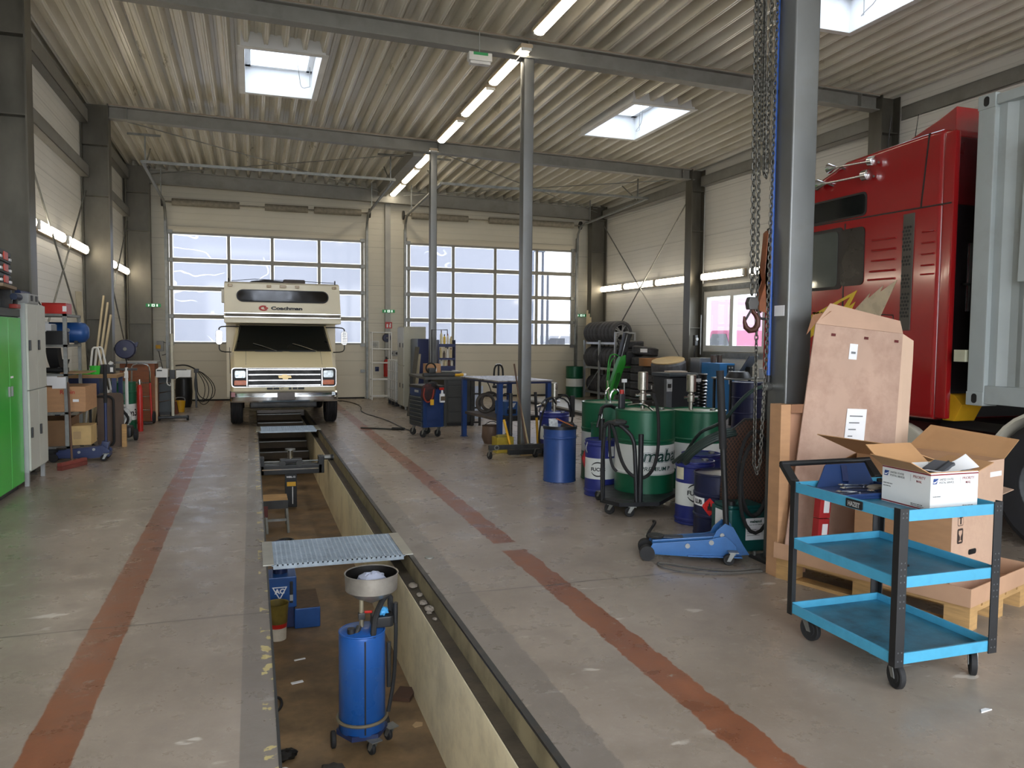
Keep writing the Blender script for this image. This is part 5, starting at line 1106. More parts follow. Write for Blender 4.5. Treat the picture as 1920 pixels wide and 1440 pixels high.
# stairs at the far end
t=thing('pit_stairs','shallow stairs climbing out of the pit below the motorhome','stairs',(0,0,0)); sw=M('stair_brown','#4f4231',.7,0,.25,4)
for k in range(6):
    y=14.6+.6*k; z=-.65+.12*k
    o=MB().box(PX0+.01,PXW-.01,y,min(y+.6,17.98),PZ,z-.012).build('step',sw,t,smooth=0); MB().box(PX0+.01,PXW-.01,y-.03,y+.02,z-.012,z+.006).build('nosing',steel,o,smooth=0)
# pit jack
t=thing('pit_jack','dark hydraulic pit jack carriage hanging across the pit','pit jack',(.5,11.35,0)); pj=M('jack_black','#202224',.4,.2,.15,6)
MB().box(-.40,.43,-.08,.08,-.30,-.17).build('carriage_beam',pj,t,bevel=.008); MB().box(-.38,.38,-.085,-.078,-.235,-.22).build('rail_strip',chrome,t)
for x in (-.39,.42): MB().box(x-.04,x+.04,-.08,.08,-.30,-.06).build('end_plate',pj,t,bevel=.008)
MB().cyl((.42,0,-.09),(.60,0,-.09),.035,n=14).build('axle',steel,t); MB().cyl((.55,0,-.09),(.59,0,-.09),.04,n=18).build('roller',darksteel,t); MB().cyl((-.40,0,-.09),(-.36,0,-.09),.045,n=18).build('roller',darksteel,t); MB().cyl((-.36,0,-.13),(.38,0,-.13),.012,n=8).build('rod',steel,t)
for x in (-.11,.12): MB().cyl((x,-.09,-.15),(x,-.03,-.15),.045,n=18).build('trolley_wheel',darksteel,t)
MB().box(-.14,.16,-.06,.06,-.15,-.09).build('trolley_block',pj,t,bevel=.01); MB().cyl((.0,0,-.10),(.0,0,.03),.035,n=16).build('ram',chrome,t); MB().lathe([(0,0),(.07,0),(.07,.02),(0,.025)],20,(0,0,.03)).build('saddle',steel,t)
MB().box(-.075,.085,-.06,.06,-.77,-.28).build('cylinder_column',pj,t,bevel=.008); MB().box(-.05,.07,-.065,-.06,-.47,-.41).build('label_plate',yellow,t); MB().box(.02,.032,-.075,-.06,-.72,-.48).build('gauge_tube',white,t); link('lettering',text('WERL-12',.03,.001,.001),paper,t,(-.055,-.062,-.35))
t=thing('work_stool','low folding step stool with wooden seat standing in the pit','stool',(.27,10.1,PZ)); MB().box(-.16,.14,-.12,.3,.36,.40).build('seat',wood,t,bevel=.006); MB().box(-.16,.14,-.13,-.11,.30,.40).build('seat_frame',darksteel,t)
for x in (-.13,.12):
    for y,d in ((-.1,-.06),(.26,.06)): MB().bar((x,y,.38),(x+.02,y+d,.0),.028,.02).build('leg',steel,t)
MB().bar((-.13,-.13,.16),(.13,-.13,.16),.02,.03).build('cross_rail',steel,t); MB().box(-.15,-.1,-.14,-.1,.2,.34).build('red_grip',M('grip_red','#5d2a26',.6),t)
t=thing('oil_drip_ring','dark round lid lying on the pit floor behind the near grating','lid',(.36,9.5,PZ)); MB().torus((0,0,.015),.085,.014).build('rim',darksteel,t); MB().cyl((0,0,.0),(0,0,.012),.08,n=24).build('disc',M('dark_oil','#2c2722',.3),t)
# blue transmission jack and step
t=thing('axle_jack','blue hydraulic axle jack under the near grating','jack',(.21,6.75,PZ)); MB().box(-.10,.11,-.1,.16,0,.18).build('base',navy,t,bevel=.01); MB().box(-.115,.125,-.13,.14,.18,.44).build('housing',blue,t,bevel=.012); MB().cyl((.0,.02,.44),(.0,.02,.70),.06,n=18).build('ram',navy,t)
MB().box(.07,.095,-.142,-.13,.22,.40).build('valve',black,t,bevel=.004); MB().box(.07,.095,-.143,-.13,.24,.29).build('valve_grip',grey,t)
tri=[(-.07,.36),(.05,.36),(-.01,.25)]; tri2=[(-.058,.353),(.038,.353),(-.01,.266)]
n=3; b=MB(); 
for p,q,r_,s2 in ((0,1,1,0),(1,2,2,1),(2,0,0,2)): b.prism([tri[p],tri[q],tri2[r_],tri2[s2]],'y',-.136,-.13)
b.build('logo',paper,t,smooth=0); link('lettering',text('AC',.055,.001,.002,'CENTER'),paper,t,(-.01,-.133,.305))
o=thing('step_block','low blue step with gritty tread beside the axle jack','step',(.42,6.85,PZ)); MB().box(-.105,.105,-.25,.22,0,.17).build('box',blue,o,bevel=.012); MB().box(-.10,.10,-.245,.215,.17,.18).build('tread',M('grit_brown','#5e4c3a',.9,0,.2,20,bump=.3),o)
t=thing('plastic_bucket','white bucket with red stripe and stained yellow rim in the pit','bucket',(.175,6.43,PZ)); MB().lathe([(0,0),(.068,0),(.072,.10),(.0725,.101),(.076,.135),(.0765,.136),(.088,.29),(.092,.295),(.082,.29),(.060,.03),(0,.03)],26).build('body',[M('bucket_white','#c9c1b0',.5,dirt='#8d7f68'),redp,M('bucket_stain','#6a5a22',.6,0,.3,9)],t)
me=kids(t)[0].data; bandmat(me,[.10,.136])
# waste oil drainer
DR=thing('oil_drainer','blue waste oil drainer with round metal funnel standing in the pit','oil drainer',(.60,4.56,PZ)); bl=M('drainer_blue','#1c539c',.3,.1,.08,3,dirt='#10244e',dirt_amt=.3)
MB().lathe([(0,.10),(.12,.10),(.135,.12),(.135,.68),(.13,.70),(.11,.712),(0,.715)],36).build('tank',bl,DR); MB().torus((0,0,.70),.131,.006).build('rim',bl,DR); MB().box(-.004,.004,-.138,-.13,.13,.68).build('sight_slot',black,DR)
MB().lathe([(.0,.095),(.15,.095),(.15,.125),(.0,.125)],6).build('base_frame',navy,DR); MB().torus((0,0,.185),.143,.010,'z',36,8).build('hose_loop',M('dirty_hose','#6d6450',.7),DR)
MB().lathe([(0,-.015),(.04,-.015),(.05,-.01),(.05,.01),(.04,.015),(0,.015)],20,(-.165,.03,.05),'x').build('wheel',rubber,DR); MB().lathe([(0,-.015),(.04,-.015),(.05,-.01),(.05,.01),(.04,.015),(0,.015)],20,(.165,.12,.05),'x').build('wheel',rubber,DR)
for x,y in ((.05,-.14),(.17,.0)): caster(DR,x,y,.10,.036,.022,.4)
MB().cyl((0,.02,.70),(0,.02,.88),.014,n=10).build('riser_tube',M('worn_tube','#8d8570',.4,.5,.2,8),DR); MB().box(-.02,.02,.0,.04,.76,.80).build('valve',darksteel,DR,bevel=.006); MB().cyl((.02,.02,.80),(.06,.0,.805),.008,n=8).build('valve_lever',redp,DR); MB().cyl((-.07,-.06,.71),(-.07,-.06,.74),.022,n=14).build('filler_cap',black,DR); MB().cyl((-.02,-.03,.735),(-.045,-.06,.70),.016,n=10).build('drain_cock',darksteel,DR)
MB().tube([(.05,-.10,.66),(.05,-.11,.72),(.07,-.06,.80),(.14,.06,.87),(.18,.08,.87),(.18,.08,.80),(.19,.05,.74)],.017,8,smooth=1).build('push_handle',rubber,DR)
MB().prism(sh2(rbox2(.13,.12,.03),.12,.02),'z',.715,.78).build('tool_tray',black,DR,bevel=.01)
MB().tube([(.20,.02,.80),(.205,.02,.70),(.20,.02,.5),(.19,.02,.35),(.15,-.03,.2)],.012,8,smooth=1).build('suction_hose',rubber,DR); MB().cyl((.2,.02,.72),(.2,.02,.84),.016,n=10).build('hose_grip',black,DR); MB().cyl((.155,-.02,.35),(.155,-.02,.62),.014,n=10).build('side_pipe',darksteel,DR)
fn=M('funnel_metal','#97928a',.35,.6,.25,5,dirt='#55504a',dirt_amt=.5); me=MB().lathe([(.012,.85),(.03,.86),(.10,.895),(.152,.935),(.156,1.03),(.160,1.032),(.157,1.035),(.151,1.03),(.147,.945),(.095,.905),(0,.885)],40,(.06,.03,0)).mesh('funnel'); 
for f in me.polygons: f.material_index=1 if (f.center.z<1.028 and f.normal.z>.05) or (math.hypot(f.center.x-.06,f.center.y-.03)<.1495 and f.center.z>.94) else 0
link('funnel',me,[fn,M('oily_black','#141210',.5,0,.3,8,spec=.25)],DR)
o=MB().ball((0,0,0),.062,(1.3,1.0,.6),jit=.18).build('rag',M('rag_grey','#aab0c4',.8),smooth=25); o.location=(.67,4.62,PZ+.985); tag(o,'crumpled pale rag lying in the metal funnel','rag')
o=MB().ball((0,0,0),.035,(1.2,1.0,.7),jit=.2).build('glove',M('glove_blue','#3f8fc4',.6),smooth=25); o.location=(.72,4.57,PZ+.80); tag(o,'light blue nitrile glove on the tool tray of the oil drainer','glove')
for k,(x,y,s,l,m) in enumerate(((.16,4.55,.05,'black oily rag on the pit floor at the left pit wall',M('oily_black')),(.40,4.30,.055,'dark grey rag on the pit floor left of the oil drainer',M('rag_dark','#3a352f',.9)),(.14,4.38,.035,'small white rag on the pit floor by the left wall',paper))):
    o=MB().ball((0,0,0),s,(1.4,1.1,.5),jit=.2).build('rag',m,smooth=25); o.location=(x,y,PZ+s*.42); tag(o,l,'rag')
o=MB().bar((.92,5.05,PZ+.015),(1.0,5.2,PZ+.015),.12,.025).build('board_offcut',M('rust_board','#4b3426',.8)); tag(o,'brown board scrap on the pit floor against the right pit wall','board')
o=MB().prism([(0,0),(.05,.01),(.06,.05),(.02,.07),(-.01,.03)],'z',0,.003).build('paper_piece',M('pale_scrap','#b89a72',.8)); o.location=(.94,4.68,PZ); tag(o,'pale paper scrap on the pit floor right of the oil drainer','paper')
for k,(x,y,l) in enumerate(((.32,5.95,'white paper stick on the pit floor behind the oil drainer'),(.28,5.55,'white paper scrap on the pit floor left of the oil drainer'))):
    o=MB().bar((x-.04,y-.01,PZ+.004),(x+.04,y+.01,PZ+.004),.015+.012*k,.006).build('paper_strip',paper); tag(o,l,'paper')
t=MB().tube([(.095,5.35,PZ+.012),(.16,5.33,PZ+.012),(.17,5.2,PZ+.012),(.11,5.08,PZ+.012)],.009,6,smooth=2).build('hose_end',rubber); tag(t,'short dark hose on the pit floor at the left pit wall','hose')
for k,(y,x,s) in enumerate(((5.35,1.06,.028),(5.15,1.065,.02),(4.98,1.055,.024),(4.85,1.07,.03),(4.80,1.055,.016),(4.68,1.065,.014))):
    o=MB().ball((0,0,0),s,(1.1,1.5,.6),n=9,m=5,jit=.15).build('concrete_chunk',M('rubble_grey','#8d8478',.9),smooth=0); o.location=(x,y,-.13+s*.5); tag(o,'crumbled grey concrete chunk '+ORD[k]+' from the near grating on the right pit ledge','concrete chunk','concrete chunks on the pit ledge')
o=MB().cyl((1.23,6.02-.42,.0),(1.23,6.02-.42,.006),.035,n=20).build('floor_plug',steel); tag(o,'round steel plug in the floor beside the near grating','plug')
# ================================================================ oil drums on the right
def pump(p,z,h=.34,r=.045,x=0,y=0):
    """chromed drum pump standing on the lid"""
    b=MB().lathe([(0,z),(.022,z),(.022,z+h*.22),(.036,z+h*.24),(.036,z+h*.42),(.026,z+h*.44),(.026,z+h*.5),(r,z+h*.53),(r,z+h),(r-.006,z+h+.004),(0,z+h+.004)],22,(x,y,0)); q=b.build('drum_pump',M('pump_nickel','#a8a49a',.3,.85,.1,8,dirt='#6e695e',dirt_amt=.3),p)
    MB().cyl((x-.08,y,z+h*.36),(x+.08,y,z+h*.36),.014,n=10).build('pump_port',chrome,q); return q
B1=drum('oil_drum','big green and white oil drum with black lettering on a wheeled drum cart',3.71,6.95,.075,.293,.865,[dgreen,dwhite,dgreen],[.245,.53],None,(.30,.66))
t0=face_angle(3.71,6.95); R1=.293
lt=M('lettering_dark','#123d33',.4)
def outlined(p,body,size,bold,x,z,r,t0,sh=.2):
    link('lettering',text(body,size,.0012,bold+.010,sx=1.1,shear=sh,mapf=wrap(r,t0+x/r,z)),lt,p); link('lettering',text(body,size,.0022,bold+.0065,sx=1.1,shear=sh,mapf=wrap(r,t0+x/r,z)),paper,p); link('lettering',text(body,size,.0032,bold+.002,sx=1.1,shear=sh,mapf=wrap(r,t0+x/r,z)),lt,p)
outlined(B1,'mabanol',.165,.001,-.02,.375,R1,t0); link('lettering',text('PREMIUM P',.056,.001,.0004,sx=1.15,shear=.15,mapf=wrap(R1,t0-.035/R1,.285)),lt,B1)
pump(B1,.865,.36,.05,-.04,-.02)
MB().prism(rbox2(.07,.05,.02),'z',.855,1.0).build('oil_bottle',M('bottle_dark','#2c2d33',.4),B1).location=(-.17,.18,.0); MB().cyl((-.17,.18,1.0),(-.17,.18,1.04),.022,n=12).build('red_cap',redp,B1)
MB().tube([(-.2,-.02,.9),(-.1,-.16,.93),(-.02,-.2,.86)],.012,8,smooth=2).build('suction_pipe',chrome,B1)
B2=drum('oil_drum','big green and white oil drum standing right behind the drum on the cart',4.56,7.35,.0,.293,.88,[dgreen,dwhite,dgreen],[.25,.54],None,(.30,.66)); pump(B2,.88,.37,.05,-.12,-.05)
B3=drum('oil_drum','big green and white oil drum furthest left, behind the blue open drum',3.93,8.30,.0,.29,.90,[dgreen,dwhite,dgreen],[.33,.56],None,(.30,.66)); 
MB().tube([(.02,-.05,.89),(.02,-.05,1.0),(.08,-.06,1.05),(.14,-.08,1.0),(.16,-.09,.93)],.014,8,smooth=1).build('outlet_pipe',chrome,B3); MB().tube([(-.05,-.1,.89),(-.08,-.12,1.02),(-.02,-.1,1.06)],.012,8,smooth=1).build('outlet_pipe',chrome,B3); MB().cyl((.22,.0,.89),(.22,0,1.12),.010,n=8).build('dip_rod',steel,B3); MB().box(.19,.25,-.01,.01,1.12,1.16).build('dip_handle',paper,B3)
B4=drum('oil_drum','green and white oil drum squeezed between the small blue-white drum and the drum cart',3.50,7.48,.0,.18,.72,[dgreen,dwhite,dgreen],[.27,.52],None,(.33,.66))
B4.location=(3.66,7.72-.02,0); bpy.data.objects.remove(kids(B4)[1]) 
fl=M('foil_black','#16181c',.4)
def swirl(p,r,t0,z,s,body='FUCHS'):
    link('lettering',text(body,s,.001,.0015,'CENTER',mapf=wrap(r,t0,z)),fl,p)
    for a0,a1 in ((25,150),(205,330)):
        b=MB(); f=wrap(r,t0,z+s*.35); o=[]; 
        for i in range(13):
            a=math.radians(a0+(a1-a0)*i/12); o.append((math.cos(a)*s*1.6,math.sin(a)*s*1.55,.16*s+.28*s*math.sin(PI*i/12)))
        for (x,z_,w),(x2,z2,w2) in zip(o,o[1:]):
            q=lambda x,z_,k:f((x*k,-.0005,z_*k)); b.add([q(x,z_,1),q(x2,z2,1),q(x2,z2,1-w2/s*.4),q(x,z_,1-w/s*.4)],[(0,1,2,3)])
        b.build('emblem_arc',fl,p,smooth=0)
B5=drum('oil_drum','small blue and white drum with black lettering behind the drum cart handle',3.45,7.42,.0,.162,.585,[dblue,dwhite,dblue],[.185,.40],None,(.1,.92)); swirl(B5,.162,face_angle(3.45,7.42)-.15,.27,.05)
MB().cyl((.0,-.02,.58),(.0,-.02,.80),.030,n=16).build('grease_pump',black,B5); MB().cyl((0,-.02,.80),(0,-.02,.90),.016,n=10).build('pump_neck',chrome,B5); MB().tube([(-.06,-.1,.84),(-.0,-.02,.93),(.14,.0,.93),(.26,.02,.82)],.02,8,smooth=1).build('pump_lever',black,B5); MB().cyl((-.1,-.12,.72),(-.06,-.1,.84),.014,n=8).build('lever_grip',black,B5)
wquad(wrap(.163,face_angle(3.45,7.42)+.75,.475),-.04,.04,-.055,.055).build('label',paper,B5,smooth=0); MB().tube([(-.155,-.02,.56),(-.19,-.04,.5),(-.16,-.02,.45)],.006,6,smooth=1).build('drum_ring',grey,B5)
o=MB().prism([(0,0),(.06,.01),(.07,.2),(.02,.22),(-.03,.1)],'y',-.02,.02).build('red_rag',M('rag_red','#a32a2c',.8,0,.2,9)); o.location=(3.33,7.62,.31); tag(o,'red rag hanging beside the small blue and white drum','rag'); o.name='rag'; o.location=(3.30,7.48,.28)
# drum cart around the big front drum
dc=thing('drum_cart','black tubular drum cart carrying the front green drum','cart',(3.42,6.50,0)); bk=M('cart_black','#202124',.45,.2,.15,8)
c0=(-.30,.12); 
MB().prism([(-.34,.12),(-.26,-.12),(.12,-.18),(.62,.28),(.45,.80),(.0,.72)],'z',.10,.135).build('base_plate',bk,dc)
MB().tube([(-.31,.12,.10),(-.32,.12,.78),(-.30,.08,.85),(-.24,.04,.86),(-.18,-.03,.81),(-.10,-.07,.72),(-.09,-.09,.55),(-.08,-.11,.10)],.019,10,smooth=1).build('handle_frame',bk,dc); MB().cyl((-.05,-.12,.10),(-.05,-.12,.76),.024,n=10).build('upright_post',bk,dc); MB().tube([(-.31,.12,.12),(-.01,-.13,.12)],.02,8).build('lower_rail',bk,dc); MB().tube([(-.31,.12,.84),(-.05,.14,.80)],.014,8).build('upper_rail',bk,dc)
caster(dc,-.26,.02,.10,.05,.025,.6); caster(dc,-.12,-.12,.10,.045,.025,1.0); caster(dc,-.10,.62,.10,.05,.025,.3); caster(dc,.42,.5,.10,.05,.025,.3)
t=thing('hose','black hose looped over the drum cart handle','hose',(0,0,0))
MB().tube([(3.66,6.70,1.1),(3.64,6.55,.95),(3.62,6.5,.6),(3.53,6.42,.42),(3.40,6.38,.34),(3.28,6.42,.38),(3.20,6.45,.52),(3.16,6.48,.75),(3.14,6.52,.84)],.016,8,smooth=2).build('hose',rubber,t); MB().tube([(3.13,6.55,.84),(3.14,6.56,.60),(3.16,6.55,.45),(3.2,6.52,.40)],.014,8,smooth=2).build('hose',rubber,t); MB().tube([(3.10,6.58,.8),(3.08,6.60,.45),(3.09,6.6,.12)],.014,8,smooth=1).build('hose',rubber,t)
MB().ball((3.2,6.5,.86),.05,(1.6,.8,.6),jit=.15).build('hose_gun',darksteel,t,smooth=25)
# blue and dark drums
bo=M('drum_plain_blue','#284987',.4,.1,.08,4,dirt='#141a33',dirt_amt=.3)
B6=drum('open_drum','open blue steel drum on the floor left of the green drums','drum',0,0,.2,.63,[bo],[],None,(.80,.81),False) if 0 else None
B6=thing('open_drum','open blue steel drum standing alone on the floor left of the green drums','drum',(3.345,8.30,0))
MB().lathe([(0,.02),(.18,.02),(.186,0),(.19,.006),(.186,.02),(.186,.49),(.192,.50),(.192,.512),(.186,.52),(.188,.615),(.194,.62),(.194,.632),(.184,.634),(.18,.62),(.18,.04),(0,.04)],40).build('shell',bo,B6,smooth=30); MB().lathe([(.186,.60),(.196,.60),(.198,.635),(.184,.637)],40).build('dirty_rim',M('oil_film','#23262c',.35,.2,.3,14),B6)
MB().cyl((0,0,.04),(0,0,.50),.17,n=24).build('filling',M('scrap_filling','#2d2a28',.8,0,.4,20),B6)
o=MB().box(-.06,.05,-.01,.0,0,.17).build('label_sheet',M('printed_paper','#b9bdbf',.6,0,.3,40)); o.location=(3.25,8.24,.55); o.rotation_euler=(-.15,0,.1); tag(o,'printed white paper sticking out of the open blue drum','paper')
o=MB().bar((-.12,0,.06),(.08,0,-.03),.035,.012).build('brush',M('brush_orange','#b0673a',.7)); o.location=(3.39,8.22,.66); tag(o,'orange-brown brush lying on the rim of the open blue drum','brush')
o=MB().ball((0,0,0),.07,(1.2,.8,.7),jit=.12).build('dark_cloth',M('cloth_dark','#33302f',.9),smooth=20); o.location=(3.43,8.27,.63); tag(o,'dark cloth heap in the open blue drum','cloth')
o.name='cloth'
B7=drum('grease_drum','blue and white drum with tall silver grease pump and hoses left of the green drums',3.99,10.12,.11,.205,.50,[dblue,dwhite,dblue],[.13,.31],None,(.1,.9)); pump(B7,.50,.40,.045)
MB().lathe([(0,-.05),(.24,-.05),(.24,-.02),(.0,-.02)],24).build('dolly_ring',black,B7)
for a in range(4): MB().lathe([(0,-.015),(.03,-.015),(.03,.015),(0,.015)],14,(.2*math.cos(a*1.57+.5),.2*math.sin(a*1.57+.5),-.08),'x').build('dolly_wheel',rubber,B7)
MB().tube([(.0,-.05,.62),(-.08,-.1,.72),(-.16,-.12,.66),(-.24,-.1,.4),(-.26,-.08,.1),(-.2,-.1,.02)],.013,8,smooth=2).build('hose',rubber,B7); MB().tube([(.0,-.05,.68),(.12,-.1,.76),(.22,-.05,.66),(.28,.0,.45),(.26,0,.3)],.014,8,smooth=2).build('hose',rubber,B7); MB().tube([(-.22,.02,.5),(-.18,.0,.66),(0,.0,.72),(.2,0,.66),(.24,0,.5)],.012,8,smooth=1).build('carrying_bow',darksteel,B7); MB().box(.24,.30,-.02,.02,.42,.72).build('lance_holder',black,B7); MB().cyl((-.26,.0,.58),(-.2,0,.60),.02,n=10).build('coupling',chrome,B7)
t=thing('air_hose','tangled black hoses on the floor right of the tall column','hose',(0,0,0))
for k in range(3): MB().tube([(3.95+.05*k,10.6,.02),(4.05,10.9,.25+.05*k),(4.2,11.0,.1),(4.35,10.7,.02),(4.1,10.5,.02)],.015,6,smooth=2).build('hose',rubber,t)
B8=drum('oil_drum','blue and white drum with black lettering in front of the large green drum',3.60,5.98,.0,.166,.56,[dblue,dwhite,dblue],[.17,.37],None,(.08,.93)); swirl(B8,.166,face_angle(3.60,5.98)+.12,.27,.055,'FUCHS'); wquad(wrap(.167,face_angle(3.6,6)-.9,.46),-.05,.05,-.06,.06).build('label',M('yellowed_label','#c9c3a8',.6),B8,smooth=0)
B8.location=(3.735,6.05,0)
B9=drum('oil_drum','plain blue drum behind the dark hazard-labelled drum',4.03,6.42,.0,.18,.56,[dblue],[],None,(.08,.93))
ddk=M('drum_midnight','#1b2346',.35,.1,.15,4,dirt='#101320',dirt_amt=.4)
BA=drum('oil_drum','midnight blue drum with red hazard diamond on its side',3.71,5.62,.0,.208,.525,[ddk],[],None,(.33,.67)); ta=face_angle(3.71,5.62)
f=wrap(.208,ta-.36,.26); wquad(f,-.075,.075,0,0,12,lambda x:.0755-abs(x)).build('hazard_diamond',M('hazard_red','#d32323',.4),BA,smooth=0)
f=wrap(.2092,ta-.36,.26); 
for x0,x1,z0,z1 in ((-.022,.022,-.03,-.024),(-.018,.018,-.022,.005),(-.010,.006,.005,.026),(-.004,.002,.026,.042)): wquad(f,x0,x1,z0,z1,4).build('flame_pictogram',black,BA,smooth=0)
f=wrap(.208,ta-.86,.29); wquad(f,-.09,.055,-.035,.035).build('label',paper,BA,smooth=0); link('lettering',text('LUB',.05,.001,.002,'CENTER',mapf=wrap(.2088,ta-.92,.272)),black,BA)
# teal canister
J=thing('oil_canister','dark teal plastic canister with white label right of the trolley jack','canister',(3.61,5.20,0),-.05); tl=M('canister_teal','#0d4a48',.4,0,.08,5)
MB().prism(rbox2(.33,.28,.03,4),'z',0,.33).build('body',tl,J,bevel=.012); MB().prism(rbox2(.30,.25,.03,4),'z',.33,.355).build('shoulder',tl,J,bevel=.008); MB().tube([(-.06,-.08,.35),(-.03,-.07,.385),(.06,.05,.385),(.08,.08,.35)],.016,8,smooth=1).build('carry_handle',tl,J); MB().cyl((-.11,-.07,.35),(-.11,-.07,.385),.03,n=16).build('cap',black,J)
def lab(x0,x1,z0,z1,side='f'):
    return MB().box(x0,x1,-.1425,-.14,z0,z1).build('label',paper,J) if side=='f' else MB().box(-.1675,-.165,x0,x1,z0,z1).build('label',paper,J)
l=lab(-.02,.15,.09,.26); lab(-.11,.06,.16,.31,'s')
link('lettering',text('mabanol',.03,.0008,.001,'CENTER'),lt,J,(.065,-.1435,.225)); link('lettering',text('Axle Oil GTX 75W-90',.012,.0005,0,'CENTER'),black,J,(.065,-.1435,.205))
for k in range(4): MB().box(-.01,.10-.01*k,-.1440,-.1425,.125+.015*k,.128+.015*k).build('text_line',M('print_grey','#6f7375',.6),J)
MB().prism([(-.03,.0),(.0,-.03),(.03,0),(.0,.03)],'y',-.1445,-.142).build('hazard_mark',redp,J).location=(-.13,0,.12)
# light blue trolley jack
jb=M('jack_blue','#2b5f98',.35,.1,.1,5,dirt='#1a2a4a',dirt_amt=.3)
jk=jack('trolley_jack','bright blue trolley jack with long black handle before the drums',(3.10,5.03,0),-.42,jb,1.40,.022,black,-.08)
for s in (-1,1):
    MB().prism([(.10,.10),(.16,.23),(.22,.285),(.28,.26),(.36,.12),(.40,.06),(.30,.05),(.12,.06)],'y',s*.075-.006,s*.075+.006).build('handle_lug',jb,jk,bevel=.003)
    MB().cyl((.20,s*.083,.20),(.20,s*.092,.20),.016,n=12).build('lug_bolt',grey,jk)
MB().box(-.05,.34,-.135,.135,.045,.055).build('base_flange',jb,jk,bevel=.003)
MB().cyl((.20,-.035,.12),(.31,-.035,.17),.022,n=14).build('pump_piston',chrome,jk); MB().cyl((.20,.035,.12),(.31,.035,.15),.022,n=14).build('pump_piston',chrome,jk)
MB().box(-.22,-.06,-.045,.045,.155,.163).build('dirty_plate',M('jack_dirt','#3a3f48',.7,0,.3,14),jk,bevel=.003)
t=thing('air_hose','thin dark hose lying in a flat loop on the floor by the cardboard','hose',(0,0,0)); MB().tube([(3.40,4.62,.012),(3.15,4.62,.012),(2.95,4.78,.012),(2.78,4.98,.012),(2.74,4.88,.012),(2.85,4.70,.012),(3.1,4.58,.012),(3.38,4.57,.012)],.009,6,smooth=2).build('hose',M('hose_grey','#57544f',.6),t)
t=thing('air_hose','dark hose running on the floor from under the jack to the drums','hose',(0,0,0)); MB().tube([(3.55,5.62,.014),(3.25,5.50,.014),(3.02,5.58,.014),(3.10,5.72,.02),(3.30,5.95,.05),(3.36,6.1,.02)],.013,6,smooth=2).build('hose',rubber,t)
# hoses from the column down to the drums
t=thing('supply_hose','thick dark green hoses sagging from the column fitting down to the blue drums','hose',(0,0,0)); hg=M('hose_green','#223330',.5,0,.15,10)
MB().tube([(3.52,4.805,1.29),(3.47,4.85,1.27),(3.42,4.95,1.17),(3.42,5.15,1.0),(3.48,5.4,.93),(3.55,5.7,.85),(3.6,6.0,.62)],.014,8,smooth=2).build('hose',hg,t)
for k in range(4): MB().tube([(3.75+.03*k,5.35,.88),(3.62-.02*k,5.32,.93-.02*k),(3.45-.02*k,5.45,.84-.03*k),(3.38,5.65,.68-.03*k),(3.40+.05*k,5.85,.58)],.015,8,smooth=2).build('hose',hg,t)
t=thing('expanded_mesh','rust brown mesh panel leaning between the hoses and the column','mesh panel',(0,0,0))
def meshm():
    m,nt,b=nodes('rusty_mesh'); tc=nt.nodes.new('ShaderNodeTexCoord'); sp=nt.nodes.new('ShaderNodeSeparateXYZ'); nt.links.new(tc.outputs['Object'],sp.inputs[0])
    u=math_(nt,'ADD',math_(nt,'MULTIPLY',sp.outputs[0],1.0),math_(nt,'MULTIPLY',sp.outputs[2],.6)); v=math_(nt,'SUBTRACT',math_(nt,'MULTIPLY',sp.outputs[2],.6),sp.outputs[0])
    l1=math_(nt,'LESS_THAN',math_(nt,'FRACT',math_(nt,'MULTIPLY',u,40)),.25); l2=math_(nt,'LESS_THAN',math_(nt,'FRACT',math_(nt,'MULTIPLY',v,40)),.25)
    c=mixc(nt,math_(nt,'MAXIMUM',l1,l2),lin('#2b1f19'),lin('#5a3a2a')); nt.links.new(c,b.inputs['Base Color']); b.inputs['Roughness'].default_value=.7; return m
b=MB().add([(3.58,5.42,.0),(4.12,5.22,.0),(4.12,5.12,1.0),(3.70,5.28,1.0),(3.58,5.36,.86),(3.58,5.44,.0),(4.12,5.24,.0),(4.12,5.14,1.0),(3.70,5.30,1.0),(3.58,5.38,.86)],[(0,1,2,3,4),(9,8,7,6,5),(0,5,6,1),(1,6,7,2),(2,7,8,3),(3,8,9,4),(4,9,5,0)]); b.build('panel',meshm(),t,smooth=0); MB().tube([(3.58,5.36,.86),(3.70,5.28,1.0),(4.12,5.12,1.0)],.010,6).build('edge_wire',darksteel,t)
t=thing('hose_coil','coiled black hoses hanging behind the standing cardboard','hose',(3.62,5.04,0)) 
for k,(r_,z) in enumerate(((.26,.62),(.23,.58),(.28,.52))): MB().tube([(.14*math.sin(a)*(r_/.26),-.02*k,z+r_*math.cos(a)*1.25) for a in [2*PI*i/20 for i in range(20)]],.014,6,closed=True).build('coil',rubber,t)
t.location=(3.60,5.00,0)
# ================================================================ far right: bin, barrel, table, machines
t=thing('wheelie_bin','black wheelie bin behind the green drums','waste bin',(7.28,12.55,0)); MB().add([(-.19,-.24,.06),(.19,-.24,.06),(.19,.24,.06),(-.19,.24,.06),(-.26,-.30,.96),(.26,-.30,.96),(.26,.32,.96),(-.26,.32,.96)],[(0,3,2,1),(4,5,6,7),(0,1,5,4),(1,2,6,5),(2,3,7,6),(3,0,4,7)]).build('bin_body',M('bin_black','#232830',.5,0,.1,5),t,bevel=.02); MB().prism([(-.34,.97),(.32,.97),(.34,1.0),(.30,1.03),(-.30,1.04),(-.34,1.0)],'x',-.29,.29).build('lid',M('bin_lid','#39424b',.45),t,bevel=.01)
for x in (-.2,.2): MB().lathe([(0,-.02),(.09,-.02),(.1,0),(.09,.02),(0,.02)],18,(x,.30,.1),'x').build('wheel',rubber,t)
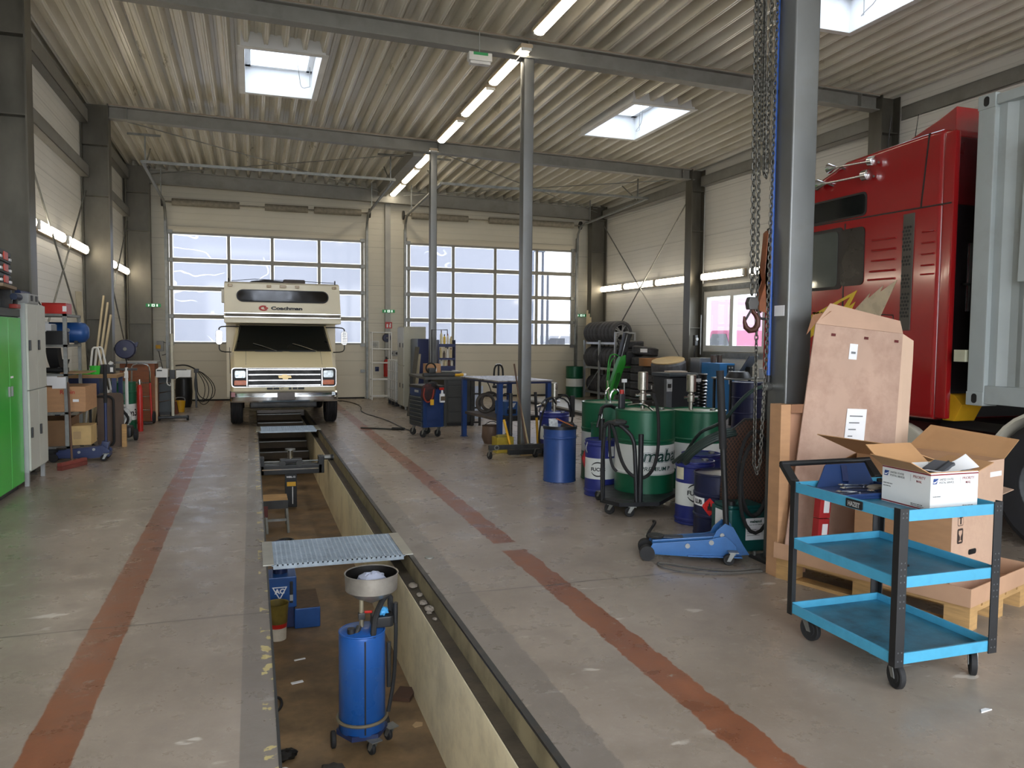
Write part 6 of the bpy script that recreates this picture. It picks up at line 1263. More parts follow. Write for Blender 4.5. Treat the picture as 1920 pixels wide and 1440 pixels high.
o=boxo('flat_carton','flat white and red carton lying on the bin lid','carton',(7.10,7.45,12.38,12.6,1.04,1.065),M('carton_pink','#cfc0b2',.7))
t=thing('metal_post','grey metal post with printed card before the wheelie bin','post',(6.78,11.9,0)); MB().box(-.05,.06,-.04,.04,0,.95).build('post',M('post_grey','#5e646b',.4,.3),t,bevel=.004); MB().box(-.045,.06,-.045,-.04,.74,.95).build('info_card',M('printed_card','#b9bdc0',.6,0,.2,30),t); MB().box(-.03,.04,-.048,-.045,.80,.87).build('printed_field',darksteel,t)
t=thing('ribbed_barrel','black ribbed plastic barrel right of the wheelie bin','barrel',(7.85,12.75,0)); pr=[(0,0)]
for k in range(15): pr+=[(.20,.06*k+.01),(.22,.06*k+.03),(.20,.06*k+.05)]
MB().lathe(pr+[(.2,.96),(.205,1.0),(0,1.0)],28).build('body',M('shiny_black','#15171a',.2,0,.2,6),t,smooth=25); MB().box(-.15,-.02,-.215,-.205,.86,.92).build('label',paper,t); MB().torus((0,0,.99),.2,.014).build('rim',black,t)
t=thing('metal_can','small silver pump can on the floor right of the post','can',(4.93,8.52,0)); bpy.data.objects.remove(t)
t=thing('side_table','steel shop table against the right wall below the window','table',(9.05,13.1,0)); MB().box(-.42,.48,-.3,.35,.87,.90).build('tabletop',steel,t)
for x in (-.38,.43):
    for y in (-.26,.3): MB().box(x-.02,x+.02,y-.02,y+.02,0,.87).build('leg',darksteel,t)
d=drum('oil_drum','navy drum below the side table at the right wall',8.95,12.55,.0,.28,.86,[M('drum_navy','#20254a',.35,.1,.1,4)],[],None,(.33,.66))
d.location=(8.75,12.42,0)
t=thing('drum_lid_basin','black round basin upside down on the side table','basin',(8.98,13.05,.90)); MB().lathe([(.0,.12),(.18,.12),(.2,.09),(.24,.02),(.25,.0),(0,0)],28).build('body',black,t)
t=thing('document_holder','tilted grey-blue panel on the side table under the window','panel',(9.42,13.3,.90)); MB().prism([(-.10,.12),(-.08,.12),(.12,.42),(.10,.42)],'y',-.25,.12).build('panel',M('panel_slate','#4c5668',.4),t); MB().box(-.05,.05,-.1,.0,0,.2).build('stand',darksteel,t)
t.rotation_euler=(0,0,-1.1)
t=thing('white_canister','grey plastic box on the right end of the side table','box',(9.44,12.88,.90)); MB().prism(rbox2(.16,.14,.03),'z',0,.19).build('body',M('box_pale','#b4b6ba',.4),t,bevel=.008); MB().cyl((0,0,.19),(0,0,.21),.025,n=12).build('cap',white,t)
t=thing('compressor_cabinet','bright blue compressor cabinet at the right wall','machine',(9.52,14.6,0)); MB().box(-.18,.19,-.35,.35,.05,1.14).build('housing',M('machine_blue','#2f74b0',.35,.1,.05,4),t,bevel=.01); MB().box(.0,.18,-.356,-.35,.92,1.10).build('control_panel',M('panel_dark','#2a3440',.4),t); MB().box(.05,.12,-.36,-.35,.70,.84).build('label',paper,t)
for x in (.05,.12):
    for z in (.97,1.05): MB().cyl((x,-.365,z),(x,-.355,z),.02,n=12).build('dial',grey,t)
MB().box(-.16,.17,-.3,.3,0,.05).build('plinth',black,t)
t=thing('steel_tank','silver sheet metal casing left of the blue compressor cabinet','casing',(9.46,15.2,0)); MB().box(-.13,.16,-.2,.2,.0,1.22).build('casing',M('casing_silver','#8e939b',.35,.7,.06,4),t,bevel=.006); MB().box(-.14,.17,-.21,.21,1.22,1.235).build('cover',steel,t)
for x,l in ((9.50,'left rusty filter pot on the wall shelf below the window'),(9.66,'right rusty filter pot on the wall shelf below the window')):
    t=thing('filter_pot',l,'pot',(x,14.75,1.14)); MB().cyl((0,0,0),(0,0,.16),.055,n=18).build('body',M('pot_rust','#5b4b42',.5,.4,.2,6),t); MB().torus((0,0,.16),.055,.006).build('rim',darksteel,t)
o=MB().box(9.30,9.33,12.2,12.24,0,1.12).build('corner_post',darksteel); bpy.data.objects.remove(o)
o=MB().box(4.16,4.20,5.66,5.72,0,1.30).build('x',card); bpy.data.objects.remove(o)
# wall wiring by the window
for k,(y,z0,z1) in enumerate(((15.62,2.9,4.9),(15.66,1.3,2.2))):
    o=MB().cyl((xr(y)-.12,y,z0),(xr(y)-.12,y,z1),.012,n=8).build('cable_conduit',grey); tag(o,'grey cable conduit on the wall column '+('above' if k==0 else 'beside')+' the window','conduit')
t=thing('pressure_regulator','dark compressed air regulator on the wall column left of the window','regulator',(9.60,15.66,1.62)); MB().box(-.03,.04,-.05,.05,-.12,.12).build('block',darksteel,t,bevel=.01); MB().cyl((0,-.05,.03),(0,-.09,.03),.035,n=16).build('gauge',grey,t); MB().tube([(0,-.03,-.12),(-.05,-.05,-.3),(.0,-.05,-.5)],.01,6,smooth=1).build('hose',rubber,t)
# ================================================================ tyres
rx0,rx1,ry0,ry1=8.95,9.50,18.45,20.42
t=thing('tyre_rack','silver tyre rack full of tyres along the right wall near the corner','tyre rack',(0,0,0)); rk=M('rack_silver','#b9bcbf',.35,.5,.08,6)
for x in (rx0,rx1):
    for y,h in ((ry0,1.82),(19.43,1.60),(ry1,1.60)): MB().box(x-.025,x+.025,y-.025,y+.025,0,h).build('post',rk,t)
for z in (1.52,.84,.16):
    for x in (rx0+.05,rx1-.05): MB().box(x-.02,x+.02,ry0,ry1,z-.03,z+.03).build('rail',rk,t)
MB().box(rx0,rx1,ry0-.02,ry0+.02,1.78,1.82).build('end_bar',rk,t)
MB().bar((rx0,ry1,.1),(rx0,19.45,.8),.02,.02).build('brace',rk,t)
tx=(rx0+rx1)/2; zr=.285
for row,(z,ys,nm) in enumerate(((1.52,[20.36,20.15,19.94,19.73,19.42,19.20,18.98,18.72],'top'),(.84,[20.36,20.16,19.96,19.76,19.36,19.14,18.90,18.62],'middle'),(.16,[20.3,20.12,19.94,19.76,19.2,18.98],'bottom'))):
    for k,y in enumerate(ys):
        lb_='tyre standing on the %s rail of the tyre rack, %s from the corner'%(nm,ORD[k]); last=row==0 and k in (5,7)
        sc=.80 if row==2 and k<4 else 1
        tire((tx,y,z+zr*sc),lb_ if not last else 'alloy car wheel on the top rail of the tyre rack, '+('nearest the camera' if k==7 else 'third from its near end'),(-PI/2,0,0),sc if not last else 1,'tyres on the rack',rim=last)
def stack(x,y,n,label,jit=.008,w=.2,z0=0,sc=1):
    for k in range(n):
        tire((x+random.uniform(-jit,jit),y+random.uniform(-jit,jit),z0+w*(k+.5)),'tyre lying %s from the floor in the %s'%(ORD[k],label),(0,0,random.uniform(0,3)),sc,'tyres stacked at the right wall')
stack(9.22,18.06,8,'tallest tyre stack next to the tyre rack')
stack(9.21,17.41,6,'second tyre stack from the tyre rack')
stack(9.22,16.76,5,'third tyre stack from the tyre rack')
stack(9.12,16.10,4,'nearest tyre stack, under the disc-topped tyre')
tire((9.26,17.41,1.34),'labelled new tyre lying tilted on top of the second tyre stack',(0,.12,0),1.05)
b=MB().box(-.02,.06,-.004,0,-.05,.05).box(-.02,.06,-.004,0,.06,.1)
for k,(a,z) in enumerate(((0,1.36),(.22,1.36))):
    f=wrap(.326,face_angle(9.26,17.41)-.2+a,z); o=wquad(f,-.05,.05,-.045,.045).build('tyre_label',paper,smooth=0); o.location=(9.26,17.41,0); tag(o,('left' if k==0 else 'right')+' white paper label on the tilted new tyre','label')
for k,(sx,sy,z,sh_) in enumerate(((9.22,16.76,.72,.3),(9.22,16.76,.50,-.2),(9.12,16.10,.3,.25),(9.12,16.10,.1,.15),(9.12,16.10,.62,.1))):
    f=wrap(.312,face_angle(sx,sy)+sh_,z); o=wquad(f,-.05,.05,-.045,.045).build('tyre_label',paper,smooth=0); o.location=(sx,sy,0); tag(o,'white tread label on the '+('third tyre stack from the rack, ' if k<2 else 'nearest tyre stack, ')+('upper one','lower one','middle one','lowest one','topmost one')[k],'label')
o=MB().prism(rbox2(.62,.5,.15,5),'z',1.0,1.19).build('wrapped_tyre',M('wrap_brown','#9a6b3f',.6,0,.15,5)); o.location=(9.12,16.72,0); tag(o,'brown paper wrapped tyre on top of the third tyre stack','tyre')
t=thing('lorry_tyre','big dark tyre covered with a pale wooden disc on the nearest tyre stack','tyre',(8.98,15.75,1.02)); t.rotation_euler=(.12,-.18,0)
MB().lathe([(.2,-.14),(.36,-.15),(.39,-.10),(.39,.08),(.36,.13),(.2,.13),(.2,-.14)],32).build('tyre_ring',TIREW,t,smooth=30); MB().cyl((0,0,.13),(0,0,.155),.37,n=32).build('wooden_disc',M('disc_wood','#a58d63',.6,0,.2,4,dirt='#6d5b3c',dirt_amt=.4),t)
t=thing('lift_platform','low pale steel platform on the floor behind the tall column','platform',(0,0,0)); MB().box(6.62,7.8,13.6,19.4,.06,.10).build('deck',M('platform_pale','#b9bbbb',.4,.2,.06,3),t,bevel=.004); MB().box(6.62,6.66,13.6,19.4,.0,.06).build('side_rail',darksteel,t); MB().box(7.76,7.8,13.6,19.4,.0,.06).build('side_rail',darksteel,t)
# green hydraulic lift in front of the rack
t=thing('transmission_lift','bright green hydraulic lifter with black padded top before the tyre stacks','lifter',(8.40,17.55,0),0); gl=M('lift_green','#2f9a35',.35,0,.06,4)
MB().prism([(-.16,.10),(.02,.10),(.40,1.12),(.42,1.2),(.36,1.25),(.24,1.22),(.18,1.1)],'y',-.09,.09).build('arm',gl,t,bevel=.02); MB().prism([(.02,.42),(.10,.40),(.22,.75),(.20,.82),(.12,.80)],'y',-.10,-.088).build('slot_plate',M('lift_green_dark','#1f6a26',.4),t,bevel=.01)
MB().prism([(.02,.28),(.12,.28),(.14,.36),(.04,.36)],'y',-.10,-.088).build('slot_plate',M('lift_green_light','#3fae45',.4),t)
MB().box(-.16,.50,-.1,.1,.06,.13).build('base_beam',gl,t,bevel=.01); MB().box(.30,.62,-.06,.0,.92,.96).build('side_arm',gl,t)
MB().tube([(-.10,.0,.3),(-.10,-.02,.8),(-.05,-.02,1.22),(.08,-.02,1.27),(.2,0,1.22)],.018,8,smooth=1).build('guard_rail',gl,t)
MB().tube([(-.04,.0,.35),(-.03,.04,.8),(.02,.04,1.1),(.12,.04,1.18)],.015,8,smooth=1).build('guard_rail',gl,t)
MB().bar((.30,0,1.2),(.44,.0,1.78),.14,.18,(1,0,0)).build('black_pad',black,t,bevel=.02); MB().bar((.24,-.10,1.2),(.38,-.10,1.75),.02,.02).build('chrome_rod',chrome,t); MB().box(.36,.62,-.12,.12,1.0,1.32).build('head_block',black,t,bevel=.02)
for x in (-.12,.44):
    for y in (-.14,.14): MB().lathe([(0,-.02),(.05,-.02),(.055,0),(.05,.02),(0,.02)],14,(x,y,.055),'y').build('roller',rubber,t)
t2=thing('lever_bar','shiny steel lever bar leaning against the green lifter','bar',(0,0,0)); MB().cyl((7.95,16.6,.02),(8.2,17.3,.62),.016,n=8).build('shaft',chrome,t2)
d=drum('oil_drum','green and white drum in the corner right of the right roller door',8.62,20.35,.0,.24,.86,[dgreen,dwhite,dgreen],[.30,.52],None,(.33,.66))
for k,(x0,x1,l) in enumerate(((9.0,9.08,'leftmost of the pale battens leaning in the right corner'),(9.06,9.13,'middle one of the pale battens leaning in the right corner'),(9.12,9.18,'rightmost of the pale battens leaning in the right corner'))):
    o=MB().bar((x0,20.44,.0),(x1,20.56,2.45-.1*k),.05,.03).build('batten',stick); tag(o,l,'batten','battens leaning in the right corner')
# ================================================================ column fittings, chain hoist
t=thing('air_pipe','blue compressed air pipe with end fitting on the right column','pipe',(0,0,0)); MB().cyl((3.578,4.83,1.36),(3.578,4.83,4.1),.0135,n=12).build('pipe',M('pipe_blue','#2a56a8',.35),t); MB().cyl((3.578,4.83,1.32),(3.578,4.83,1.37),.02,n=12).build('collar',black,t)
f=MB().cyl((3.53,4.81,1.29),(3.598,4.83,1.29),.03,n=16).build('fitting',M('fitting_nickel','#9a9a96',.3,.8),t,bevel=.004); MB().cyl((3.51,4.805,1.29),(3.53,4.81,1.29),.018,n=12).build('outlet',chrome,f)
for z in (1.95,2.9,3.4): MB().box(3.56,3.600,4.82,4.845,z-.012,z+.012).build('pipe_clip',black,t)
o=MB().box(3.5915,3.595,4.69,4.80,1.80,1.875).build('column_sticker',paper); tag(o,'small white sticker on the right foreground column','sticker')
t=thing('chain_hoist','chain hoist with long steel chains and an open hook beside the right column','chain hoist',(3.20,4.52,0)); ch=M('chain_steel','#5a5954',.5,.8,.15,20)
def chain(name,pts,link_l,r,mat):
    """alternating oval links along a polyline"""
    pts=[Vector(p) for p in pts]; L=[(b-a).length for a,b in zip(pts,pts[1:])]; tot=sum(L); n=int(tot/(link_l*.72)); b=MB()
    def at_(s):
        for (a,c),l in zip(zip(pts,pts[1:]),L):
            if s<=l: return a.lerp(c,s/l),(c-a).normalized()
            s-=l
        return pts[-1],(pts[-1]-pts[-2]).normalized()
    for k in range(n):
        p,d=at_((k+.5)*tot/n); u=d.orthogonal().normalized(); w=d.cross(u)
        a=u*math.cos(.6)+w*math.sin(.6); c=w*math.cos(.6)-u*math.sin(.6)
        if k%2: a=c
        q=[]; wd=link_l*.26
        for i in range(10):
            t_=2*PI*i/10; q.append(p+d*(math.cos(t_)*link_l*.36+ (link_l*.12 if math.cos(t_)>0 else -link_l*.12))+a*math.sin(t_)*wd)
        b.tube(q,r,5,closed=True)
    return b.build(name,mat,t,smooth=60)
zt=4.25
chain('load_chain',[(0,.0,1.93),(-.03,0,zt)],.050,.0058,ch); chain('load_chain',[(.045,0,1.60),(.03,0,2.6),(-.005,0,zt)],.040,.0045,ch)
chain('hand_chain',[(.045,0,1.60),(.052,.0,.78),(.075,0,.72),(.10,0,.78),(.13,.0,1.6),(.14,0,zt)],.040,.0042,ch)
chain('slack_chain',[(.05,.02,zt),(.085,.02,2.75),(.105,.02,2.72),(.11,.02,zt)],.044,.0048,ch)
chain('slack_chain',[(.02,-.02,zt),(.03,-.02,2.95)],.044,.0048,ch)
k=MB().prism([(-.04,.0),(-.025,.04),(.025,.04),(.045,.0),(.03,-.045),(-.03,-.045)],'y',-.022,.022).build('hook_block',M('block_grey','#4f4d4b',.4,.5),t,bevel=.006); k.location=(0,0,1.875)
hk=[(.0,0,1.84),(.012,0,1.815),(.035,0,1.795),(.052,0,1.765),(.05,0,1.725),(.025,0,1.695),(-.012,0,1.690),(-.042,0,1.712),(-.052,0,1.745),(-.056,0,1.785)]
MB().tube(hk,[.014,.014,.016,.019,.021,.021,.020,.018,.013,.007],10,smooth=0).build('hook',M('hook_rust','#4a2b22',.5,.4,.2,10),t); MB().bar((-.004,0,1.825),(-.048,0,1.755),.010,.012).build('latch',darksteel,t)
MB().box(-.12,.16,-.1,.1,zt,zt+.22).build('hoist_body',M('hoist_red','#a53a24',.4),t,bevel=.02); MB().cyl((0,0,zt+.22),(0,0,deckz(3.2,4.52)-.03),.02,n=8).build('suspension',steel,t)
t=thing('hand_winch','brown and black strap winch hanging on the right column','winch',(3.535,4.85,0)); MB().prism([(-.02,2.12),(.0,2.4),(.02,2.42),(.03,2.2),(.02,2.1),(-.03,1.96),(-.05,1.9),(-.05,1.84),(.0,1.83),(.03,1.95)],'y',-.03,.03).build('strap',M('strap_brown','#7a4527',.6,0,.2,8),t,bevel=.006); MB().box(.0,.05,-.03,.03,1.86,2.05).build('housing',M('winch_blue','#1f2f66',.4),t,bevel=.01); MB().tube([(-.04,0,1.85),(-.04,0,1.80),(-.02,0,1.78),(.05,0,1.78)],.010,8,smooth=1).build('hook_bow',darksteel,t); MB().cyl((.02,0,2.42),(.065,0,2.44),.012,n=8).build('hanger',black,t)
t=thing('emergency_light','white emergency exit lamp on the near roof beam left of the tall column','emergency lamp',(2.92,10.28,deckz(2.9,10.28)-.40)); MB().box(-.16,.16,-.07,.05,-.05,.06).build('housing',white,t,bevel=.012); MB().box(-.14,.14,-.06,.04,-.09,-.05).build('diffuser',M('lamp_lens','#cfd0cf',.3),t,bevel=.01); MB().box(-.10,.10,-.075,-.07,.02,.055).build('exit_band',emit('exit_green','#1f6a3c'),t); MB().cyl((0,.0,.06),(0,.0,.36),.006,n=6).build('suspension',grey,t)
# ================================================================ blue workshop trolley in the foreground
BT=thing('workshop_trolley','sky blue three-tray workshop trolley with black corner posts in the right foreground','trolley',(2.80,2.79,0)); sb=M('trolley_sky','#489fc2',.4,.1,.08,4,dirt='#2f6a84',dirt_amt=.4); st_=M('tray_floor','#3a86a3',.45,.1,.2,2.6,dirt='#1f2a2e',dirt_amt=.9)
w,l=.61,.755
for z in (.80,.49,.13):
    o=MB().box(0,w,0,.012,z,z+.052).box(0,w,l-.012,l,z,z+.052).box(0,.012,.012,l-.012,z,z+.052).box(w-.012,w,.012,l-.012,z,z+.052).box(.004,w-.004,.004,l-.004,z,z+.012).build('tray',sb,BT,bevel=.002)
    MB().box(.013,w-.013,.013,l-.013,z+.012,z+.014).build('tray_bottom',st_,o,smooth=0)
for x in (0,w):
    for y in (0,l):
        sx=1 if x==0 else -1; sy=1 if y==0 else -1
        p=MB().prism([(x-sx*.006,y-sy*.006),(x+sx*.046,y-sy*.006),(x+sx*.046,y),(x,y),(x,y+sy*.032),(x-sx*.006,y+sy*.032)],'z',.12,.862).build('corner_post',black,BT,bevel=.0015)
        b=MB()
        for z in (.15,.19,.40,.43,.46,.52,.55,.58,.61,.82,.84):
            for xx in (.010,.031): b.cyl((x+sx*xx,y-sy*.0075,z),(x+sx*xx,y-sy*.006,z),.004,n=8)
        b.build('bolt_holes',M('hole_grey','#55585a',.5,.3),p)
for y in (.07,.68):
    for x in (.06,.55): caster(BT,x,y,.128,.062,.03,(2.9,2.4,3.3,2.2)[int(x>.1)+2*int(y>.3)])
MB().box(.02,.15,.03,.18,.118,.13).build('castor_plate',sb,BT)
for x in (.02,w-.02): MB().bar((x,l-.02,.82),(x,l+.105,.935),.03,.05,(1,0,0)).build('handle_bracket',black,BT,bevel=.006)
MB().cyl((.0,l+.10,.935),(w,l+.10,.935),.016,n=14).build('push_bar',black,BT)
e=MB().prism(rbox2(.11,.042,.006),'x',-.0065,0).build('maker_badge',black,BT); e.location=(0,.285,.826); link('lettering',text('HAZET',.032,.0008,.0015,'CENTER',sx=.8,mapf=lambda p:(-.0075-p[1]*.1,.285-p[0],.814+p[2])),grey,BT)
# things on it
t=thing('socket_case','open dark blue tool tray with spanners on the top of the sky blue trolley','tool tray',(3.08,3.32,.815)); cb=M('case_blue','#1d3766',.4,0,.1,5)
MB().box(-.24,.22,-.13,.16,0,.014).box(-.24,.22,-.13,-.12,.014,.03).box(-.24,-.23,-.12,.16,.014,.03).box(.21,.22,-.12,.16,.014,.03).build('tray',cb,t,bevel=.003); MB().add([(-.17,.16,.01),(.22,.16,.01),(.22,.24,.12),(-.05,.24,.12),(-.17,.17,.0),(.22,.17,.0),(.22,.25,.11),(-.05,.25,.11)],[(0,1,2,3),(7,6,5,4),(0,4,5,1),(1,5,6,2),(2,6,7,3),(3,7,4,0)]).build('lid',cb,t); MB().bar((.03,.17,.03),(.06,.225,.11),.03,.02).build('lid_rib',navy,t)
for k,(x0,y0,x1,y1,l) in enumerate(((3.16-.30,3.24,3.02,3.29,'chrome ring spanner nearest the tray edge'),(2.90,3.30,3.10,3.26,'chrome spanner lying across the blue tool tray'),(2.98,3.36,3.2,3.30,'chrome spanner in the middle of the blue tool tray'),(3.05,3.24,3.24,3.27,'chrome spanner half hidden by the white parcel'),(3.0,3.40,3.12,3.36,'chrome spanner furthest back in the blue tool tray'))):
    t=thing('spanner',l,'spanner',(0,0,0)); z=.836+.004*k; MB().bar((x0,y0,z),(x1,y1,z),.016,.007).build('shaft',chrome,t); MB().torus((x0,y0,z),.013,.005,n=14,m=6).build('ring_end',chrome,t); MB().cyl((x1,y1,z-.005),(x1,y1,z+.005),.015,n=8).build('jaw_end',chrome,t)
o=MB().ball((3.14,3.30,.850),.035,(1.4,.9,.45),jit=.15).build('rag',M('rag_taupe','#7d776d',.9),smooth=25); tag(o,'grey-brown rag in the blue tool tray beside the white parcel','rag')
# parcel
PB=thing('parcel','white postal parcel box with open brown flaps on the sky blue trolley','parcel',(3.05,2.865,.814)); pw=M('parcel_white','#d9dad8',.6,0,.03,4); kr=M('kraft_inner','#b58a5f',.85,0,.06,4)
W2,L2,H2=.295,.30,.185
MB().box(0,W2,0,L2,0,.006).box(0,W2,0,.005,.006,H2).box(0,W2,L2-.005,L2,.006,H2).box(0,.005,.005,L2-.005,.006,H2).box(W2-.005,W2,.005,L2-.005,.006,H2).build('box_walls',pw,PB,smooth=0)
MB().box(.005,W2-.005,.005,L2-.005,.006,.012).build('inner_bottom',kr,PB)
def flap(n,p,par,m=kr): 
    a,b_,c_2,d=[Vector(q) for q in p]; nn=(b_-a).cross(d-a).normalized()*.004
    return MB().add([a,b_,c_2,d,a+nn,b_+nn,c_2+nn,d+nn],[(3,2,1,0),(4,5,6,7),(0,1,5,4),(1,2,6,5),(2,3,7,6),(3,0,4,7)]).build(n,m,par,smooth=0)
flap('flap',[(0,L2,H2),(0,0,H2),(-.10,.02,H2+.055),(-.10,L2-.02,H2+.06)],PB); flap('flap',[(W2,0,H2),(W2,L2,H2),(W2+.12,L2-.02,H2+.035),(W2+.12,.02,H2+.035)],PB); flap('flap',[(W2,L2,H2),(0,L2,H2),(.0,L2+.12,H2+.085),(W2,L2+.12,H2+.085)],PB); flap('flap',[(0,.004,H2),(W2,.004,H2),(W2-.01,.11,H2-.05),(.01,.11,H2-.05)],PB)
bur=M('stripe_burgundy','#7d1f2a',.5); pr_=M('print_blue','#1f3c7a',.5); pg=M('print_dark','#3a3b3d',.5)
for z in (H2-.008,.006):
    MB().box(-.0012,0,.0,L2,z-.003,z+.003).build('stripe',bur,PB); MB().box(0,W2,-.0012,0,z-.003,z+.003).build('stripe',bur,PB)
fx=lambda p:(p[0],-.0006+p[1]*.3,p[2]); fy=lambda p:(-.0006+p[1]*.3,-p[0],p[2])
for f,x0 in ((fx,.0),(fy,-L2)):
    o=lambda x,z,f=f,x0=x0:(lambda p:f((p[0]+x0+x,p[1],p[2]+z)))
    b=MB(); q=lambda x,z:f((x0+x,-.001,z)); b.add([q(.012,H2-.052),(q(.036,H2-.052)),q(.046,H2-.026),q(.016,H2-.026)],[(0,1,2,3)]).build('eagle_field',pr_,PB,smooth=0)
    b=MB(); q=lambda x,z:f((x0+x,-.002,z)); b.add([q(.012,H2-.044),q(.030,H2-.040),q(.044,H2-.031),q(.038,H2-.038),q(.030,H2-.046),q(.020,H2-.048)],[(0,1,2,3,4,5)]).build('eagle_mark',paper,PB,smooth=0)
    for s,sz,x,z,m in (('UNITED STATES',.0135,.052,H2-.036,pg),('POSTAL SERVICE.',.0135,.052,H2-.051,pg),('PRIORITY',.0185,.195,H2-.036,bur),('MAIL',.0165,.215,H2-.056,bur)): link('lettering',text(s,sz,.0006,.0001,sx=.9 if sz<.015 else .95,mapf=o(x,z)),m,PB)
    q=lambda x,z:f((x0+x,-.001,z)); MB().add([q(.180,H2-.055),q(.181,H2-.055),q(.181,H2-.022),q(.180,H2-.022)],[(0,1,2,3)]).build('divider',pg,PB,smooth=0)
    for s,sz,x,z in ((('LARGE VIDEO BOX',.007,.008,H2*.5),('usps.com/priority',.007,.008,H2*.43),('VISIT US AT USPS.COM',.007,.185,.020),('DOMESTIC AND INTERNATIONAL USE',.0045,.185,.013)) if f is fy else (('TRACKED INSURED',.0055,.015,.070),('VISIT US AT USPS.COM',.0065,.20,.020))): link('lettering',text(s,sz,.0005,.0002,mapf=o(x,z)),pg,PB)
t=thing('black_case','black plastic case inside the white parcel box','case',(3.24,2.99,.985)); t.rotation_euler=(.0,-.35,.2); MB().box(-.055,.055,-.05,.06,-.03,.03).build('body',M('case_charcoal','#3b3d42',.4),t,bevel=.008); MB().box(-.056,.056,-.02,-.012,-.031,.033).build('strap',black,t)
t=thing('paper_sheets','curled white paper sheets sticking out of the parcel box','paper',(0,0,0)); b=MB(); strip(b,lambda u,v,d:(3.15+.12*(u+1)*.95, 2.89+.10*v*(1-.2*u), 1.0+.075*max(0,u*.5+.35)**2*(.2+.8*v)*1.2-.010*(u<-.2)+d),8,4,0,.002); b.build('sheet',paper,t,smooth=80); 
o=boxo('phone','small black gadget lying on the middle tray of the sky blue trolley','gadget',(3.05,3.10,3.02,3.05,.504,.514),black,.002)
# ================================================================ cardboard and pallet
PA=.33; pal=thing('pallet','wooden pallet carrying the opened cardboard cartons','pallet',(3.80,3.27,0),PA)
for x in (0,.35,.70):
    for y in (.0,.55,1.1): MB().box(x,x+.1,y,y+.14,.022,.10).build('block',wood,pal)
for x in (0,.35,.70): MB().box(x,x+.1,0,1.24,0,.022).build('bottom_board',wood,pal)
for y in (.0,.55,1.1): MB().box(0,.8,y,y+.14,.10,.122).build('cross_board',wood,pal)
for k in range(5): MB().box(.0+.165*k,.14+.165*k,0,1.24,.122,.144).build('deck_board',wood,pal)
tr=thing('carton_tray','low corrugated cardboard tray lying on the pallet','cardboard tray',(3.80,3.27,.144),PA); MB().box(-.02,.85,-.01,1.25,0,.006).box(-.02,.85,-.01,-.004,.006,.105).box(-.02,.85,1.244,1.25,.006,.105).box(-.02,-.014,-.004,1.244,.006,.105).box(.844,.85,-.004,1.244,.006,.105).build('tray_walls',M('pale_kraft','#bd9678',.85,0,.06,4),tr,smooth=0)
BX=thing('big_carton','tall brown carton with arrow and glass symbols on the pallet','carton',(3.83,3.44,.152),.24); MB().box(0,.56,0,.62,0,.76).build('box_walls',card,BX,bevel=.003); MB().box(.0,.56,-.002,.0,.0,.76).build('front_face',cardpale,BX)
flap('flap',[(.56,0,.54),(.56,.3,.54),(.78,.28,.57),(.74,.02,.55)],BX,cardpale); flap('flap',[(0,.62,.76),(0,0,.76),(-.373,.153,.89),(-.43,.60,.905)],BX); flap('flap',[(.56,.62,.76),(.0,.62,.76),(.03,.80,.66),(.53,.80,.66)],BX,M('kraft_inner')); flap('flap',[(.56,.0,.76),(.56,.62,.76),(.80,.60,.90),(.80,.03,.86)],BX,M('kraft_inner'))
MB().box(.40,.53,-.0045,-.002,.66,.69).build('label',paper,BX)
pk=M('carton_print','#332722',.7)
for z0,sym in ((.40,'arrow'),(.295,'glass')):
    o=rbox2(.062,.09,.012); b=MB(); b.add([(x+.09,-.003,z0+z+.045) for x,z in o],[tuple(range(len(o)))]).build('symbol_frame',pk,BX,smooth=0)
    i_=rbox2(.054,.082,.009); MB().add([(x+.09,-.0036,z0+z+.045) for x,z in i_],[tuple(range(len(i_)))]).build('symbol_field',cardpale,BX,smooth=0) if sym=='arrow' else None
    pts=[(-.008,.01),(.008,.01),(.008,.045),(.022,.045),(0,.075),(-.022,.045),(-.008,.045)] if sym=='arrow' else [(-.014,.012),(.014,.012),(.014,.018),(.003,.02),(.003,.04),(.018,.06),(.018,.078),(-.018,.078),(-.018,.06),(-.003,.04),(-.003,.02),(-.014,.018)]
    MB().add([(x+.09,-.0042,z0+z) for x,z in pts],[tuple(range(len(pts)))]).build('symbol',pk if sym=='arrow' else cardpale,BX,smooth=0)
MB().prism(sh2(rbox2(.085,.032,.014),.23,.23),'y',-.0045,-.002).build('hand_hole',black,BX)
c=thing('flat_carton','flattened brown carton standing upright before the right column','cardboard',(0,0,0)); MB().box(3.40,3.48,4.44,4.56,.0,1.19).build('folded_side',card,c,bevel=.004); MB().box(3.48,3.68,4.49,4.54,.0,1.14).build('panel',M('kraft_pink','#b08468',.85,0,.06,3),c,bevel=.003); MB().box(3.48,3.68,4.44,4.49,1.13,1.19).build('top_fold',M('kraft_dark','#8a6146',.85),c,bevel=.004)
c=thing('cardboard_sheet','large stained pale cardboard sheet leaning in front of the red truck','cardboard',(0,0,0))
cp=M('stained_cardboard','#b79a88',.85,0,.06,2.2,dirt='#80594c',dirt_amt=.6)
def sheet(n,pts,m,th=.008): 
    v=[Vector(p) for p in pts]; nn=(v[1]-v[0]).cross(v[-1]-v[0]).normalized()*th; k=len(v)
    return MB().add(v+[q+nn for q in v],[tuple(range(k-1,-1,-1)),tuple(range(k,2*k))]+[(i,(i+1)%k,k+(i+1)%k,k+i) for i in range(k)]).build(n,m,c,smooth=0)
A0,A1,A2,A3=(3.40,4.38,.16),(4.26,4.36,.16),(4.44,4.47,1.68),(3.68,4.47,1.74)
sheet('panel',[A0,A1,A2,A3],cp)
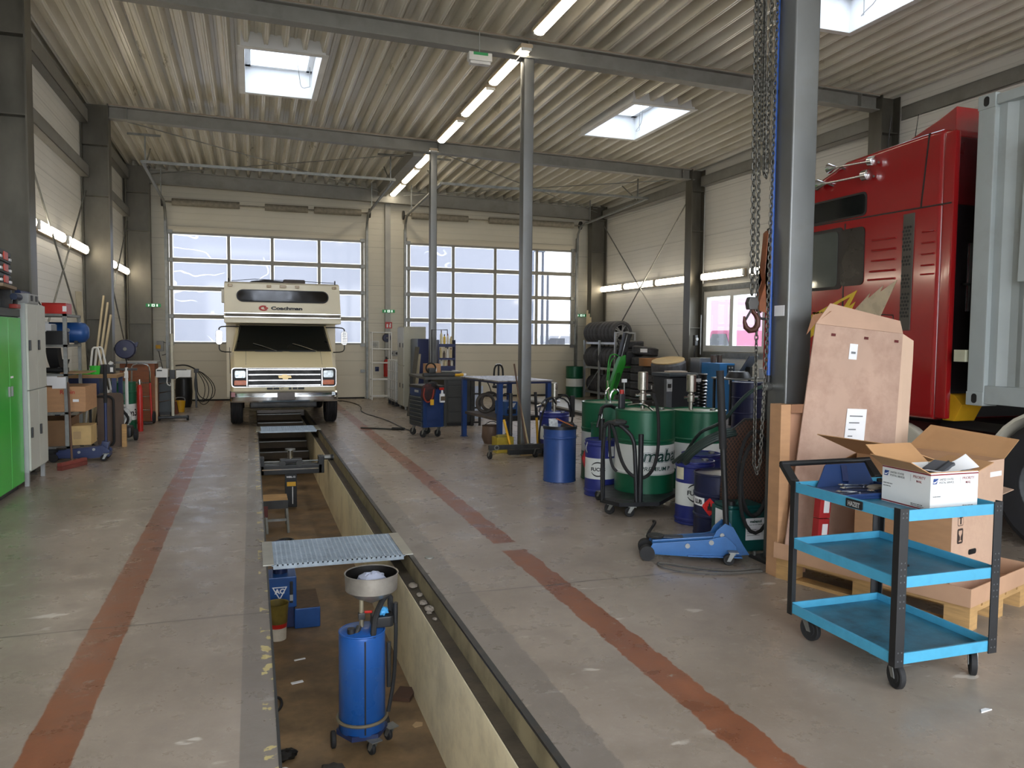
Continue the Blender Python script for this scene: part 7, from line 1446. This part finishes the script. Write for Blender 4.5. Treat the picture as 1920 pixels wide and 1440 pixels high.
sheet('side_flap',[A1,(4.36,4.34,.16),(4.52,4.45,1.50),(4.53,4.46,1.63),A2],M('side_kraft','#cdb099',.85,0,.05,3)); sheet('top_flap',[A3,A2,(4.43,4.49,1.77),(3.84,4.52,1.885)],M('flap_kraft','#bb9a84',.85,0,.06,3)); sheet('corner_flap',[(3.60,4.46,1.66),A3,(3.84,4.50,1.83),(3.68,4.50,1.80)],M('kraft_dark'))
def onp(u,v,d=.004):
    a=[Vector(q) for q in (A0,A1,A2,A3)]; p=(a[0]*(1-u)+a[1]*u)*(1-v)+(a[3]*(1-u)+a[2]*u)*v; nn=(a[1]-a[0]).cross(a[3]-a[0]).normalized(); return p+nn*(.008+d) if nn.y<0 else p-nn*d
def patch(n,u0,u1,v0,v1,m,d=.003): return MB().add([onp(u0,v0,d),onp(u1,v0,d),onp(u1,v1,d),onp(u0,v1,d)],[(0,1,2,3)]).build(n,m,c,smooth=0)
patch('label',.40,.49,.86,.93,paper); patch('delivery_note',.45,.66,.47,.64,paper)
for k in range(4): patch('print_line',.48,.62-.03*k,.605-.03*k,.610-.03*k,M('print_grey','#6f7375'),.005)
patch('print_line',.42,.47,.885,.895,M('print_grey'),.005)
for u in (.18,.55,.90): patch('slot',u,u+.05,.955,.967,M('slot_maroon','#5a1a18',.6),.003)
t=thing('red_carton','pair of red and white packs leaning in the carton tray behind the sky blue trolley','pack',(3.30,3.98,.25)); rc=M('carton_red','#a8262a',.5)
t.location=(3.515,4.22,.152); t.rotation_euler=(0,.08,.15)
for z in (.0,.185):
    q=MB().box(0,.10,-.02,.03,z+.12,z+.30).build('pack',rc,t,bevel=.003); MB().box(.035,.085,-.0225,-.02,z+.155,z+.265).build('label',paper,q)
MB().box(0.0,.10,-.02,.03,0,.12).build('lower_pack',M('kraft_dark'),t,bevel=.003)
o=MB().prism([(0,0),(.16,.02),(.12,.06),(.05,.05)],'z',0,.004).build('white_scrap',paper); o.location=(3.02,2.52,0); tag(o,'torn white paper scrap on the floor before the sky blue trolley','paper'); o.name='torn_paper'; o.scale=(.45,.45,1)
# ================================================================ outside
ow=M('hall_white','#d8dade',.6,0,.02,.2)
o=thing('neighbour_hall','pale neighbouring hall seen through the roller door windows','building',(0,0,0)); MB().box(-14,11.0,31,44,-.1,9).build('wall',ow,o,smooth=0); MB().box(10.9,11.2,30.9,31.2,-.1,9).build('corner_trim',M('trim_grey','#9aa3b0',.5),o)
MB().box(-14.2,11.3,30.8,44.2,9,9.2).build('roof',M('trim_grey'),o,smooth=0)
for k,x in enumerate((14.25,15.3)):
    p=thing('street_lamp',('left' if k==0 else 'right')+' street lamp outside the right roller door','street lamp',(x,38+2*k,-.08)); MB().cyl((0,0,0),(0,0,6.2-.9*k),.09,r2=.06,n=8).build('pole',M('pole_grey','#565c63',.5),p); MB().box(-.5,.1,-.08,.08,6.15-.9*k,6.25-.9*k).build('lamp_head',M('pole_grey'),p)
p=thing('parked_van','white van parked far outside the right roller door','van',(17.3,44,-.08)); MB().prism([(-1.8,.35),(2,.35),(2,1.9),(-.6,1.9),(-1.3,1.2),(-1.8,1.1)],'y',-.9,.9).build('body',white,p,bevel=.05); MB().prism([(-.6,1.75),(.3,1.75),(.3,1.25),(-1.1,1.25)],'y',-.92,-.9).build('window',carglass,p)
for x in (-1.1,1.3): MB().lathe([(0,-.1),(.33,-.1),(.33,.1),(0,.1)],18,(x,-.85,.33),'y').build('wheel',rubber,p)
rh=M('roof_pink','#7a5163',.7,0,.06,.5)
o=thing('red_roof_house','low building with pinkish red roof outside the right window','building',(25,38,-.08)); MB().box(0,9,-9,12,0,1.9).build('wall',M('house_wall','#8a7f84',.7),o,smooth=0); MB().prism([(-.6,1.8),(9.6,1.8),(4.5,4.4)],'y',-9.5,12.5).build('roof',rh,o,smooth=0)
o=thing('red_tractor','pinkish red vehicle parked outside the right window','vehicle',(17.5,25.6,-.08)); MB().prism([(-1.6,.7),(2.0,.7),(2.0,1.2),(1.0,1.35),(.5,2.1),(-.6,2.1),(-1.0,1.3),(-1.6,1.2)],'x',-.8,.8).build('body',M('vehicle_pink','#7d3450',.5),o,bevel=.05); MB().prism([(-.5,1.95),(.4,1.95),(.8,1.4),(-.8,1.4)],'x',-.82,-.8).build('window',carglass,o)
for y in (-1.0,1.3): MB().lathe([(0,-.15),(.5,-.15),(.5,.15),(0,.15)],18,(-.7,y,.5),'x').build('wheel',rubber,o)
# daylight portals in the glazing
portal(((D1[0]+D1[1])/2,YF+.05,2.8),(-PI/2,0,0),4.6,2.7); portal(((D2[0]+D2[1])/2,YF+.05,2.8),(-PI/2,0,0),4.7,2.7); portal((xr(13.8)+.12,13.8,2.05),(0,PI/2,0),1.3,3.8)

# repeats that belong together
GR={'bottle':'bottles on the blue rack','spanner':'spanners in the blue tool tray','exit_sign':'green exit signs','pit_grating':'walkway gratings over the pit','steel_column':'free-standing hall columns','tyre_label':'labels on the stacked tyres','locker':'pale grey lockers','street_lamp':'street lamps outside','filter_pot':'rusty pots below the window','car_wheel':'tyres on the rack','rag':'rags lying about'}
for o in list(COL.objects):
    if o.parent is None and 'label' in o and 'group' not in o:
        st=o.name.split('.')[0]
        if st in GR: o['group']=GR[st]
        elif st=='oil_drum': o['group']='green and white oil drums' if 'green' in o['label'].split('drum')[0] else 'blue oil drums'
